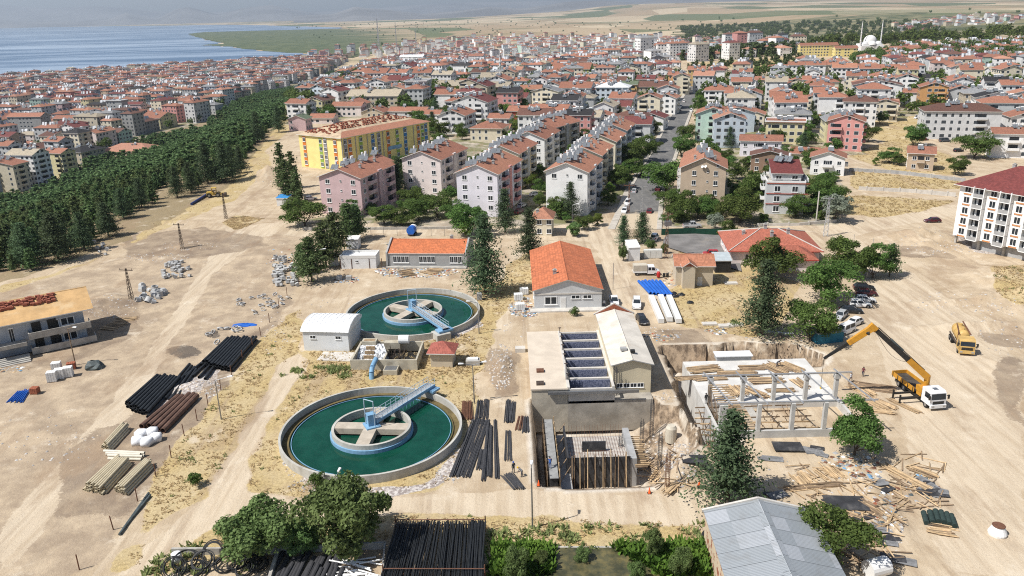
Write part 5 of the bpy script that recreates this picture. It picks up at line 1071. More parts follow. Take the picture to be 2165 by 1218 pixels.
# ------------------------------------------------------------------ vehicles
PAINT = {'white': (.75, .75, .74), 'black': (.015, .015, .017), 'dark red': (.14, .012, .018), 'silver': (.42, .43, .44), 'red': (.40, .02, .02), 'dark grey': (.07, .075, .08), 'dark blue': (.02, .03, .07), 'maroon': (.09, .012, .018)}
def paint(n):
    k = n + ' car paint'
    if k not in _mc:
        t = NT(k); t.b.inputs['Coat Weight'].default_value = .6; t.b.inputs['Coat Roughness'].default_value = .05; c = PAINT[n]
        _mc[k] = t.out(t.mix(t.ramp(t.noise(2.5, 4), .45, .75), c, [x * .8 + .035 for x in c]), .38)
    return _mc[k]
KINDS = {'saloon': (4.3, 1.70, 1.40, (-2.0, -1.35, .35, 1.05), .88), 'hatchback': (3.9, 1.68, 1.45, (-1.9, -1.6, .4, 1.0), .88), 'estate': (4.3, 1.70, 1.45, (-2.1, -1.85, .35, 1.05), .88), 'off-roader': (4.4, 1.85, 1.72, (-2.1, -1.8, .35, .95), 1.0), 'van': (4.6, 1.8, 1.85, (-2.25, -2.1, 1.0, 1.6), 1.0), 'pickup': (5.1, 1.85, 1.75, (-.75, -.45, .75, 1.35), 1.0)}
_cars = {}
def car(kind, col, p, ang, label, group=None):
    key = (kind, col); ang = R(ang)
    if key in _cars: return dup(_cars[key], p, ang, label, group)
    L, w, Ht, (c0, r0, r1, c1), zb = KINDS[kind]; w /= 2
    t = thing('car' if kind not in ('pickup', 'van') else ('pickup_truck' if kind == 'pickup' else 'van'), label, 'car' if kind not in ('pickup', 'van') else kind, p, ang, group)
    b = MB(); h = L / 2
    st = [(-h, zb * .62, w * .86), (-h + .12, zb * .95, w * .96), (-h * .72, zb, w), (h * .3, zb, w), (h * .62, zb * .93, w), (h - .22, zb * .80, w * .95), (h, zb * .58, w * .84)]
    rings = []
    for x, z, ww in st: rings.append([(x, -ww * .95, .24), (x, -ww, z * .62), (x, -ww * .92, z), (x, ww * .92, z), (x, ww, z * .62), (x, ww * .95, .24)])
    vs = [q for r in rings for q in r]; n = len(st)
    b.add(vs, [[a * 6 + i, (a + 1) * 6 + i, (a + 1) * 6 + (i + 1) % 6, a * 6 + (i + 1) % 6][::-1] for a in range(n - 1) for i in range(6)] + [list(range(6))[::-1][::-1], list(range((n - 1) * 6, n * 6))[::-1]])
    a, c = w * .9, w * .70
    B = [(c0, -a, zb - .02), (c1, -a, zb - .04), (c1, a, zb - .04), (c0, a, zb - .02)]; U = [(r0, -c, Ht), (r1, -c, Ht), (r1, c, Ht), (r0, c, Ht)]
    b.add(B + U, [[0, 1, 5, 4], [1, 2, 6, 5], [2, 3, 7, 6], [3, 0, 4, 7], [4, 5, 6, 7]])
    if kind == 'pickup': b.box(-h + .1, c0, -w * .9, -w * .82, zb, zb + .02); 
    for x in (-h * .62, h * .64):
        for s in (-1, 1): b.box(x - .42, x + .42, s * w * .97 - .02, s * w * .97 + .02, .2, .66, 1)
    b.build('body', [paint(col), M['darkmetal']], t)
    g = MB(); mv = lambda p, q, s: tuple(p[i] + (q[i] - p[i]) * s for i in range(3))
    def pane(i, j, u0, u1, v0, v1):
        P = lambda u, v: mv(mv(B[i], B[j], u), mv(U[i], U[j], u), v); ps = [Vector(P(u0, v0)), Vector(P(u1, v0)), Vector(P(u1, v1)), Vector(P(u0, v1))]
        nrm = (ps[1] - ps[0]).cross(ps[2] - ps[0]).normalized() * .018; g.add([q + nrm for q in ps], [[0, 1, 2, 3]])
    for u0, u1 in ((.08, .46), (.52, .90)): pane(0, 1, u0, u1, .15, .9); pane(2, 3, 1 - u1, 1 - u0, .15, .9)
    pane(1, 2, .06, .94, .08, .93); pane(3, 0, .08, .92, .2, .9); g.build('glazing', M['glass'], t)
    wm = bpy.data.meshes.get('wheel') or MB().tube((0, -.11, 0), (0, .11, 0), .32, n=14).tube((0, -.12, 0), (0, .12, 0), .17, n=10, m=1).mesh('wheel', [M['tyre'], M['chrome']])
    for x in (-h * .62, h * .64):
        for s in (-1, 1): put('wheel', wm, t, (x, s * (w - .10), .32))
    for s in (-1, 1): put('headlight', MB().box(h - .10, h - .02, s * w * .68 - .18, s * w * .68 + .18, zb * .58, zb * .74).mesh('headlight', M['steel']), t); put('tail_light', MB().box(-h + .0, -h + .06, s * w * .7 - .14, s * w * .7 + .14, zb * .66, zb * .88).mesh('tail_light', M['red']), t)
    put('number_plate', MB().box(h - .03, h + .012, -.26, .26, .42, .54).mesh('number_plate', M['white']), t)
    if kind == 'pickup': put('load_bed', MB().box(-h + .15, c0 - .08, -w * .8, w * .8, zb - .03, zb + .015, 0).box(-h + .12, c0 - .05, -w * .93, -w * .84, zb, zb + .1, 1).box(-h + .12, c0 - .05, w * .84, w * .93, zb, zb + .1, 1).mesh('load_bed', [M['darkmetal'], paint(col)]), t)
    _cars[key] = t; return t
for u, v, kd, cl, a, lb in ((1320, 449, 'saloon', 'white', 255, 'white saloon parked at the street mouth, nearest the junction'), (1327, 433, 'off-roader', 'white', 255, 'white off-roader parked behind the white saloon at the street mouth'), (1341, 407, 'saloon', 'silver', 75, 'silver saloon driving on the left of the street'),
    (1358, 373, 'saloon', 'black', 75, 'black saloon parked by the block with balconies'), (1364, 362, 'hatchback', 'dark grey', 75, 'dark grey hatchback parked ahead of the black one'), (1373, 450, 'hatchback', 'dark red', 75, 'dark red hatchback near the street lamp at the junction'), (1391, 402, 'saloon', 'dark red', 75, 'dark red saloon half hidden by the leafy street tree'),
    (1440, 226, 'saloon', 'white', 75, 'white saloon in the upper street, left kerb'), (1436, 234, 'saloon', 'silver', 75, 'silver saloon in the upper street, left kerb'), (1446, 216, 'van', 'white', 75, 'white van in the upper street, left kerb'), (1470, 214, 'saloon', 'white', 255, 'white saloon in the upper street, right kerb'), (1472, 206, 'saloon', 'dark grey', 255, 'dark grey saloon far up the street'), (1461, 236, 'hatchback', 'white', 255, 'white hatchback on the right kerb by the mint house'),
    (1104, 438, 'saloon', 'silver', 60, 'silver saloon in the shade between the blocks'), (1098, 451, 'hatchback', 'dark red', 60, 'dark red hatchback behind the spruce by the block'), (1133, 414, 'saloon', 'white', 20, 'white saloon parked in the court of the cream block'), (1150, 394, 'hatchback', 'dark blue', 70, 'dark blue hatchback in the court'), (657, 423, 'saloon', 'white', 20, 'white saloon beside the mauve block'), (946, 440, 'saloon', 'silver', 30, 'silver saloon by the pale pink block'), (958, 434, 'hatchback', 'white', 30, 'white hatchback by the pale pink block'),
    (1463, 481, 'pickup', 'silver', 0, 'silver double-cab pickup behind the green fence'), (1384, 506, 'off-roader', 'white', 70, 'white off-roader on the edge of the parking lot'), (1502, 540, 'hatchback', 'red', 170, 'red hatchback beside the grey sheet shed'), (1971, 470, 'saloon', 'maroon', 180, 'maroon saloon alone on the dirt by the new building'),
    (1941, 251, 'van', 'white', 200, 'white van on the lane above the field'), (1952, 297, 'saloon', 'dark red', 10, 'dark red saloon below the big brown-roofed house'), (1997, 300, 'van', 'dark grey', 0, 'dark grey van below the big brown-roofed house'), (2026, 321, 'hatchback', 'black', 10, 'black hatchback beside the round field tree'),
    (1826, 612, 'saloon', 'black', -12, 'black saloon, first in the row under the trees'), (1831, 624, 'saloon', 'maroon', -12, 'maroon saloon in the row under the trees'), (1827, 638, 'saloon', 'white', -14, 'white saloon in the row under the trees'), (1818, 648, 'estate', 'white', -14, 'white estate car, its tail to the trees, next to the white saloon'), (1799, 661, 'saloon', 'black', -12, 'black saloon below the white estate car'), (1777, 672, 'saloon', 'silver', 230, 'silver saloon deep in the tree shade'), (1805, 687, 'saloon', 'white', 215, 'white saloon speckled with leaf shade'), (1786, 704, 'van', 'white', 215, 'white van with windowed sides beside the blue bin hut'),
    (1298, 642, 'pickup', 'white', 268, 'white pickup in the shade of the orange-roofed hall'), (1346, 648, 'off-roader', 'white', 262, 'white off-roader with open door facing the works'), (1357, 681, 'saloon', 'black', 275, 'black saloon beside the white wrapped packs')):
    p = S(u, v) if v > 340 else G(u, v); car(kd, cl, (p.x, p.y, p.z), a, lb); PLACED.append((p.x, p.y, 2.5))
def wheels(t, xs, ys, r, wd=.3):
    wm = MB().tube((0, -wd / 2, 0), (0, wd / 2, 0), r, n=18).tube((0, -wd / 2 - .02, 0), (0, wd / 2 + .02, 0), r * .55, n=12, m=1).mesh('wheel', [M['tyre'], M['chrome']])
    for x in xs:
        for y in ys: put('wheel', wm, t, (x, y, r))
def cab(t, x, m, L=2.2, w=2.45, z0=.75, Ht=3.0, stripe=None):
    b = MB(); h = w / 2; P = [(x, z0), (x + L, z0), (x + L + .12, z0 + .9), (x + L - .12, Ht - .25), (x + L - .5, Ht), (x, Ht)]
    n = len(P); b.add([(px, -h, pz) for px, pz in P] + [(px, h, pz) for px, pz in P], [list(range(n)), list(range(n, 2 * n))[::-1]] + [[i, i + n, (i + 1) % n + n, (i + 1) % n][::-1] for i in range(n)])
    c = put('cab', b.mesh('cab', m), t)
    g = MB(); X0, Z0, X1, Z1 = x + L + .10, z0 + 1.02, x + L - .09, Ht - .35
    g.add([(X0 + .02, -h * .9, Z0), (X0 + .02, h * .9, Z0), (X1 + .02, h * .9, Z1), (X1 + .02, -h * .9, Z1)], [[0, 1, 2, 3]])
    for s in (-1, 1): g.box(x + L * .35, x + L - .2, s * h - .015 if s > 0 else -h - .015, s * h + .015 if s > 0 else -h + .015, z0 + 1.0, Ht - .4)
    put('windscreen', g.mesh('windscreen', M['glass']), c)
    put('bumper', MB().box(x + L + .0, x + L + .28, -h, h, z0 - .3, z0 + .25).mesh('bumper', m), c)
    put('grille', MB().box(x + L + .05, x + L + .14, -h * .7, h * .7, z0 + .3, z0 + .75).mesh('grille', M['darkmetal']), c)
    for s in (-1, 1):
        put('headlight', MB().box(x + L + .27, x + L + .30, s * h * .72 - .2, s * h * .72 + .2, z0 - .12, z0 + .12).mesh('headlight', M['steel']), c)
        put('mirror', MB().box(x + L + .05, x + L + .2, s * (h + .28) - .12, s * (h + .28) + .12, Ht - 1.15, Ht - .5).box(x + L - .05, x + L + .1, s * (h + .1) - .1, s * (h + .1) + .1, Ht - .7, Ht - .64).mesh('mirror', M['darkmetal']), c)
    return c
# crane truck
a, q = S(1981, 868), S(1900, 806); ang = atan2(a.y - q.y, a.x - q.x); LT = 10.2
base = Vector((a.x - cos(ang) * LT, a.y - sin(ang) * LT, a.z))
ctk = thing('crane_truck', 'white-cabbed truck with orange load bed and folded-out black and orange crane boom', 'crane truck', base, ang)
MB().box(0, 9.0, -.45, .45, .75, 1.05).box(.6, 8, -1.0, 1.0, .5, .75).build('chassis', M['darkmetal'], ctk); c = cab(ctk, 7.9, mat('white truck paint', (.76, .76, .76), .35, .05, 1))
put('roof_hatch', MB().box(8.7, 9.4, -.35, .35, 3.0, 3.06).mesh('roof_hatch', M['chrome']), c); wheels(ctk, (9.0,), (-1.05, 1.05), .52); wheels(ctk, (2.0, 3.3), (-1.0, 1.0), .52, .5)
bd = put('load_bed', MB().box(0, 6.0, -1.2, 1.2, 1.15, 1.3, 0).mesh('load_bed', mat('worn dark deck', (.075, .065, .055), .8, .4, 1.2)), ctk)
for y0, y1, x0, x1 in ((-1.28, -1.2, 0, 6), (1.2, 1.28, 0, 6), (-1.2, 1.2, -.08, 0)): put('drop_side', MB().box(x0, x1, y0, y1, 1.1, 1.85).mesh('drop_side', M['orange']), bd)
for k in range(5): put('stake', MB().box(.3 + k * 1.35, .42 + k * 1.35, -1.34, -1.281, 1.0, 1.88).mesh('stake', M['darkmetal']), bd)
for x in (5.6, 7.4): put('outrigger', MB().box(x - .14, x + .14, -4.3, 1.6, .75, 1.0).box(x - .1, x + .1, -4.35, -4.15, .05, 1.5).box(x - .25, x + .25, -4.5, -4.0, 0, .06).mesh('outrigger', M['darkmetal']), ctk)
cr_ = put('crane', MB().box(6.4, 7.5, -1.1, 1.1, 1.05, 1.7).tube((6.9, 0, 1.6), (6.9, 0, 4.0), .42, n=12).box(6.5, 7.3, -.6, .6, 1.7, 2.6).mesh('crane', M['orange']), ctk)
inv = (Matrix.Translation(base) @ Matrix.Rotation(ang, 4, 'Z')).inverted()
E0 = Vector((6.9, 0, 3.9)); E1 = inv @ W(1846, 692, 12.0); E2 = inv @ W(1742, 758, 6.3)
def beam(p, q, w0, w1, m, nm, par, off=0.):
    p, q = Vector(p), Vector(q); d = (q - p); n = d.normalized(); s = n.cross(Vector((0, 0, 1))).normalized(); u = s.cross(n); b = MB()
    P = [c + s * a_ * ww + u * (b_ * ww * 1.3 + off) for c, ww in ((p, w0), (q, w1)) for a_, b_ in ((-1, -1), (1, -1), (1, 1), (-1, 1))]
    b.add(P, [[3, 2, 1, 0], [4, 5, 6, 7], [0, 1, 5, 4], [1, 2, 6, 5], [2, 3, 7, 6], [3, 0, 4, 7]]); return put(nm, b.mesh(nm, m), par)
beam(E0, E0.lerp(E1, .36), .38, .34, M['orange'], 'boom', cr_); beam(E0.lerp(E1, .34), E0.lerp(E1, .97), .31, .26, M['darkmetal'], 'boom', cr_); beam(E0.lerp(E1, .5), E0.lerp(E1, .72), .16, .16, M['tarp'], 'jib_box', cr_, .42); beam(E0.lerp(E1, .1), E0.lerp(E1, .95), .05, .05, M['darkmetal'], 'ram', cr_, .5)
beam(E0.lerp(E1, .95), E0.lerp(E1, 1.05), .34, .30, M['orange'], 'knuckle', cr_); beam(E1, E1.lerp(E2, .5), .36, .28, M['orange'], 'jib', cr_); beam(E1.lerp(E2, .45), E2, .22, .13, M['darkmetal'], 'jib', cr_); beam(E1.lerp(E2, .05), E1.lerp(E2, .5), .07, .07, M['chrome'], 'ram', cr_, -.45)
put('winch_drum', MB().tube(E1.lerp(E2, .12) + Vector((-.3, -.3, -.2)), E1.lerp(E2, .12) + Vector((.3, .3, -.2)), .38, n=12).mesh('winch_drum', M['darkmetal']), cr_)
hz = Vector((E2.x, E2.y, 1.6)); put('rope', MB().tube(E2, hz, .035, n=4).mesh('rope', M['darkmetal']), cr_); put('hook', MB().box(-.12, .12, -.08, .08, -.5, .1).mesh('hook', M['yellow']), cr_, hz)
b = MB(); P = [E0.lerp(E1, .98).lerp(E0.lerp(E1, .3), i / 8) - Vector((0, 0, 1.6 * sin(pi * i / 8))) for i in range(9)]; b.path(P, .03, n=4); put('hose', b.mesh('hose', M['darkmetal']), cr_)
put('hydraulic_unit', MB().box(6.2, 7.7, -1.15, -.6, 1.7, 2.5).box(7.55, 7.7, .2, 1.0, 1.7, 2.4, 1).mesh('hydraulic_unit', [M['orange'], M['red']]), cr_)
PLACED.append((base.x + 3, base.y - 3, 6))
# vacuum truck
a, q = S(2042, 752), S(2012, 700); ang = atan2(a.y - q.y, a.x - q.x)
base = Vector((a.x - cos(ang) * 8.4, a.y - sin(ang) * 8.4, a.z)); vt = thing('tank_truck', 'tan sewage tank truck with round tank, facing the works on open dirt', 'tank truck', base, ang)
MB().box(0, 7.4, -.45, .45, .75, 1.05).build('chassis', M['darkmetal'], vt); c = cab(vt, 6.4, M['ochre'], L=2.0, Ht=2.85); wheels(vt, (7.3,), (-1.05, 1.05), .5); wheels(vt, (1.2, 2.5), (-1.0, 1.0), .5, .5)
b = MB().lathe([(0, 0), (.7, .08), (1.02, .35), (1.08, .8), (1.08, 4.2), (1.02, 4.65), (.7, 4.92), (0, 5.0)], n=20); me = b.mesh('tank', M['ochre'], smooth=True); o = put('tank', me, vt, (.5, 0, 2.15)); o.rotation_euler = (0, pi / 2, 0)
for x in (1.6, 3.1, 4.5): o = put('tank_band', MB().lathe([(1.085, -.06), (1.12, -.06), (1.12, .06), (1.085, .06)], n=20).mesh('tank_band', M['ochre']), vt, (x, 0, 2.15)); o.rotation_euler = (0, pi / 2, 0)
MB().tube((2.2, 0, 3.2), (2.2, 0, 3.5), .35, n=12).tube((4.2, 0, 3.2), (4.2, 0, 3.45), .25, n=10).build('manhole', M['ochre'], vt)
MB().tube((.6, .7, 3.3), (5.9, .9, 2.9), .12, n=8).tube((5.7, -1.0, 1.2), (5.7, -1.0, 3.2), .12, n=8).tube((5.7, -1.0, 3.2), (2.2, -.6, 3.45), .1, n=8).build('suction_boom', M['rust'], vt)
MB().box(5.5, 6.2, -1.0, 1.0, 1.05, 1.9).box(.4, 5.4, -1.15, -.95, 1.0, 1.2).box(.4, 5.4, .95, 1.15, 1.0, 1.2).build('pump_frame', M['dsteel'], vt); PLACED.append((base.x, base.y, 6))
# white double-cab lorry with canvas box
p = S(1338, 581); lt = thing('flatbed_lorry', 'white double-cab lorry with beige canvas load box, side-on by the hedges', 'lorry', (p.x, p.y, p.z), R(-2))
MB().box(0, 3.1, -1.0, 1.0, .75, 1.15, 0).box(0, 3.1, -1.02, 1.02, 1.15, 2.5, 1).build('load_box', [M['white'], mat('beige canvas', (.50, .45, .36), .9, .1, 1)], lt)
P = [(3.2, .45), (5.9, .45), (5.9, 1.0), (5.2, 1.25), (4.75, 2.15), (3.2, 2.2)]; n = 6
cb = put('cab', MB().add([(x, -.95, z) for x, z in P] + [(x, .95, z) for x, z in P], [list(range(n)), list(range(n, 2 * n))[::-1]] + [[i, i + n, (i + 1) % n + n, (i + 1) % n][::-1] for i in range(n)]).mesh('cab', mat('white truck paint', 0)), lt)
g = MB()
for s in (-.955, .955): g.quad((3.35, s, 1.3), (4.0, s, 1.3), (4.0, s, 2.0), (3.35, s, 2.0)).quad((4.15, s, 1.3), (5.0, s, 1.25), (4.7, s, 2.0), (4.15, s, 2.0))
g.add([(5.22, -.8, 1.27), (5.22, .8, 1.27), (4.8, .8, 2.1), (4.8, -.8, 2.1)], [[0, 1, 2, 3]]); put('window', g.mesh('window', M['glass']), cb); wheels(lt, (.9, 5.0), (-.85, .85), .36, .22); PLACED.append((p.x + 3, p.y, 4))
# blue water bowser
p = S(872, 497); wb = thing('water_bowser', 'blue and white water tank on wheels behind the grey building', 'water tank', (p.x, p.y, p.z), R(80))
MB().tube((-1.6, 0, 1.6), (.4, 0, 1.6), 1.15, n=18).build('tank', M['blue'], wb); MB().tube((.41, 0, 1.6), (1.5, 0, 1.6), 1.14, n=18).build('tank_end', M['white'], wb); MB().box(-1.7, 1.6, -.8, .8, .4, .6).build('frame', M['dsteel'], wb); wheels(wb, (-.6, .7), (-.9, .9), .4)
# yellow wheel loader and blue trailer pipe by the pines
p = S(455, 416); ld = thing('wheel_loader', 'yellow wheel loader with roofed cab at the pine edge', 'loader', (p.x, p.y, p.z), R(10)); ym2 = mat('machine yellow', (.55, .37, .08), .55, .15, 1)
MB().box(-2.6, -.3, -.9, .9, .8, 1.8).box(-.3, 1.6, -.6, .6, .7, 1.4).build('body', ym2, ld); MB().box(-.9, .7, -.8, .8, 3.0, 3.15).box(-.85, -.78, -.75, .75, 1.6, 3).box(.55, .62, -.75, .75, 1.4, 3).build('cab', ym2, ld); MB().box(1.6, 3.0, -.5, -.3, .6, 1.2).box(1.6, 3.0, .3, .5, .6, 1.2).build('arm', ym2, ld); MB().box(2.9, 3.7, -1.3, 1.3, .2, 1.1).build('bucket', M['dsteel'], ld); wheels(ld, (-1.7, 1.1), (-1.05, 1.05), .75, .5)
a, q = S(405, 434), S(443, 411); tag(MB().tube((a.x, a.y, a.z + .4), (q.x, q.y, q.z + .5), .4, n=10).build('large_pipe', mat('dark blue pipe', (.02, .04, .15), .5, .2, 1)), 'dark blue thick pipe lying at the pine edge behind the loader', 'pipe')
# ------------------------------------------------------------------ people: one skinned body per pose
def person(p, ang, label, pose, shirt, trouser, helmet=None):
    j = {'hip': (0, 0, .92), 'chest': (0, 0, 1.30), 'neck': (0, 0, 1.46), 'head': (0, .02, 1.60), 'crown': (0, .02, 1.74)}
    sway = {'stand': (0, 0), 'walk': (.22, -.22), 'bend': (.08, -.05)}[pose]
    for s, k in ((-1, 0), (1, 1)):
        f = sway[k]; j.update({f'h{s}': (s * .1, 0, .88), f'k{s}': (s * .11, f * .6 + .03, .48), f'a{s}': (s * .11, f - .04, .08), f't{s}': (s * .12, f + .12, .04), f's{s}': (s * .19, 0, 1.40), f'e{s}': (s * .25, -f * .5 - .03, 1.12), f'w{s}': (s * .23, -f + .1, .90), f'd{s}': (s * .22, -f + .14, .80)})
    if pose == 'bend':
        for k in ('chest', 'neck', 'head', 'crown', 's-1', 's1'): x, y, z = j[k]; d = z - .92; j[k] = (x, y + d * .8, .92 + d * .6)
        for s in (-1, 1): j[f'e{s}'] = (s * .25, .45, .86); j[f'w{s}'] = (s * .16, .55, .62); j[f'd{s}'] = (s * .14, .58, .53)
    nm = list(j); E = [('hip', 'chest'), ('chest', 'neck'), ('neck', 'head'), ('head', 'crown')]
    for s in (-1, 1): E += [('hip', f'h{s}'), (f'h{s}', f'k{s}'), (f'k{s}', f'a{s}'), (f'a{s}', f't{s}'), ('chest', f's{s}'), (f's{s}', f'e{s}'), (f'e{s}', f'w{s}'), (f'w{s}', f'd{s}')]
    rad = {'hip': .15, 'chest': .16, 'neck': .06, 'head': .095, 'crown': .06, 'h': .1, 'k': .065, 'a': .045, 't': .04, 's': .075, 'e': .045, 'w': .03, 'd': .035}
    me = bpy.data.meshes.new('p'); me.from_pydata([j[k] for k in nm], [(nm.index(a), nm.index(b)) for a, b in E], []); o = bpy.data.objects.new('p', me); C.objects.link(o)
    md = o.modifiers.new('s', 'SKIN'); o.modifiers.new('u', 'SUBSURF').levels = 1
    for i, k in enumerate(nm): r = rad.get(k, rad.get(k[0], .05)); me.skin_vertices[0].data[i].radius = (r, r * (.8 if k in ('hip', 'chest') else 1))
    me.skin_vertices[0].data[0].use_root = True
    m2 = bpy.data.meshes.new_from_object(o.evaluated_get(bpy.context.evaluated_depsgraph_get())); bpy.data.objects.remove(o)
    m2.name = 'person'; m2.materials.clear()
    for m in (M['skin'], shirt, trouser, M['darkmetal']): m2.materials.append(m)
    for f in m2.polygons:
        z, x = f.center.z, abs(f.center.x); hz_ = j['neck'][2] + .02
        f.material_index = 3 if z < .1 else 2 if z < .93 and x < .19 else 0 if (z > hz_ or (x > .2 and z < 1.05)) else 1
        f.use_smooth = True
    t = tag(put('person', m2, None, p, R(ang)), label, 'person'); hd = Vector(j['head'])
    MB().lathe([(0, .15), (.08, .12), (.115, .04), (.12, -.02), (.10, -.02), (.1, .03), (0, .12)], n=12).build('hard_hat' if helmet else 'hair', helmet or M['darkmetal'], t, hd + Vector((0, 0, .02))); return t
cl = lambda n, c: mat(n, c, .9, .1, 3)
for u, v, h, a, lb, ps, s_, t_, hm in ((1798, 808, None, 200, 'person in white shirt walking towards the lumber', 'walk', cl('white shirt', (.6, .6, .6)), cl('dark jeans', (.04, .05, .08)), None), (1824, 796, None, 150, 'person in dark red shirt standing by the crane stay', 'stand', cl('maroon shirt', (.16, .04, .05)), cl('dark jeans', 0), None), (1492, 853, dk, 20, 'person in dark clothes standing on the concrete shell wall', 'stand', cl('dark shirt', (.05, .055, .06)), cl('grey trousers', (.2, .2, .2)), None),
    (1163, 990, -.65, 0, 'person in blue bending over the narrow formed wall', 'bend', cl('blue overalls', (.03, .08, .25)), cl('blue overalls', 0), None), (1086, 1000, None, 30, 'person with blue cap beside the rebar heap', 'stand', cl('dark shirt', 0), cl('dark jeans', 0), M['blue']), (1277, 650, None, 180, 'person in white shirt standing in the shade of the orange-roofed hall', 'stand', cl('white shirt', 0), cl('dark jeans', 0), None), (1104, 1008, None, 80, 'bending person in grey shirt by the rebar tangle', 'bend', cl('grey shirt', (.25, .26, .27)), cl('dark jeans', 0), M['yellow']), (1642, 777, dk, 250, 'person crouched among lumber on the pale slab', 'bend', cl('dark shirt', 0), cl('dark jeans', 0), None)):
    p = S(u, v) if h is None else W(u, v, h); person((p.x, p.y, p.z), a, lb, ps, s_, t_, hm)
# ------------------------------------------------------------------ pipes, bars and stacks lying about the works
def lerp2(a, b, s): return a[0] + (b[0] - a[0]) * s, a[1] + (b[1] - a[1]) * s
def pipes(name, label, cat, group, lo, hi, n, r, m, layers=1, hollow=True, jit=1.5, z0=0.0):
    """n pipes side by side between two pixel edges of the photograph, stacked in layers; each pipe its own thing"""
    for L in range(layers):
        for i in range(n - L):
            s = (i + .5 + L * .5) / n; a, b = S(*lerp2(*lo, s)), S(*lerp2(*hi, s)); d = (b - a); ln = d.length; d.normalize()
            a = a + d * rnd.uniform(-jit, jit) * .3; b = b + d * rnd.uniform(-jit, jit) * .3; up = Vector((0, 0, r + z0 + L * r * 1.75)); a = a + up; b = b + up; b.z += rnd.uniform(0, .05)
            o = (MB().pipe((0, 0, 0), b - a, r, r * .82, 10) if hollow else MB().tube((0, 0, 0), b - a, r, n=6)).build(name, m, loc=a); tag(o, label, cat, group)
BP = 'black pipes stacked along the left fence'
pipes('black_pipe', 'black plastic pipe lying in the fanned stacks along the left fence', 'pipe', BP, ((262, 858), (318, 884)), ((330, 800), (388, 806)), 9, .28, M['black'], 2)
pipes('black_pipe', 'black plastic pipe lying in the fanned stacks along the left fence', 'pipe', BP, ((338, 838), (372, 856)), ((398, 772), (418, 786)), 4, .26, M['black'], 1)
pipes('black_pipe', 'black plastic pipe lying in the fanned stacks along the left fence', 'pipe', BP, ((386, 796), (440, 806)), ((446, 752), (470, 760)), 4, .26, M['black'], 1)
pipes('black_pipe', 'black plastic pipe lying in the fanned stacks along the left fence', 'pipe', BP, ((425, 772), (492, 788)), ((478, 722), (548, 722)), 11, .30, M['black'], 2)
pipes('brown_pipe', 'rust brown steel pipe lying below the gravel heap', 'pipe', 'brown steel pipes below the gravel heap', ((296, 905), (352, 916)), ((376, 840), (422, 842)), 5, .44, M['brown_pipe'], 1)
pipes('cream_pipe', 'cream pipe in the upright-ended stack beside the white bags', 'pipe', 'cream pipes beside the white bags', ((214, 950), (236, 955)), ((254, 906), (276, 912)), 6, .16, M['cream_pipe'], 4)
pipes('pale_pipe', 'pale pipe lying crosswise between the cream stacks', 'pipe', 'pale crosswise pipes', ((227, 956), (226, 974)), ((305, 961), (296, 976)), 4, .2, mat('pale pipe', (.62, .58, .48), .6, .1, 1), 2)
pipes('cream_pipe', 'cream pipe in the double stack at the foot of the fence', 'pipe', 'cream pipes in the double stack', ((176, 1036), (226, 1046)), ((243, 978), (280, 984)), 10, .17, M['cream_pipe'], 4)
pipes('cream_pipe', 'cream pipe in the double stack at the foot of the fence', 'pipe', 'cream pipes in the double stack', ((240, 1040), (272, 1048)), ((305, 982), (328, 988)), 7, .17, M['cream_pipe'], 4)
pipes('blue_pipe', 'blue large pipe lying beside the white packs', 'pipe', 'blue large pipes beside the white packs', ((1346, 597), (1398, 596)), ((1372, 624), (1424, 628)), 7, .33, M['blue'], 1)
pipes('blue_pipe', 'thin blue pipe lying by the brick pallet', 'pipe', 'thin blue pipes by the brick pallet', ((14, 850), (50, 852)), ((38, 828), (64, 828)), 9, .09, M['blue'], 2, False)
for a, b in (((253, 1133), (315, 1045)), ((262, 1120), (318, 1050))): p, q = S(*a), S(*b); tag(MB().tube((0, 0, .2), q - p + Vector((0, 0, .2)), .16, n=8).build('old_pipe', M['tarp'], loc=p), 'old dark pipe lying under the fence by the track, ' + ('outer' if a[0] < 260 else 'inner') + ' one', 'pipe')
# rebar bundles
Zb = lambda x, y: (560 + x / 3.806, 740 + y / 3.806); Zp = lambda x, y: (1040 + x / 2.9, 640 + y / 2.9)
RB = [(Zb(1520, 1020), Zb(1690, 560), 'thickest leftmost'), (Zb(1548, 1020), Zb(1715, 558), 'second thick'), (Zb(1576, 1022), Zb(1745, 560), 'third thick'), (Zb(1622, 1026), Zb(1790, 566), 'fourth, set apart'), (Zb(1760, 1052), Zb(1800, 590), 'thin leaning'), (Zb(1808, 1022), Zb(1822, 615), 'slim middle'), (Zb(1868, 1032), Zb(1852, 570), 'long slim right'), (Zb(1722, 962), Zb(1750, 806), 'short splayed'),
      (Zb(1612, 562), Zb(1612, 420), 'short rusty left'), (Zb(1648, 562), Zb(1644, 418), 'short rusty right'), (Zb(1715, 552), Zb(1730, 410), 'short grey by the lamp'), (Zb(1768, 552), Zb(1784, 405), 'short grey beside the earth heap'), (Zp(92, 735), Zp(100, 600), 'upper'), (Zp(112, 735), Zp(130, 612), 'upper tilted'), (Zp(95, 970), Zp(98, 790), 'broad lower'), (Zp(162, 782), Zp(178, 700), 'rusty near the pit'), (Zp(206, 796), Zp(206, 702), 'grey near the pit'), (Zp(80, 1062), Zp(150, 1148), 'diagonal'), (Zp(110, 1055), Zp(185, 1148), 'diagonal nearest the cone')]
_rod = {}
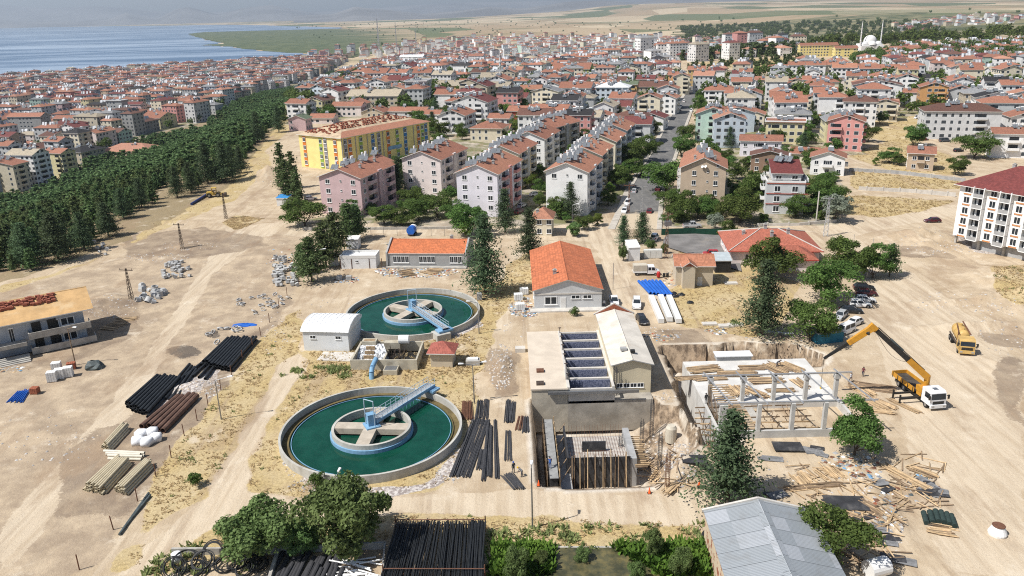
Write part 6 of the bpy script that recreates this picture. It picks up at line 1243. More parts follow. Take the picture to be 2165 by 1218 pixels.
for k, (a, b, nm) in enumerate(RB):
    p, q = S(*a), S(*b); d = q - p; L = d.length; t = thing('rebar_bundle', f'{nm} bundle of steel bars lying beside the formwork pit', 'rebar bundle', p, atan2(d.y, d.x)); wdt = .5 if 'slim' not in nm and 'thin' not in nm else .28
    m = M['rust'] if 'rusty' in nm else M['rebar']
    for i in range(16):
        y = rnd.uniform(-wdt, wdt); z = .05 + rnd.random() * .3 * (1 - abs(y) / wdt * .7); e = rnd.uniform(-.35, .25)
        put('rod', MB().tube((e, y * 1.15, z), (L + e * .6, y * .85, z + .02), .05, n=5).mesh('rod', m), t)
# the rack of thin black pipes, the bay walls, the lagged pipes, hose coils
wallb = M['conc']
def bwall(a, b, h, th=.3, label='', nm='retaining_wall', z=0.):
    p, q = S(*a), S(*b); d = q - p; tag(MB().box(0, hypot(d.x, d.y), -th / 2, th / 2, -1.2, h).build(nm, wallb, loc=(p.x, p.y, z), rz=atan2(d.y, d.x)), label, 'wall')
bwall((365, 1172), (590, 1172), .9, .25, 'low concrete wall behind the hose coils'); bwall((590, 1170), (815, 1160), .9, .25, 'low concrete wall behind the lagged black pipes'); bwall((590, 1172), (570, 1240), .9, .35, 'concrete bay wall between hose coils and lagged pipes'); bwall((815, 1160), (808, 1240), .9, .2, 'bay wall beside the pipe rack')
bwall((1150, 1157), (1480, 1157), .15, .3, 'concrete rim wall along the far side of the ponds', z=-.1); bwall((1262, 1158), (1275, 1260), .2, .35, 'concrete dividing wall between the two green ponds', z=-.1)
rk = thing('pipe_rack', 'rusty steel rack carrying thin black pipes at the bottom of the yard', 'rack', (0, 0, 0)); ra, rb_, rc, re = S(838, 1124), S(1027, 1124), S(812, 1230), S(1026, 1230)
for p in (ra, rb_, rc, re): MB().tube((p.x, p.y, -.2), (p.x, p.y, 2.2), .08, n=6).build('post', M['rust'], rk)
for a, b in ((ra, rb_), (rc, re)):
    for z in (1.0, 1.7): MB().tube((a.x, a.y, z), (b.x, b.y, z), .06, n=6).build('beam', M['rust'], rk)
for i in range(170):
    s = ((i * .6180339) % 1); a = ra.lerp(rb_, s) + Vector((rnd.uniform(-.08, .08), rnd.uniform(-.5, .45), 1.12 + (i // 60) * .16 + rnd.random() * .1)); b = rc.lerp(re, s) + Vector((rnd.uniform(-.25, .25) - (.5 if s < .5 else 0), -6, 1.1 + (i // 60) * .16 + rnd.random() * .1)); mid = a.lerp(b, .5) - Vector((rnd.uniform(-.1, .25), 0, .12))
    bb = MB(); bb.path([Vector(), mid - a, b - a], .062 if s < .85 else .095, n=6); tag(bb.build('black_pipe', M['black'], loc=a), 'thin black pipe lying on the rusty rack', 'pipe', 'thin black pipes on the rack')
for i in range(26):
    u = 602 + (i % 13) * 10.2 + rnd.uniform(-3, 3); v = 1176 + (i // 13) * 26 + rnd.uniform(-6, 12); p = S(u, v); tag(MB().tube((0, 0, .3 + .25 * (i // 13)), (rnd.uniform(-.9, -.4), -6, .3), .27, n=10).build('lagged_pipe', mat('grey black lagging', (.05, .05, .055), .85, .2, 2), loc=p), 'thick black lagged pipe end pointing away in the concrete bay', 'pipe', 'lagged black pipes in the bay')
for i in range(30):
    u = 690 + rnd.uniform(0, 85); v = 1186 + rnd.uniform(0, 40); p = S(u, v, .1 + rnd.random() * .5); a = rnd.gauss(-.1, .25); tag(MB().pipe((0, 0, 0), (2.6 * cos(a), 2.6 * sin(a), 0), .09, .07, 8).build('white_pipe', M['white'], loc=p), 'white plastic pipe in the loose heap beside the rack', 'pipe', 'white pipes beside the rack')
def torus(R0, r, n=28, k=6, m=0):
    b = MB(); vs = [((R0 + r * cos(2 * pi * j / k)) * cos(2 * pi * i / n), (R0 + r * cos(2 * pi * j / k)) * sin(2 * pi * i / n), r * sin(2 * pi * j / k)) for i in range(n) for j in range(k)]
    return b.add(vs, [[i * k + j, ((i + 1) % n) * k + j, ((i + 1) % n) * k + (j + 1) % k, i * k + (j + 1) % k] for i in range(n) for j in range(k)], m)
for i, (u, v, r, tl) in enumerate(((395, 1195, 1.5, .3), (405, 1212, 1.6, .15), (430, 1200, 1.3, .5), (455, 1190, 1.4, .9), (478, 1200, 1.2, .25), (505, 1196, 1.3, .15), (520, 1212, 1.2, .4), (545, 1200, 1.1, .2), (372, 1214, 1.3, .6), (535, 1190, 1.0, .1))):
    p = S(u, v); t = thing('hose_coil', f'coil of black hose, {("large behind the white drum", "flat on the pile nearest the track", "tilted on the pile", "standing on edge", "middle", "flat by the wall", "tilted nearest", "small by the bay wall", "leaning by the dry grass", "small rear")[i]}', 'hose', (p.x, p.y, p.z + r * sin(tl) + .15)); t.rotation_euler = (tl, 0, rnd.uniform(-.6, .6))
    for k in range(4): o = put('loop', torus(r * (1 - .07 * k), .06).mesh('loop', M['black']), t, (rnd.uniform(-.1, .1), rnd.uniform(-.1, .1), .1 * k))
p = S(375, 1186); tag(MB().lathe([(0, 0), (.55, 0), (.6, .4), (.55, 1.0), (.2, 1.1), (0, 1.1)], n=16).build('plastic_drum', M['white'], loc=p), 'white plastic drum behind the hose coils', 'drum')
tw = MB(); p1, p2, p3, p4 = S(1068, 1160), S(1490, 1160), S(1520, 1300), S(1000, 1300)
tn = NT('pond water'); nz = tn.noise(.25, 5, rough=.7); M['pond'] = tn.out(tn.mix(tn.ramp(nz, .35, .6), (.045, .048, .028), tn.mix(tn.ramp(tn.noise(1.2, 4), .4, .6), (.10, .095, .05), (.16, .135, .06))), .25)
tag(tw.quad((p1.x, p1.y, 0), (p4.x, p4.y, 0), (p3.x, p3.y, 0), (p2.x, p2.y, 0)).build('pond', M['pond'], loc=(0, 0, .16)), kind='structure')
# concrete rings, blocks, bags, pallets
RING = {k: MB().pipe((0, 0, 0), (0, 0, h), r, r * .8, 18).mesh('concrete_ring', mat('precast concrete', (.44, .44, .43), .9, .15, 1.5)) for k, (r, h) in {'L': (.62, .95), 'S': (.5, .22)}.items()}
PC = mat('precast concrete', 0); BLK = MB().box(-.35, .35, -.35, .35, 0, .62).box(-.38, .38, -.38, .38, .621, .68).mesh('concrete_block', PC); CON = MB().add([(-.55, -.55, 0), (.55, -.55, 0), (.55, .55, 0), (-.55, .55, 0), (-.55, -.55, .6), (.55, -.55, .6), (.55, .55, .6), (-.55, .55, .6), (-.3, -.3, 1.05), (.3, -.3, 1.05), (.3, .3, 1.05), (-.3, .3, 1.05)], [[0, 1, 5, 4], [1, 2, 6, 5], [2, 3, 7, 6], [3, 0, 4, 7], [4, 5, 9, 8], [5, 6, 10, 9], [6, 7, 11, 10], [7, 4, 8, 11], [8, 9, 10, 11]]).mesh('concrete_cone', PC)
def scat(me, n, us, vs, label, cat, group, tilt=0., zz=0.):
    for _ in range(n):
        u, v = rnd.uniform(*us), rnd.uniform(*vs); p = S(u, v, rnd.random() * zz); o = put(me.name.split('.')[0], me, None, p, 0); o.rotation_euler = (rnd.choice((0, tilt)) * rnd.uniform(.5, 1), rnd.uniform(-.1, .1), rnd.uniform(0, 6)); s = rnd.uniform(.8, 1.25); o.scale = (s, s, s); tag(o, label, cat, group)
scat(RING['L'], 15, (294, 345), (614, 640), 'grey concrete ring lying in the heap below the lattice pylon', 'concrete ring', 'concrete rings below the pylon', pi / 2); scat(CON, 9, (300, 368), (605, 636), 'grey tapered concrete cone in the heap below the lattice pylon', 'concrete piece', 'concrete cones below the pylon')
scat(BLK, 42, (345, 402), (556, 590), 'grey concrete block in the heap on the dirt yard', 'concrete block', 'concrete blocks on the dirt yard', .5, .3); scat(BLK, 56, (578, 632), (562, 606), 'grey concrete block in the scatter beside the pines', 'concrete block', 'concrete blocks beside the pines', .5, .25)
scat(RING['S'], 26, (500, 610), (625, 668), 'thin concrete ring lying along the fence', 'concrete ring', 'thin concrete rings along the fence', .6, .3); scat(RING['S'], 14, (440, 520), (690, 735), 'thin concrete ring beside the black pipes', 'concrete ring', 'thin concrete rings beside the black pipes', .9, .3); scat(BLK, 7, (198, 228), (515, 542), 'concrete block among the weeds by the pines', 'concrete block', 'concrete blocks among the weeds', .6, .4)
scat(RING['L'], 5, (575, 606), (545, 556), 'black ring stacked behind the concrete blocks', 'ring', 'black rings', 0, .5)
b = MB().box(-.55, .55, -.5, .5, 0, .9); me = b.mesh('white_bag', M['bag'])
for o_, (u, v) in zip(range(5), ((292, 938), (312, 940), (330, 932), (300, 924), (322, 920))):
    p = S(u, v); bm_ = MB().lathe([(.3, 0), (.92, .05), (1.0, .5), (.9, 1.0), (.55, 1.12), (0, 1.0)], n=5); o = bm_.build('white_bag', M['bag'], loc=p, rz=rnd.random() * 3, smooth=True); o.scale = (1.1, 1, 1); tag(o, 'bulging white bulk bag beside the brown pipes', 'bulk bag', 'white bulk bags')
def pallet(u, v, w, d, h, m, label, a=0., nx=4, nz=4, cat='pallet load', name='pallet_load'):
    p = S(u, v); t = thing(name, label, cat, p, R(a)); MB().box(-w / 2, w / 2, -d / 2, d / 2, -.05, .12).build('pallet', M['wood2'], t)
    for i in range(nx):
        for k in range(nz): put('pack', MB().box(-w / 2 + w * i / nx + .02, -w / 2 + w * (i + 1) / nx - .02, -d / 2, d / 2 + rnd.uniform(-.05, .05), .12 + h * k / nz, .12 + h * (k + 1) / nz - .015).mesh('pack', m), t)
wb_ = mat('aerated concrete block', (.72, .72, .70), .9, .06, 2)
for i, (u, v, lb) in enumerate(((112, 806, 'front left'), (128, 800, 'middle'), (146, 796, 'right'), (122, 786, 'rear'))): pallet(u, v, 1.5, 1.2, 1.7, wb_, f'white block stack, {lb} of the group by the timber pole', 15)
pallet(152, 780, 1.4, 1.1, 1.1, M['brick'], 'red brick stack behind the white blocks', 20); pallet(75, 832, 1.2, 1.1, 1.0, M['brick'], 'small red brick stack by the blue pipes', 0)
for i, (u, v, lb) in enumerate(((1096, 634, 'taller'), (1108, 622, 'rear'), (1100, 655, 'front'))): pallet(u, v, 1.8, 1.3, 1.3, wb_, f'{lb} wrapped pale stack left of the orange-roofed hall', 5)
pallet(1014, 634, 1.1, 1.0, 1.5, mat('precast concrete', 0), 'stack of grey slabs by the lamp post near the far tank', 5, 1, 7); pallet(718, 592, 1.2, 1, .9, PC, 'grey paving stack before the site container', 0); pallet(738, 592, 1.2, 1, .9, PC, 'second grey paving stack before the site container', 0)
for i, (a, b_) in enumerate((((1376, 633), (1398, 684)), ((1396, 632), (1416, 682)), ((1414, 633), (1435, 685)))):
    p, q = S(*a), S(*b_); d = q - p; tag(MB().box(0, hypot(d.x, d.y), -.55, .55, .15, 1.05, 0).box(.3, .6, -.5, .5, 0, .15, 1).box(6, 6.3, -.5, .5, 0, .15, 1).build('wrapped_panel_pack', [mat('white wrap', (.70, .70, .68), .5, .08, 2, bump=.4), M['wood2']], loc=p, rz=atan2(d.y, d.x)), ('long white wrapped pack nearest the black saloon', 'long white wrapped pack in the middle of three', 'long white wrapped pack nearest the dry grass')[i], 'pack')
p = S(1392, 588); tag(MB().lathe([(0, .1), (.35, .2), (.42, .5), (.42, 1.2), (.3, 1.5), (0, 1.6)], n=14).build('pressure_tank', M['red'], loc=p, smooth=True), 'red pressure tank standing in front of the white lorry', 'tank')
for i, u in enumerate((1404, 1411)): p = S(u, 586); tag(MB().lathe([(0, 0), (.3, 0), (.33, .3), (.3, .6), (.33, .9), (.0, .92)], n=12).build('barrel', M['darkmetal'], loc=p), ('dark barrel next to the red tank', 'dark barrel farther from the red tank')[i], 'barrel')
def blob(name, label, cat, u, v, rx, ry, h, m, n=10, p=None, kind=None):
    p = p or S(u, v); b = MB(); vs = []; fs = []; K = 5
    for k in range(K + 1):
        a = k / K * pi / 2
        for i in range(n): t = 2 * pi * i / n; q = rnd.uniform(.82, 1.15); vs.append((rx * cos(a) * cos(t) * q, ry * cos(a) * sin(t) * q, h * sin(a) * rnd.uniform(.85, 1.1) - .05))
    b.add(vs, [[k * n + i, k * n + (i + 1) % n, (k + 1) * n + (i + 1) % n, (k + 1) * n + i] for k in range(K) for i in range(n)]); o = b.build(name, m, loc=p); return tag(o, label, cat, kind=kind)
blob('tarpaulin_heap', 'dark green tarpaulin heap tied over bricks by the timber pole', 'heap', 200, 778, 1.8, 1.3, 1.5, M['tarp'], 12); blob('tarpaulin_heap', 'crumpled blue tarpaulin by the thin concrete rings', 'heap', 518, 688, 2.6, .9, .5, M['blue'], 12)
for i, (u, v) in enumerate(((1418, 626), (1428, 628), (1440, 624), (1424, 622), (1459, 641))): blob('black_bag', ('black sack beside the blue pipe ends', 'large black sack beside the blue pipes', 'rightmost black sack of the heap', 'rear black sack of the heap', 'lone black sack on the dry grass')[i], 'sack', u, v, .8, .6, .6, M['black'], 9)
for i, (u, v, lb) in enumerate(((1955, 1100, 'leftmost'), (1968, 1098, 'second'), (1980, 1096, 'third'), (1992, 1098, 'fourth'), (2004, 1102, 'fifth'), (2014, 1106, 'rightmost'))):
    p = S(u, v, .3); tag(MB().tube((-.3, -1.0, 0), (.3, 1.0, .1), .32, n=10).build('netting_roll', mat('dark green netting', (.03, .05, .045), .9, .3, 3), loc=p), f'{lb} dark green roll of netting on the open dirt', 'roll')
p = S(2108, 1130); tag(MB().lathe([(.0, 0), (.95, 0), (1.0, .3), (.65, 1.1), (.6, 1.2)], n=18).lathe([(0, 1.25), (.7, 1.25), (.7, 1.2)], n=18, m=1).build('concrete_manhole', [M['white'], M['rust']], loc=p), 'white concrete manhole cone with rusty lid on the right dirt', 'manhole')
p = S(1852, 1216); tag(MB().tube((-1.2, 0, 1.0), (1.2, 0, 1.0), 1.0, n=18).box(-.9, -.7, -.7, .7, 0, .4, 1).box(.7, .9, -.7, .7, 0, .4, 1).build('water_tank', [M['white'], M['dsteel']], loc=p, rz=.3), 'white cylindrical tank beside the near tree', 'tank')
p = S(1000, 770); tag(MB().box(-1.2, 1.2, -.8, .8, -.3, .9).box(-.9, .9, -.5, .5, .9, 1.15, 1).build('manhole_box', [M['conc'], M['white']], loc=p), 'small concrete chamber beside the cream kiosk', 'chamber'); p = S(1100, 743); tag(MB().box(-.9, .9, -.7, .7, -.3, .8).build('concrete_chamber', M['conc_pale'], loc=p), 'pale concrete chamber left of the filter building', 'chamber')
for i, (u, v) in enumerate(((1500, 686), (1535, 690), (1555, 688), (1545, 600))): p = S(u, v); tag(MB().box(-1.4, 1.4, -.7, .7, -.2, .3).box(-1.25, 1.25, -.6, .6, .3, .34, 1).build('ground_hatch', [M['conc_pale'], M['conc_pale']], loc=p), ('long concrete hatch on the dry grass', 'concrete hatch beside the long one', 'concrete hatch nearest the pale spruce', 'pale hatch in front of the sheet shed')[i], 'hatch')
p = S(1380, 545); ec = thing('electric_cabinet', 'pale double electric cabinet by the hedge and lattice mast', 'cabinet', p); MB().box(-2.2, 2.2, -.6, .6, 0, 2.1, 0).build('cabinet_body', mat('pale cabinet', (.60, .60, .56), .6, .08, 1), ec)
for x in (-1.4, 0, 1.4): MB().box(x - .62, x + .62, -.65, -.605, .15, 1.95).build('door', mat('pale cabinet door', (.64, .64, .60), .6, .05, 1), ec)
# ------------------------------------------------------------------ planks: piles and loose ones
def plank(L): return bpy.data.meshes.get(f'plank{L}') or MB().box(-L / 2, L / 2, -.07, .07, 0, .06).mesh(f'plank{L}', M['wood'])
def plank2(L): return bpy.data.meshes.get(f'oldplank{L}') or MB().box(-L / 2, L / 2, -.07, .07, 0, .06).mesh(f'oldplank{L}', M['wood2'])
NPL = 0
def pile(u, v, a, n, L, spread, label, z=None, old=.3, sp=.25, name='timber_pile'):
    p = S(u, v) if z is None else W(u, v, z); t = thing(name, label, 'timber', p, R(a))
    for i in range(n): put('plank', plank2(L) if rnd.random() < old else plank(L), t, (rnd.gauss(0, sp), rnd.uniform(-spread, spread), .02 + .055 * int(i * 4 / n) + rnd.random() * .02), rnd.gauss(0, .06))
for u, v, a, n, L, sp_, lb in ((1490, 782, 8, 24, 5, 1.1, 'long boards at the trench corner of the pale slab'), (1500, 800, 4, 22, 5, .8, 'dark boards along the trench edge of the slab'), (1560, 792, -3, 26, 6, .9, 'boards in the middle of the pale slab'), (1590, 778, 0, 18, 4, .8, 'boards before the white hatch on the slab'), (1640, 780, -60, 24, 4, 1.2, 'pale boards fanned on the slab'), (1672, 778, -55, 20, 4, .9, 'pale boards at the slab corner'), (1620, 806, 2, 24, 5, .8, 'dark boards behind the column heads'), (1555, 828, -75, 26, 3.2, 1.4, 'upright-laid pale boards near the shoring'), (1600, 832, -55, 18, 4, .7, 'pale boards between two columns'), (1650, 826, 0, 14, 4, .5, 'boards beside the grey sheets'), (1690, 812, -75, 16, 3, .8, 'boards at the right slab edge'), (1470, 800, 5, 16, 6, .5, 'boards overhanging the trench')):
    pile(u, v, a, int(n * 1.5), L, sp_ * 1.15, 'pile of ' + lb, dk + .02, .45)
for u, v, a, n, L, sp_, lb, od in ((1842, 820, -20, 44, 6, 1.3, 'dark weathered beams near the crane stay', .95), (1822, 826, -70, 36, 4, 1.1, 'pale posts beside the dark beams', .1), (1858, 855, -65, 44, 4, 1.3, 'pale posts below the crane stay', .1), (1862, 872, -20, 24, 3, .5, 'pale posts heaped nearest the leafy tree', .15), (1740, 1005, -75, 40, 2.6, 2.6, 'short pale props fanned in front of the spruce', .05), (1700, 1018, -80, 20, 2.6, 1.2, 'short pale props beside the fanned ones', .05), (1720, 1030, 5, 20, 7, .5, 'long dark beams', .6), (1778, 1078, -40, 26, 4, .8, 'mixed timber by the black panels', .3), (1855, 1085, -60, 30, 5, .8, 'rusty-looking poles leaning to the fence', .8), (1800, 1110, -30, 26, 4, 1.0, 'timber below the black panels', .2), (1915, 1010, -62, 28, 6, .5, 'long scaffold boards on the right dirt', .1), (1950, 1000, -50, 22, 3, .7, 'crossed short boards on the right dirt', .3), (1990, 1120, -20, 30, 2.2, 1.2, 'small sticks below the netting rolls', .4), (240, 690, -15, 40, 3, 2.2, 'broken orange boards in the shade of the unfinished house', .3), (268, 676, 10, 26, 3, 1.2, 'broken pale boards beside the earth mound', .2), (1390, 1005, 60, 16, 3.2, .7, 'boards thrown on the white rubble', .1), (1425, 1015, 50, 18, 4, .6, 'boards on the rubble slope', .1), (860, 578, 20, 40, 3, 2.4, 'broken timber and sheet before the grey building', .5), (915, 574, -30, 36, 3.4, 2.2, 'timber scrap before the grey building', .3), (1910, 860, -62, 14, 5, .5, 'timber frame lying beside the truck', .2), (1800, 1175, -60, 14, 3.0, .6, 'boards near the white tank', .3)):
    pile(u, v, a, n, L, sp_, lb if lb[0] in '' else 'pile of ' + lb, None, od, .35)
for _ in range(230):
    r = rnd.random(); u, v = (rnd.uniform(1660, 1905), rnd.uniform(985, 1150)) if r < .5 else (rnd.uniform(1880, 2000), rnd.uniform(960, 1080)) if r < .7 else (rnd.uniform(1780, 1900), rnd.uniform(1080, 1200)) if r < .85 else (rnd.uniform(1350, 1460), rnd.uniform(960, 1030))
    L = rnd.choice((1.5, 2.5, 3.5)); q = S(u, v, .03 + rnd.random() * .15); o = put('loose_plank', (plank if rnd.random() < .7 else plank2)(L), None, q, rnd.uniform(0, 3.14)); o.rotation_euler[1] = rnd.uniform(-.06, .06); tag(o, 'loose plank lying among the building scrap', 'plank', 'loose planks among the building scrap')
PAN = MB().box(-1.25, 1.25, -.65, .65, 0, .06).mesh('formwork_sheet', M['panel']); PAN2 = MB().box(-1.25, 1.25, -.65, .65, 0, .04).mesh('formwork_sheet', mat('grey sheet scrap', (.20, .20, .20), .8, .35, 1.2))
for i in range(46):
    u, v = rnd.choice(((1660, 950), (1710, 955), (1730, 960), (1625, 975), (1770, 1060), (1790, 1075), (1760, 1050), (1870, 1030), (1950, 1020), (1985, 1045), (1970, 1040), (1870, 1150), (1900, 1185), (1640, 1045), (1820, 1090), (1845, 1120))); u += rnd.uniform(-22, 22); v += rnd.uniform(-9, 9); o = put('formwork_sheet', PAN if rnd.random() < .45 else PAN2, None, S(u, v, .05 + .1 * rnd.random()), rnd.uniform(-.6, .6)); o.rotation_euler[0] = rnd.uniform(-.12, .12); s = rnd.uniform(.5, 1.1); o.scale = (s, s, 1); tag(o, 'dark formwork sheet dropped among the planks', 'sheet', 'formwork sheets among the planks')
for i, (u, v, s) in enumerate(((1788, 1068, 1.5), (1665, 948, 1.2), (1468, 975, 1.0))): o = put('formwork_sheet', PAN, None, S(u, v, .25), -.1); o.scale = (s * 1.3, s * 1.5, 2); tag(o, ('largest black formwork panel, framed, behind the metal warehouse', 'black formwork panel flat before the concrete shell', 'black panel leaning by the spruce')[i], 'sheet')
# stuff nobody could count: rubble, scrap, stones
def scrap(name, spots, n, sz, mats, flat=.6):
    V, Fc, mi = [], [], []
    for (u, v, ru, rv, wgt) in spots:
        for _ in range(int(n * wgt)):
            a, r = rnd.uniform(0, 6.283), rnd.random() ** .5; p = S(u + ru * r * cos(a), v + rv * r * sin(a)); s = sz * rnd.uniform(.4, 1.5); k = len(V); m = rnd.randrange(len(mats))
            for dx, dy, dz in ((-1, -.6, 0), (.8, -1, 0), (1, .7, 0), (-.7, 1, 0), (-.5, -.3, 1), (.5, -.5, .8), (.4, .5, 1), (-.5, .4, .7)): ca, sa = cos(a * 3), sin(a * 3); x, y = dx * s * rnd.uniform(.7, 1.3), dy * s; V.append((p.x + x * ca - y * sa, p.y + x * sa + y * ca, p.z - .03 + dz * s * flat))
            for f in ((0, 1, 5, 4), (1, 2, 6, 5), (2, 3, 7, 6), (3, 0, 4, 7), (4, 5, 6, 7)): Fc.append([k + q for q in f]); mi.append(m)
    tag(put(name, qmesh(name, np.array(V), np.array(Fc), mats, mi=mi)), kind='stuff')
st = [mat('pale stone', (.52, .49, .45), .95, .15, 2), mat('grey stone', (.33, .31, .29), .95, .2, 2), mat('buff stone', (.46, .37, .27), .95, .2, 2)]
scrap('rubble', [(1440, 975, 40, 40, 2.2), (1400, 950, 45, 40, 1.2), (410, 820, 60, 25, 2.2), (700, 1030, 90, 25, 1.2), (960, 985, 40, 45, 1.0), (620, 950, 25, 60, .8), (1060, 775, 26, 50, 2), (330, 545, 70, 10, 1.2), (230, 650, 60, 25, 1.), (2070, 525, 70, 12, 1.6), (2040, 640, 120, 25, 1.2), (2120, 700, 50, 60, .8), (1960, 510, 80, 30, 1.2), (400, 520, 60, 10, .8), (560, 365, 45, 25, .8), (1300, 690, 60, 20, .3), (100, 930, 120, 60, .8), (1650, 1010, 220, 40, .9), (1700, 715, 130, 8, 1.0), (1100, 700, 40, 40, .3), (800, 640, 150, 20, .4), (580, 700, 30, 60, .5), (1820, 1010, 30, 60, .8), (1380, 840, 60, 10, .6), (1880, 1120, 30, 60, .9), (1400, 705, 40, 15, .5), (950, 720, 60, 10, .5)], 130, .16, st)
scrap('building_scrap', [(880, 575, 88, 13, 5), (830, 572, 30, 12, 1.5), (1105, 650, 30, 22, 2.5), (1120, 660, 20, 10, 1.6), (730, 592, 30, 8, .8), (1395, 712, 40, 10, .5), (1515, 700, 25, 8, .5), (850, 512, 40, 10, .5), (1420, 590, 22, 15, .4), (1870, 1075, 25, 45, .8), (1780, 975, 50, 20, .5), (1940, 1030, 50, 35, .5), (30, 780, 40, 8, .4), (590, 545, 40, 20, .4), (1830, 990, 40, 25, .6)], 120, .28, [M['wood'], M['tarp'], M['conc_grey'], M['wood2'], M['wood'], M['conc'], M['rust'], M['steel'], M['white'], M['brick'], M['wood2'], M['conc_grey'], M['tarp'], M['bluepaint']], .35)
# ------------------------------------------------------------------ posts, lamps, pylons, walls, fences
def post(u, v, h, label, m, r=.06, group=None, name='fence_post', cat='post'): p = S(u, v); tag(MB().tube((0, 0, -.2), (rnd.uniform(-.08, .08), rnd.uniform(-.08, .08), h), r, n=6).build(name, m, loc=p), label, cat, group)
for u, v in ((291, 1060), (330, 1008), (362, 968), (390, 922), (417, 890), (440, 858), (467, 825), (490, 795), (513, 762), (535, 735), (552, 712), (570, 682), (590, 650), (607, 625), (632, 600), (240, 1120), (168, 1205)): post(u, v, 2.0, 'rusty post of the old fence along the pipe stacks', M['rust'], .07, 'rusty fence posts along the pipe stacks')
for u in (785, 812, 840, 912, 940, 968): post(u, 499, 2.6, 'grey fence post behind the grey building', M['chrome'], .05, 'grey fence posts behind the grey building')
for u, v in ((1832, 590), (1845, 520), (1805, 512), (1870, 545), (1822, 555), (1895, 588)): post(u, v, 2.0, 'bent fence post round the parked cars', M['conc'], .07, 'fence posts round the parked cars')
def lamp(u, v, h, ang, arm, label, double=False, m='chrome'):
    p = S(u, v); t = thing('street_lamp', label, 'street lamp', p, R(ang)); MB().tube((0, 0, -.2), (0, 0, h), .11, .07, n=8).build('pole', M[m], t)
    for s in (1, -1) if double else (1,): MB().tube((0, 0, h - .05), (s * arm, 0, h + .35), .05, n=6).build('arm', M[m], t); o = MB().add([(-.1, -.12, 0), (.7, -.2, .05), (.7, .2, .05), (-.1, .12, 0), (-.1, -.1, .12), (.6, -.14, .2), (.6, .14, .2), (-.1, .1, .12)], [[3, 2, 1, 0], [4, 5, 6, 7], [0, 1, 5, 4], [1, 2, 6, 5], [2, 3, 7, 6], [3, 0, 4, 7]]).build('lamp_head', M['white'], t, (s * arm, 0, h + .3), 0 if s > 0 else pi)
lamp(468, 887, 6.6, 12, 1.9, 'lamp post with white head arching over the access road'); lamp(672, 596, 7.4, 8, 1.9, 'lamp post in front of the dark pines'); lamp(1003, 853, 6.6, 8, 1.5, 'two-armed lamp post beside the earth heap', True); lamp(727, 1122, 7.6, 80, .3, 'lamp post rising out of the large bush'); lamp(1126, 1117, 8.2, 85, .3, 'lamp post at the road edge before the formwork pit'); lamp(1013, 706, 6.3, 180, 1.5, 'lamp post between the far tank and the red kiosk'); lamp(160, 772, 7.0, -10, 1.2, 'timber pole with lamp before the unfinished house', m='wood2'); lamp(1210, 478, 6, 0, 1.2, 'small lamp by the road junction')
def lattice(u, v, h, w, label, arms=((.93, 1.6),), m='dsteel', n=9, top=.25, g=None):
    p = S(u, v) if v > 300 else G(u, v); t = thing('lattice_pylon', label, 'pylon', p, R(-12)); b = MB(); rr = .03 + h * .0022
    c = lambda k, s: ((w * (1 - s) + w * top * s) * (1 if k in (0, 1) else -1), (w * (1 - s) + w * top * s) * (1 if k in (0, 3) else -1), h * s)
    for k in range(4): b.tube(c(k, 0), c(k, 1), rr, n=4)
    for i in range(n):
        for k in range(4): b.tube(c(k, i / n), c((k + 1) % 4, (i + 1) / n), rr * .6, n=3); b.tube(c((k + 1) % 4, i / n), c(k, (i + 1) / n), rr * .6, n=3)
    b.build('lattice_mast', M[m], t)
    for s, L in arms:
        MB().box(-L, L, -.06, .06, h * s, h * s + .14).build('crossarm', M[m], t)
        for x in (-L * .9, 0, L * .9): MB().tube((x, 0, h * s + .14), (x, 0, h * s + .5), .05, n=6).build('insulator', M['brown_pipe'], t)
    return t
lattice(278, 632, 7.0, .38, 'lattice pylon above the concrete rings'); lattice(385, 522, 7.0, .36, 'lattice pylon on the bare brown dirt'); lattice(478, 462, 8.0, .36, 'lattice pylon in the grass island by the loader'); lattice(1745, 500, 10.5, .55, 'tall lattice pylon beside the road above the bungalow', ((.95, 1.2),), 'steel'); lattice(1408, 546, 11.5, .5, 'lattice mast with transformer beside the electric cabinet', ((.95, 1.3), (.72, .9)), 'rust'); lattice(1329, 452, 9.0, .35, 'rusty lattice mast at the left of the street mouth', m='rust'); lattice(1356, 452, 8.6, .3, 'grey lattice mast with wide crossarm in the street mouth', ((.95, 1.6),), 'steel'); lattice(1532, 440, 11, .45, 'lattice pylon behind the tan block', m='steel')
p = S(1408, 546); tt = thing('transformer', 'grey finned transformer hung on the lattice mast', 'transformer', (p.x, p.y - .8, 8.3)); MB().box(-.8, .8, -.5, .5, 0, 1.1).build('case', M['chrome'], tt); [MB().tube((x, 0, 1.1), (x, 0, 1.6), .09, n=6).build('bushing', M['brown_pipe'], tt) for x in (-.5, 0, .5)]
post(1725, 472, 9.0, 'leaning concrete pole beside the white villa', M['conc_pale'], .17, None, 'utility_pole', 'pole'); post(1296, 612, 6.0, 'thin flag pole beside the orange-roofed hall', M['chrome'], .05, None, 'flag_pole', 'pole')
for nm, u, v, tv, w in (('tall lattice radio mast left of centre on the hill edge', 803, 125, 45, 2.2), ('slim radio mast behind the tall one', 840, 118, 52, 1.2), ('short radio mast right of the slim one', 881, 112, 64, 1.5)):
    p = G(u, v); h = (v - tv) / F * depth(p) * 1.02; lattice(u, v, h, w, nm, (), 'steel', 12, .3)
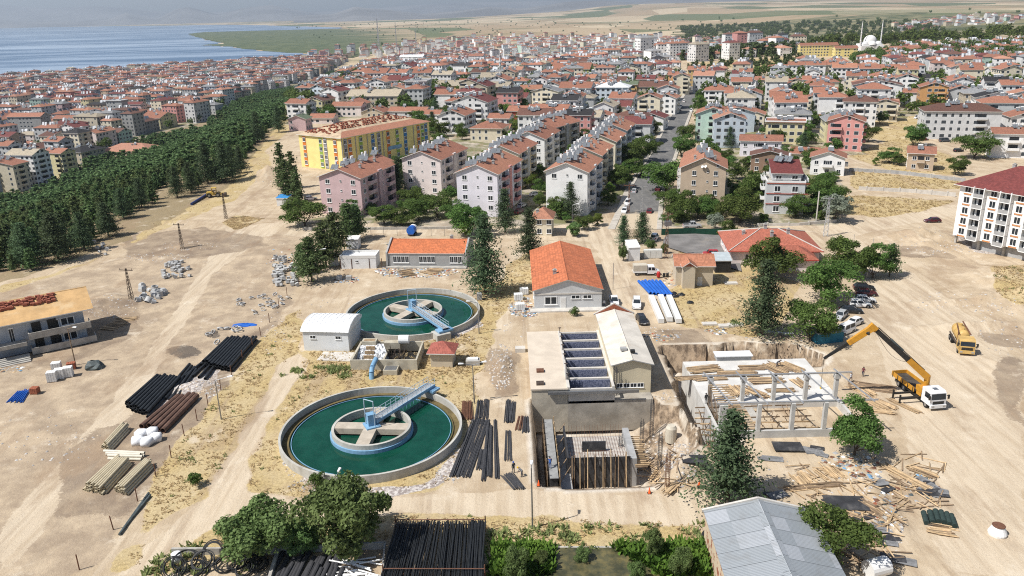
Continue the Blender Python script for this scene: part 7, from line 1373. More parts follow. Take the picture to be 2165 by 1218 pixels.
def wallrun(name, label, pts, h, m, cat, th=.25, posts=0, z=0):
    t = thing(name, label, cat, (0, 0, 0)); P = [S(*q) if q[1] > 330 else G(*q) for q in pts]
    for a, b in zip(P, P[1:]):
        d = b - a; L = hypot(d.x, d.y); MB().box(0, L, -th / 2, th / 2, -.6, h).build('run', m, t, a, atan2(d.y, d.x))
        for k in range(posts): s = (k + .5) / posts; q = a.lerp(b, s); MB().box(-.2, .2, -.2, .2, -.5, h + .25).build('pier', M['conc_pale'], t, q)
wallrun('boundary_wall', 'low stone wall along the lane behind the grey building', [(640, 486), (770, 486), (1000, 484)], .7, M['conc'], 'wall'); wallrun('boundary_wall', 'cement field wall with piers above the dry plot', [(1795, 362), (1900, 368), (2040, 385)], 1.2, M['conc_grey'], 'wall', posts=3); wallrun('boundary_wall', 'lower cement wall with piers along the field lane', [(1815, 402), (1920, 407), (2020, 416)], 1.2, M['conc_pale'], 'wall', posts=3); wallrun('boundary_wall', 'garden wall before the white villa', [(1600, 478), (1690, 477), (1768, 470)], .8, M['conc_pale'], 'wall', posts=2)
wallrun('green_fence', 'dark green sheet fence along the parking lot', [(1398, 497), (1470, 496), (1550, 497)], 1.7, mat('green sheet', (.012, .06, .035), .7, .2, 1), 'fence', .06, 0)
p = S(1728, 729); bh = thing('bin_hut', 'turquoise panelled hut under the near dark tree', 'hut', p, R(10)); MB().box(0, 5, 0, 3, -.2, 2.1).build('wall', mat('turquoise sheet', (.02, .16, .24), .6, .2, 1), bh); MB().box(-.2, 5.2, -.2, 3.2, 2.1, 2.2).build('roof', M['conc_grey'], bh)
for i, (u, v) in enumerate(((1625, 708), (1645, 710), (1665, 712))):
    p = S(u, v); t = thing('picnic_table', f'{("left", "middle", "right")[i]} white table in the shade of the pale spruce', 'table', p, .1); MB().box(-.9, .9, -.4, .4, .70, .75).build('table_top', M['white'], t); [MB().tube((x, y, 0), (x, y, .7), .04, n=5).build('leg', M['chrome'], t) for x in (-.8, .8) for y in (-.3, .3)]
p = S(1528, 950); p = W(1557, 757, dk); t = thing('roof_light', 'white ribbed louvre box on the pale slab', 'louvre box', (p.x - 1, p.y - .2, dk)); MB().box(-2.6, 3.2, -.9, .9, 0, .8).build('case', M['conc_grey'], t); MB().box(-2.8, 3.4, -1.1, 1.1, .8, .95).build('lid', mat('white ribbed panel', 0), t)
p = S(1492, 1140); tag(torus(.45, .2, 18, 8).build('tyre', M['tyre'], loc=(p.x, p.y, p.z + .5)), 'black tyre leaning on the warehouse wall', 'tyre').rotation_euler = (1.2, 0, .6)
# ------------------------------------------------------------------ trees
def leaves(cen, sz, nrm=None, asp=1.0, seed=0):
    n = len(cen); g = np.random.default_rng(seed); d = g.normal(size=(n, 3)) if nrm is None else nrm + g.normal(size=(n, 3)) * .55; d /= np.linalg.norm(d, axis=1)[:, None]
    a = np.cross(d, g.normal(size=(n, 3))); a /= np.linalg.norm(a, axis=1)[:, None]; b = np.cross(d, a); s = (np.asarray(sz) * g.uniform(.6, 1.35, n))[:, None]
    V = np.stack([cen - a * s * asp - b * s * .6, cen + a * s * asp - b * s * .7, cen + a * s * asp * .8 + b * s * .7, cen - a * s * asp * .9 + b * s * .6], 1).reshape(-1, 3)
    return V, np.arange(4 * n).reshape(n, 4)
def decid(H_, Rr, n, seed, sz, m, low=.22):
    g = np.random.default_rng(seed); k = 26; c = g.normal(size=(k, 3)); c /= np.linalg.norm(c, axis=1)[:, None]; c *= (g.uniform(.35, .92, k) * Rr)[:, None]; zc = H_ * (1 + low) / 2; zr = H_ * (1 - low) / 2
    c[:, 2] = c[:, 2] / Rr * zr * .95 + zc; lr = g.uniform(.2, .46, k) * Rr
    i = g.integers(0, k, n); d = g.normal(size=(n, 3)); d /= np.linalg.norm(d, axis=1)[:, None]; d[:, 2] = np.where(d[:, 2] < -.3, -d[:, 2] * .6, d[:, 2]); q = g.uniform(.55, 1.06, n) ** .6
    P = c[i] + d * (lr[i] * q)[:, None]; P[:, 2] = np.maximum(P[:, 2], H_ * .01) * (H_ / np.percentile(P[:, 2], 99.7)); P[:, :2] *= Rr / np.percentile(np.hypot(P[:, 0], P[:, 1]), 97); V, Fc = leaves(P, sz, d, 1., seed); cr = qmesh('crown', V, Fc, m)
    b = MB().tube((0, 0, -.4), (.05, 0, H_ * low * 1.3), H_ * .028, H_ * .02, n=7)
    for j in range(5): b.tube((.05, 0, H_ * low * 1.2), tuple(c[j] * np.array([.8, .8, .9])), H_ * .013, H_ * .005, n=5)
    return cr, b.mesh('trunk', M['bark'])
def conif(H_, Rr, nw, nb, per, seed, sz, m, low=.1, shape=.85, droop=.18, flat=.75):
    g = np.random.default_rng(seed); P, N = [], []
    for w_ in range(nw):
        s = w_ / nw; z = H_ * (low + (1 - low) * s); r = Rr * (1 - s) ** shape * g.uniform(.8, 1.1) + .12
        for b_ in range(max(4, int(nb * (1 - .55 * s)))):
            a = g.uniform(0, 6.283); L = r * g.uniform(.55, 1.18); up = g.uniform(-.05, .12)
            t_ = (np.arange(per) + g.uniform(.2, 1)) / per; t_ = t_ ** .8
            off = g.normal(size=(per, 3)) * .11 * Rr * (.3 + t_[:, None]) * np.array([1, 1, .35])
            P.append(np.stack([cos(a) * L * t_, sin(a) * L * t_, z + up * L * t_ - droop * L * t_ ** 2], 1) + off); N.append(np.tile([cos(a) * .35, sin(a) * .35, flat], (per, 1)))
    P, N = np.concatenate(P), np.concatenate(N); P[:, :2] *= Rr / np.percentile(np.hypot(P[:, 0], P[:, 1]), 98); V, Fc = leaves(P, sz, N, 1.25, seed); return qmesh('crown', V, Fc, m), MB().tube((0, 0, -.4), (0, 0, H_ * .93), H_ * .022, .03, n=7).mesh('trunk', M['bark'])
fD = foliage('broad leaves', (.06, .10, .024), (.13, .195, .05), .6, .35); fD2 = foliage('bright leaves', (.09, .15, .026), (.18, .25, .05), .6, .35); fC = foliage('cedar needles', (.05, .082, .04), (.105, .15, .072), .6, .3); fP = foliage('pine needles', (.065, .10, .036), (.125, .175, .068), .6, .3); fS = foliage('silver leaves', (.16, .19, .14), (.26, .29, .22), .6, .3); fA = foliage('acacia leaves', (.09, .14, .042), (.18, .25, .09), .6, .35); fP2 = foliage('young pine needles', (.085, .12, .04), (.15, .20, .075), .6, .3)
TM = {'decid': [decid(8, 4.0, 8500, 20 + i, .125, fD, .07) for i in range(4)], 'bright': [decid(8, 3.4, 7000, 30 + i, .125, fD2, .06) for i in range(2)], 'cedar': [conif(12, 3.5, 30, 15, 26, 40 + i, .11, fC, .14, .78) for i in range(3)], 'pine': [conif(9, 3.0, 20, 13, 20, 50 + i, .14, fP, .2, .55, .05, .4) for i in range(3)],
      'silver': [decid(5, 2.6, 2200, 61, .16, fS, .1)], 'bush': [decid(4.5, 2.9, 12000, 70 + i, .095, fA, .02) for i in range(2)], 'small': [decid(5, 2.7, 2600, 80 + i, .15, fD, .05) for i in range(3)], 'poplar': [conif(11, 2.0, 22, 11, 14, 90, .17, fP, .06, .6, .02, .3)], 'ypine': [conif(7, 2.5, 13, 9, 11, 105, .25, fP2, .12, .6, .05, .5)], 'fpine': [conif(8, 2.7, 15, 10, 11, 95 + i, .25, fP, .15, .6, .05, .5) for i in range(3)]}
TH_ = {'decid': 8, 'bright': 8, 'cedar': 12, 'pine': 9, 'silver': 5, 'bush': 4.5, 'small': 5, 'poplar': 11, 'fpine': 8, 'ypine': 7}
KN = {'decid': ('broadleaf_tree', 'tree'), 'bright': ('broadleaf_tree', 'tree'), 'cedar': ('cedar_tree', 'tree'), 'pine': ('pine_tree', 'tree'), 'silver': ('silver_tree', 'tree'), 'bush': ('bush', 'bush'), 'small': ('broadleaf_tree', 'tree'), 'poplar': ('conifer_tree', 'tree'), 'fpine': ('pine_tree', 'tree'), 'ypine': ('pine_tree', 'tree')}
def tree(kind, p, h, label, group=None, wf=1.0):
    cr, tk = rnd.choice(TM[kind]); s = h / TH_[kind]; t = thing(KN[kind][0], label, KN[kind][1], p, rnd.uniform(0, 6.28), group); t.scale = (s * wf, s * wf, s)
    put('crown', cr, t); put('trunk', tk, t); PLACED.append((p[0], p[1], 1.5)); return t
def tpx(kind, u, v, top, label, wf=1.0, group=None):
    p = S(u, v) if v > 330 else G(u, v); h = height_to(p, top); return tree(kind, p, h, label, group, wf * (1.22 if kind == 'decid' else 1.))
TREES = '''cedar 1026 622 452|tall dark cedar leaning over the track by the far tank
cedar 1119 548 438|dark cedar before the cream gatehouse
cedar 1068 492 398|tall spruce in front of the white pink-trimmed block
cedar 1207 462 384|tall spruce before the white gabled block
cedar 1537 1056 868|big dark cedar beside the metal warehouse|1.25
cedar 1612 708 548|pale blue-green cedar over the white tables|1.1
cedar 1318 520 455|young cedar by the road junction
cedar 1358 512 448|broad young cedar behind the white cabin|1.25
pine 660 596 500|lowest pine of the row by the site container|1.15
pine 690 566 470|second pine of the row by the site container|1.1
pine 712 538 448|third pine of the row by the site container|1.1
pine 738 512 428|pine of the row nearest the mauve block
pine 757 506 432|pine at the end of the row by the lane
pine 640 580 515|small pine at the low end of the row
decid 645 478 418|round tree at the dirt bend before the mauve block|1.35
decid 995 496 430|broad tree below the white pink-trimmed block|1.1
bright 985 505 470|yellow-green young tree behind the grey building's corner
decid 812 474 432|dark garden tree before the mauve block's right side|1.2
decid 850 478 440|garden tree left of the pale pink block's yard|1.2
decid 885 466 418|tall garden tree before the pale pink block
decid 925 460 405|garden tree at the foot of the pale pink block|1.1
decid 960 470 425|garden tree between the pale pink and white blocks
cedar 845 420 330|slim cedar between the mauve and pale pink blocks|.8
decid 870 440 395|leafy tree in the gap behind the mauve block
bright 1262 478 452|bright green shrub by the street corner|1.4
decid 1235 486 455|shrubby tree beside the gatehouse
bush 1215 500 470|straggly green bush beside the gatehouse|.8
decid 1408 406 338|large leafy street tree before the tan block|1.2
decid 1412 440 400|leafy tree below the large street tree|1.2
decid 1450 462 405|tree at the tan block's left foot
decid 1475 460 415|tree at the tan block's front
decid 1500 462 420|broad tree at the tan block's right foot
decid 1565 470 400|broad tree between the tan block and the white villa|1.2
silver 1512 486 452|silver-green round tree behind the pickup
decid 1540 512 466|round clipped tree at the fence corner|.8
decid 1600 430 360|large tree beside the white villa's left side
silver 1762 470 412|silver-green tree behind the tall lattice pylon|1.1
decid 1735 452 385|dark tree between the villa and the silver tree
decid 1760 440 390|bushy tree by the garden shed
decid 1628 590 503|big round tree before the red bungalow|1.05
bright 1770 545 500|yellow-green tree behind the bungalow corner
decid 1790 586 505|large tree right of the bungalow|.95
decid 1748 640 545|large dark tree behind the parked cars|1.05
decid 1712 722 632|large dark tree nearest the crane boom|1.0
decid 1845 588 515|thin leafy tree among fence posts|.8
pine 1880 585 515|small conifer at the end of the fence
decid 1806 962 848|round leafy tree beside the concrete shell|.78
decid 1760 1190 1072|leafy tree against the metal warehouse|.95
bush 735 1168 1022|largest green bush at the roadside with a lamp rising from it|.9
bush 560 1172 1078|broad green bush above the hose coils|1.3
bush 640 1168 1100|low green bush between the two large ones|.9
bush 1090 1225 1160|lush green bush beside the pipe rack|.6
bush 1145 1200 1165|lush green bush by the left pond|.6
bush 1440 1215 1160|green bush at the right pond's corner|.6
bush 1380 1180 1120|dark bush above the right pond|.5
bush 1345 1236 1190|small weeds bush in the right pond|.6
bush 1230 1185 1160|small green bush at the pond rim
small 415 1028 1000|small green shrub by the access track
small 672 1030 1000|sapling before the near tank
small 1215 668 650|small shrub before the orange-roofed hall
bush 1318 552 520|clipped hedge left of the white cabin|.55
bush 1375 530 508|clipped hedge behind the electric cabinet|.8
bush 1405 536 515|clipped hedge by the lattice mast|.6
cedar 60 562 470|cedar of the upper pine edge near the unfinished house|1.3
cedar 125 552 450|broad cedar of the pine edge|1.4
cedar 180 530 448|cedar of the pine edge by the weeds
cedar 230 500 428|cedar at the brown dirt's pine edge|1.2
cedar 262 462 398|tall cedar with white rocks behind|1.2
cedar 300 440 376|cedar behind the grey debris
cedar 375 418 352|tall cedar in the pine edge
cedar 405 408 342|second tall cedar in the pine edge
cedar 440 388 300|very tall cedar left of the loader
cedar 478 386 296|tallest cedar by the loader
cedar 492 376 306|tall cedar above the loader
cedar 510 366 308|cedar beside the sand mound
cedar 545 300 235|cedar by the pink path
poplar 610 430 335|conifer at the yellow school's corner
poplar 622 415 318|conifer tight to the yellow school
poplar 600 400 300|conifer on the sand-mound side of the school
poplar 632 436 352|lower conifer before the school corner
cedar 590 280 225|conifer at the end of the pink path
decid 1835 300 262|round tree at the striped house
decid 1930 308 262|leafy tree beside the playground
decid 2060 335 280|big round tree in the dry field|1.3
decid 2020 370 330|tree beside the tan house
decid 1880 345 312|garden tree left of the tan house|1.2
decid 1860 262 235|tree beside the cream plain house
decid 1900 350 325|bush behind the tan house
bright 1850 350 332|green garden patch tree
decid 1140 340 300|tree in the court behind the spruce|1.2
cedar 1170 345 300|conifer in the court of the rows
decid 1355 342 285|tree on the street's left pavement|.9
decid 1330 355 300|dark tree in front of the last row block
decid 1310 400 350|garden tree beside the street row|1.1
decid 1345 375 335|garden tree lower beside the street row
decid 1385 282 255|pavement tree halfway up the street
decid 1440 330 285|tree on the street's right kerb|1.1
decid 1452 300 262|tree on the right kerb below the mint house
decid 1476 240 205|tree on the right kerb at mid street|.8
decid 1480 215 188|tree on the right kerb up the street|.8
decid 900 300 262|garden tree behind the yellow school's end
decid 930 310 280|tree beside the white balcony house
cedar 1010 262 228|dark cedar beside the white maroon-roofed house
decid 1050 262 235|yard tree before the low beige house
decid 760 235 215|tree at the white slab tower's foot
'''
for L in TREES.strip().split('\n'):
    a = L.split('|'); k, u, v, tp_ = a[0].split(); tpx(k, float(u), float(v), float(tp_), a[1], float(a[2]) if len(a) > 2 else 1.0)
COURT = [[(620, 480), (700, 465), (1000, 478), (1240, 470), (1300, 440), (1340, 360), (1300, 330), (1000, 350), (880, 340), (840, 330), (830, 380), (700, 460)], [(1400, 480), (1770, 475), (1790, 400), (1700, 330), (1480, 330), (1430, 400)]]
def thicket(px, n, h0, h1, lb, gr, kinds):
    Pw = WP(px); xs = [q[0] for q in Pw]; ys = [q[1] for q in Pw]; A = np.array([(a, b, r) for a, b, r in PLACED]); k = 0
    for _ in range(n * 40):
        x, y = g.uniform(min(xs), max(xs)), g.uniform(min(ys), max(ys))
        if k >= n: break
        if not inpoly(np.array([x]), np.array([y]), Pw)[0] or inpoly(np.array([x]), np.array([y]), STRP)[0] or ((A[:, 0] - x) ** 2 + (A[:, 1] - y) ** 2 < (A[:, 2] * .66 + 1) ** 2).any(): continue
        k += 1; kd = rnd.choice(kinds); tree(kd, (x, y, T1(x, y)), rnd.uniform(h0, h1), lb, gr, rnd.uniform(.95, 1.4))
g = np.random.default_rng(3)
thicket(COURT[0], 75, 2.5, 6.0, 'leafy garden tree crowding the feet of the four-storey blocks', 'garden trees at the feet of the blocks', ('decid', 'decid', 'small', 'bright')); thicket(COURT[1], 60, 2.5, 6.5, 'leafy garden tree around the tan block and the white villa', 'garden trees right of the street', ('decid', 'decid', 'small'))
# the pine wood on the west slope: the nearest ones each a tree, the rest one mass
g = np.random.default_rng(3); FPX = WP([(-40, 590), (60, 582), (120, 558), (190, 522), (240, 496), (300, 443), (372, 418), (440, 393), (500, 368), (530, 318), (600, 245), (640, 205), (730, 165), (735, 150)]) ; LOWP = [tuple(G(u, v).xy) for u, v in ((-40, 440), (60, 405), (150, 375), (220, 332), (310, 300), (430, 275), (470, 238), (560, 200), (650, 182), (700, 155))]
FPOLY = FPX + LOWP[::-1]; lox = min(p[0] for p in FPOLY); hix = max(p[0] for p in FPOLY); loy = min(p[1] for p in FPOLY); hiy = max(p[1] for p in FPOLY)
cl_ = []
for y in np.arange(loy, hiy, 4.4):
    for x in np.arange(lox, hix, 4.4): cl_.append((x + g.uniform(-1.7, 1.7), y + g.uniform(-1.7, 1.7)))
cl_ = np.array(cl_); cl_ = cl_[inpoly(cl_[:, 0], cl_[:, 1], FPOLY)]
gap = inpoly(cl_[:, 0], cl_[:, 1], WP([(200, 505), (330, 440), (450, 370), (480, 340), (470, 330), (400, 365), (300, 420), (180, 490)])); cl_ = cl_[~gap | (g.random(len(cl_)) < .4)]
ok = np.array([all((x - a) ** 2 + (y - b) ** 2 > (r + 2) ** 2 for a, b, r in PLACED) for x, y in cl_]); cl_ = cl_[ok]
cl_ = cl_[np.argsort(np.hypot(cl_[:, 0], cl_[:, 1]))]; print('forest', len(cl_))
cl_ = cl_[(vn(cl_[:, 0], cl_[:, 1], 16, 91) < .66) | (g.random(len(cl_)) < .25)]
NF = 290
for x, y in cl_[:NF]: tree('fpine' if rnd.random() < .72 else 'ypine', (x, y, T1(x, y)), rnd.uniform(4.5, 7.2), 'pine of the wood on the slope', 'pines of the wood on the slope', rnd.uniform(.85, 1.15))
def mass(name, pts, hs, tmpl, m, keep=1.0, zf=T):
    """many trees as one object: copies of a template's leaves"""
    V0 = []; me = tmpl; n = len(me.vertices); co = np.empty(n * 3, np.float32); me.vertices.foreach_get('co', co); co = co.reshape(-1, 4, 3); Vs = []
    for (x, y), h in zip(pts, hs):
        k = co[g.random(len(co)) < keep] if keep < 1 else co; a = g.uniform(0, 6.28); c, s = cos(a), sin(a); wv = h * g.uniform(.85, 1.2)
        Vs.append(np.stack([(k[..., 0] * c - k[..., 1] * s) * wv + x, (k[..., 0] * s + k[..., 1] * c) * wv + y, k[..., 2] * h + T1(x, y)], -1).reshape(-1, 3))
    V = np.concatenate(Vs); tag(put(name, qmesh(name, V, np.arange(len(V)).reshape(-1, 4), m)), kind='stuff')
far_ = conif(1, .36, 9, 7, 5, 99, .07, fP, .1, .6, .05, .5)[0]
fd_ = decid(1, .5, 260, 98, .07, fD, .08)[0]
fm = cl_[NF:]; dd = np.hypot(fm[:, 0], fm[:, 1]); sp2 = (vn(fm[:, 0], fm[:, 1], 22, 33) > .56) & (g.random(len(fm)) < .75); mass('pine_wood', fm[~sp2], g.uniform(4.5, 7.4, (~sp2).sum()), far_, fP); mass('young_pine_wood', fm[sp2], g.uniform(3, 6.2, sp2.sum()), far_, fP2)
# ------------------------------------------------------------------ the rest of the town: nearest houses one by one, the far ones as one mass
Pv = np.array([(a, b, r) for a, b, r in PLACED])
KF = .85
def free(x, y, r): return bool((((Pv[:, 0] - x) ** 2 + (Pv[:, 1] - y) ** 2) > (Pv[:, 2] * KF + r) ** 2).all())
STR = STRP + [tuple(G(1462, 180).xy)]
FAR = [[(640, 122), (720, 122), (1000, 122), (1300, 140), (1460, 135), (1700, 118), (1640, 96), (1450, 84), (1250, 80), (1000, 84), (900, 92), (820, 100), (700, 112)], [(1900, 62), (2165, 48), (2165, 36), (1990, 42)], [(1980, 60), (1900, 62), (1870, 66), (1990, 70)]]
def sample(px, st, ang=R(-17), jit=3):
    P = [tuple(G(u, v).xy) for u, v in px]; c, s = cos(ang), sin(ang); xs = [p[0] for p in P]; ys = [p[1] for p in P]; out = []
    cx, cyy = np.mean(xs), np.mean(ys); Rm = max(hypot(x - cx, y - cyy) for x, y in P)
    for i in np.arange(-Rm, Rm, st):
        for j in np.arange(-Rm, Rm, st * .92):
            out.append((cx + i * c - j * s + g.uniform(-jit, jit), cyy + i * s + j * c + g.uniform(-jit, jit)))
    o = np.array(out); return o[inpoly(o[:, 0], o[:, 1], P)]
cand = [(x, y, z) for z, (px, st) in enumerate(zip(TOWN, (23, 24, 30, 21))) for x, y in sample(px, st)]
cand = [c for c in cand if free(c[0], c[1], 8.5) and not inpoly(np.array([c[0]]), np.array([c[1]]), STR)[0]]
cand.sort(key=lambda c: hypot(c[0], c[1])); print('town candidates', len(cand))
WC = ['white'] * 13 + ['pale grey'] * 4 + ['cream'] * 3 + ['beige', 'pale pink', 'pale yellow', 'pink', 'light blue', 'mint']; RC = ['red'] * 8 + ['pale red', 'pale red', 'orange red', 'maroon', 'maroon', 'brown', 'brown', 'beige', 'grey', 'grey', 'black']
QN = ['on the plateau beyond the works', 'in the quarter right of the street', 'in the quarter by the mosque', 'in the lakeside town below the pines']
NH = 190; houses_far = []
for i, (x, y, z) in enumerate(cand):
    wl, rf = rnd.choice(WC if z != 3 else WC[8:] + ['grey', 'grey', 'grey', 'tan', 'pale grey', 'pale grey', 'mauve']), rnd.choice(RC); ds = hypot(x, y); nst = rnd.choice((2, 3, 3, 4, 4)) if z != 3 else rnd.choice((3, 4, 5, 6)); w, d = (rnd.uniform(11, 17), rnd.uniform(10, 14)) if z != 3 else (rnd.uniform(12, 24), rnd.uniform(10, 13)); rz = R(-17 + rnd.gauss(0, 5) + rnd.choice((0, 0, 90)))
    if z in (2,): nst = 2
    kd = rnd.choice(('gx', 'gx', 'gy', 'hip'))
    if i < NH:
        c, s = cos(rz), sin(rz); lb = f"{wl} {NAMES[nst]} house with {rf} roof {QN[z]}"
        auto_house((x - c * w / 2 + s * d / 2, y - s * w / 2 - c * d / 2, T1(x, y)), rz, w, d, nst, wl, rf, kd, lb, f'{wl} {NAMES[nst]} houses with {rf} roofs {QN[z]}', ds, base=5)
    else: houses_far.append((x, y, w, d, nst * 2.9 + .3, rz, wl, rf))
near_far = [h for h in houses_far]
for px, st in zip(FAR, (38, 46, 40)):
    for x, y in sample(px, st, R(10), 6): houses_far.append((x, y, rnd.uniform(12, 22), rnd.uniform(11, 15), rnd.choice((6, 9, 12, 12, 15, 18)) if rnd.random() > .05 else 26, R(rnd.gauss(5, 12) + rnd.choice((0, 90))), rnd.choice(WC + ['grey', 'tan', 'pale grey']), rnd.choice(RC)))
print('far houses', len(houses_far))
V, Fc, Cc, MI = [], [], [], []
for (x, y, w, d, h, rz, wl, rf) in houses_far:
    z0 = T1(x, y); c, s = cos(rz), sin(rz); k = len(V); rs = min(w, d) * .17; o = .5; tint = rnd.uniform(.8, 1.12) * (.82 if x < -120 else 1.)
    def pt(a, b, z): V.append((x + a * c - b * s, y + a * s + b * c, z0 + z))
    for z in (-4, h):
        for a, b in ((-w / 2, -d / 2), (w / 2, -d / 2), (w / 2, d / 2), (-w / 2, d / 2)): pt(a, b, z)
    wc = [q * tint for q in WALLC[wl]]; rc = [q * tint for q in ROOFC[rf]]; Cc += [wc] * 8
    for q in ((0, 1, 5, 4), (1, 2, 6, 5), (2, 3, 7, 6), (3, 0, 4, 7)): Fc.append([k + e for e in q])
    k = len(V)
    for a, b, z in ((-w / 2 - o, -d / 2 - o, h - .1), (w / 2 + o, -d / 2 - o, h - .1), (w / 2 + o, d / 2 + o, h - .1), (-w / 2 - o, d / 2 + o, h - .1), (-w * .28, 0, h + rs), (w * .28, 0, h + rs)): pt(a, b, z)
    Cc += [rc] * 6
    for q in ((0, 1, 5, 4), (2, 3, 4, 5), (1, 2, 5, 5), (3, 0, 4, 4)): Fc.append([k + e for e in q])
    n_ht = 7 if hypot(x, y) < 1500 else 2
    for _ in range(n_ht):                                # roof tanks
        a, b = rnd.uniform(-w * .25, w * .25), rnd.uniform(-d * .2, d * .2); k = len(V); q_ = rnd.choice(([.62, .64, .66], [.2, .21, .22]))
        for da, db, z in ((-.8, -.5, h + rs * .6), (.8, -.5, h + rs * .6), (.8, .5, h + rs + 1.6), (-.8, .5, h + rs + 1.6)): pt(a + da, b + db, z)
        Cc += [q_] * 4; Fc.append([k, k + 1, k + 2, k + 3])
    rows_ = int(h / 2.9)                                 # window openings of the walls that face the works
    if hypot(x, y) < 2300:
        for fx, L, ax in ((-d / 2 - .04, w, 0), (w / 2 + .04, d, 1), (-w / 2 - .04, d, 2)):
            nw = max(2, int(L / 3.2))
            for r_ in range(rows_):
                for i in range(nw):
                    if rnd.random() < .25: continue
                    u_ = -L / 2 + L * (i + .5) / nw; k = len(V); zz = 1.0 + r_ * 2.9
                    for du, dz in ((-.7, 0), (.7, 0), (.7, 1.4), (-.7, 1.4)): pt(*((u_ + du, fx) if ax == 0 else (fx, u_ + du)), zz + dz)
                    Cc += [[.06, .07, .08]] * 4; Fc.append([k, k + 1, k + 2, k + 3])
Fq = np.array(Fc); me = bpy.data.meshes.new('distant_town'); me.from_pydata(V, [], [list(dict.fromkeys(f)) for f in Fc]); me.materials.append(vcolmat('distant house paint')); me.attributes.new('col', 'FLOAT_COLOR', 'POINT').data.foreach_set('color', np.c_[np.array(Cc), np.ones(len(Cc))].astype(np.float32).ravel())
tag(put('distant_town', me), kind='stuff')
# trees between the houses
KF = .62
tc = [(x, y, z) for z, px in enumerate(TOWN) for x, y in sample(px, (15, 16, 17, 19)[z], R(11), 6)]
hx = np.array([(x, y, 9.) for x, y, *_ in cand]); Pv = np.concatenate([np.array([(a, b, r) for a, b, r in PLACED]), np.array([(h[0], h[1], 8.) for h in houses_far if hypot(h[0], h[1]) < 1600])])
tc = [c for c in tc if free(c[0], c[1], .5) and not inpoly(np.array([c[0]]), np.array([c[1]]), STR)[0]]; tc.sort(key=lambda c: hypot(c[0], c[1])); print('town trees', len(tc))
NT_ = 140
for x, y, z in tc[:NT_]:
    k = rnd.choice(('decid', 'small', 'small', 'small', 'bright', 'cedar')); tree(k, (x, y, T1(x, y)), rnd.uniform(4, 8) if k != 'cedar' else rnd.uniform(7, 11), ('leafy' if k != 'cedar' else 'dark conical') + ' garden tree between the houses ' + QN[z], ('conical' if k == 'cedar' else 'leafy') + ' garden trees ' + QN[z], rnd.uniform(.9, 1.3))
rest = np.array([c[:2] for c in tc[NT_:]]); mass('town_trees', rest, g.uniform(5, 10.5, len(rest)), fd_, fD)
# far woods: the belt by the mosque, the pines on the plateau edge, trees of the far plain
def wood(name, px, st, h0, h1, tm, m, z=None, keep=1.0, prob=1.0):
    P = sample(px, st, .3, st * .45); P = P[g.random(len(P)) < prob]; P = P[[free(x, y, 1) for x, y in P]] if st < 12 else P; mass(name, P, g.uniform(h0, h1, len(P)), tm, m, keep)
wood('edge_pine_wood', [(1440, 118), (1460, 108), (1560, 100), (1690, 98), (1695, 116), (1560, 124), (1440, 128)], 8, 8, 15, far_, fP, prob=.8); wood('hedge_pines', [(1450, 142), (1700, 122), (1740, 132), (1740, 150), (1600, 150), (1450, 160)], 11, 5, 9, far_, fP, prob=.5)
wood('mosque_trees', [(1800, 118), (1860, 112), (1960, 112), (2000, 118), (1985, 140), (1880, 148), (1800, 135)], 11, 5, 8, fd_, fD); wood('hill_edge_wood', [(610, 215), (640, 195), (700, 170), (750, 150), (755, 170), (740, 200), (690, 215), (640, 240)], 7, 7, 12, fd_, fD)
wood('belt_wood', [(1440, 96), (1440, 58), (1700, 50), (1950, 47), (1990, 60), (2165, 78), (2165, 98), (1900, 98), (1720, 104), (1560, 98)], 34, 12, 20, fd_, fD, prob=.5)
wood('plain_trees', [(700, 118), (640, 70), (900, 52), (1440, 50), (1440, 90), (1200, 84), (900, 95), (800, 112)], 110, 6, 11, fd_, fD, prob=.22); wood('far_plain_trees', [(600, 62), (700, 52), (1100, 42), (1700, 32), (2165, 22), (2165, 48), (1440, 52), (900, 54)], 260, 10, 16, fd_, fD, prob=.4)
# mosque on the hill, small minarets
p = G(1838, 108); k_ = depth(p); px = k_ / F; pl = mat('white mosque stone', (.68, .67, .65), .8, .06, .1)
mo = thing('mosque', 'white mosque with grey-white domes and two tall minarets on the plateau', 'mosque', p); hw = 22 * px * 1.15
MB().box(-hw, hw, -hw * .7, hw, -4, 8 * px + 2).build('prayer_hall', pl, mo); MB().box(-hw * .8, hw * .8, -hw * .55, hw * .9, 8 * px + 2, 15 * px).build('upper_hall', pl, mo)
def dome(r, z, x=0, y=0, nm='dome'): MB().lathe([(r * cos(a), z + r * .95 * sin(a)) for a in np.linspace(0, pi / 2, 9)], n=24).build(nm, pl, mo, (x, y, 0), smooth=True)
dome(13 * px, 20 * px, 0, hw * .1); MB().tube((0, hw * .1, 14 * px), (0, hw * .1, 20 * px), 13.2 * px, n=20).build('drum', pl, mo)
for x, y in ((-hw * .55, -hw * .2), (hw * .55, -hw * .2), (0, -hw * .45)): dome(8 * px, 13 * px, x, y, 'half_dome')
for x in (-24 * px, 24 * px):
    b = MB().lathe([(1.5 * px, -3), (1.5 * px, 20 * px), (2.1 * px, 21 * px), (2.1 * px, 22 * px), (1.3 * px, 22.1 * px), (1.25 * px, 36 * px), (1.9 * px, 37 * px), (1.9 * px, 38 * px), (1.1 * px, 38.1 * px), (1.0 * px, 49 * px), (1.2 * px, 50 * px), (.1, 62 * px)], n=12); b.build('minaret', pl, mo, (x, -hw * .3 if x < 0 else hw * .2, 0))
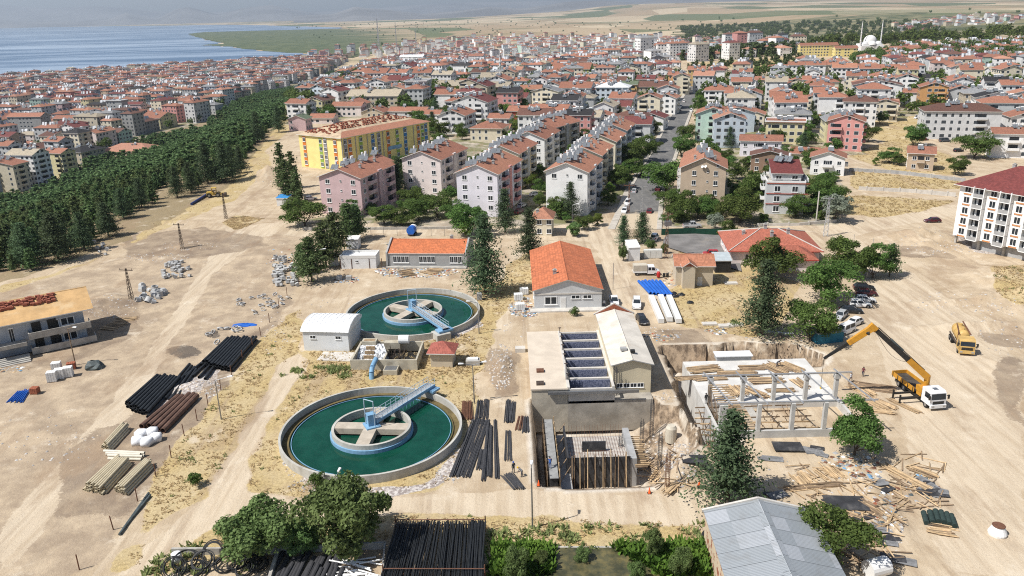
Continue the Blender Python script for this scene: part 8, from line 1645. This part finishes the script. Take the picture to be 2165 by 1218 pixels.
for nm, u, v, tp_ in (('white minaret of the small mosque in the hill quarter', 1058, 164, 112), ('slim minaret in the lakeside town', 405, 180, 137), ('slim minaret near the shore by the radio mast', 697, 130, 106), ('pale brick minaret in the far town', 1221, 118, 92)):
    p = G(u, v); h = (v - tp_) / F * depth(p) * 1.02; t = thing('minaret', nm, 'minaret', p); r = h * .045; m = pl if 'white' in nm else M['conc_pale']
    MB().lathe([(r, -3), (r, h * .55), (r * 1.5, h * .58), (r * 1.5, h * .62), (r * .8, h * .62), (r * .8, h * .8)], n=10).build('shaft', m, t); MB().lathe([(r * .95, h * .8), (0.02, h)], n=10).build('spire', M['conc_grey'], t)
# dry tufts, weeds and grass of the works
def tufts(name, polys, n, hgt, m, sp=.18, dens=None):
    Vs = []
    for P in polys:
        W_ = WP(P); xs = [q[0] for q in W_]; ys = [q[1] for q in W_]; k = int(n); X = g.uniform(min(xs), max(xs), k * 3); Y = g.uniform(min(ys), max(ys), k * 3); o = inpoly(X, Y, W_) & (np.hypot(X - C1[0], Y - C1[1]) > r1 + .3) & (np.hypot(X - C2[0], Y - C2[1]) > r2 + .3) & (vn(X, Y, 2.2, 77) > (.42 if dens is None else dens)); X, Y = X[o][:k], Y[o][:k]
        if not len(X): continue
        Z_ = near_h(X, Y); q = 5
        for _ in range(q):
            a = g.uniform(0, 6.28, len(X)); h = hgt * g.uniform(.5, 1.4, len(X)); dx, dy = np.cos(a) * sp, np.sin(a) * sp; ox, oy = g.normal(size=(2, len(X))) * sp * .7
            c = np.stack([X + ox, Y + oy, Z_ - .03], 1); e = np.stack([-dy, dx, 0 * a], 1) * .5; tpv = np.stack([dx * 1.2, dy * 1.2, h], 1)
            Vs.append(np.stack([c - e, c + e, c + tpv + e * .4, c + tpv - e * .4], 1).reshape(-1, 3))
    V = np.concatenate(Vs); tag(put(name, qmesh(name, V, np.arange(len(V)).reshape(-1, 4), m)), kind='stuff')
dg_ = foliage('dry grass blades', (.42, .33, .17), (.62, .50, .28), .8, .5); gg = foliage('weed blades', (.17, .20, .075), (.28, .30, .12), .8, .45)
tufts('dry_grass', GRASS[:6] + GRASS[9:12], 900, .15, dg_); tufts('dry_grass', GRASS[6:9] + GRASS[12:], 500, .3, dg_, .3, .3)
tufts('weeds', [GRASS[2], GRASS[0], GRASS[1], GRASS[9]], 110, .28, gg, .24, .62); tufts('weeds', [[(1010, 1165), (1480, 1165), (1490, 1100), (1030, 1120)], [(560, 800), (740, 800), (740, 775), (640, 775)], [(560, 1215), (300, 1218), (330, 1180), (480, 1120)], [(1545, 690), (1590, 690), (1590, 678), (1545, 680)]], 150, .45, gg, .3, .5)
tufts('pond_weed', [[(1040, 1218), (1160, 1218), (1160, 1160), (1050, 1160)], [(1400, 1218), (1500, 1218), (1490, 1160), (1300, 1160)]], 500, .9, foliage('lush weed', (.05, .10, .015), (.12, .19, .03)), .5, .3)
# ------------------------------------------------------------------ the air between
t = NT('air'); t.t.nodes.remove(t.b); pv = t.n('VolumePrincipled'); pv.inputs['Color'].default_value = (.74, .86, 1, 1); pv.inputs['Density'].default_value = HAZE; pv.inputs['Anisotropy'].default_value = .25
t.l.new(pv.outputs[0], t.t.nodes['Material Output'].inputs['Volume'])
b = MB().box(-32000, 32000, -800, 32000, -120, 1500); tag(b.build('haze', t.m), kind='stuff')
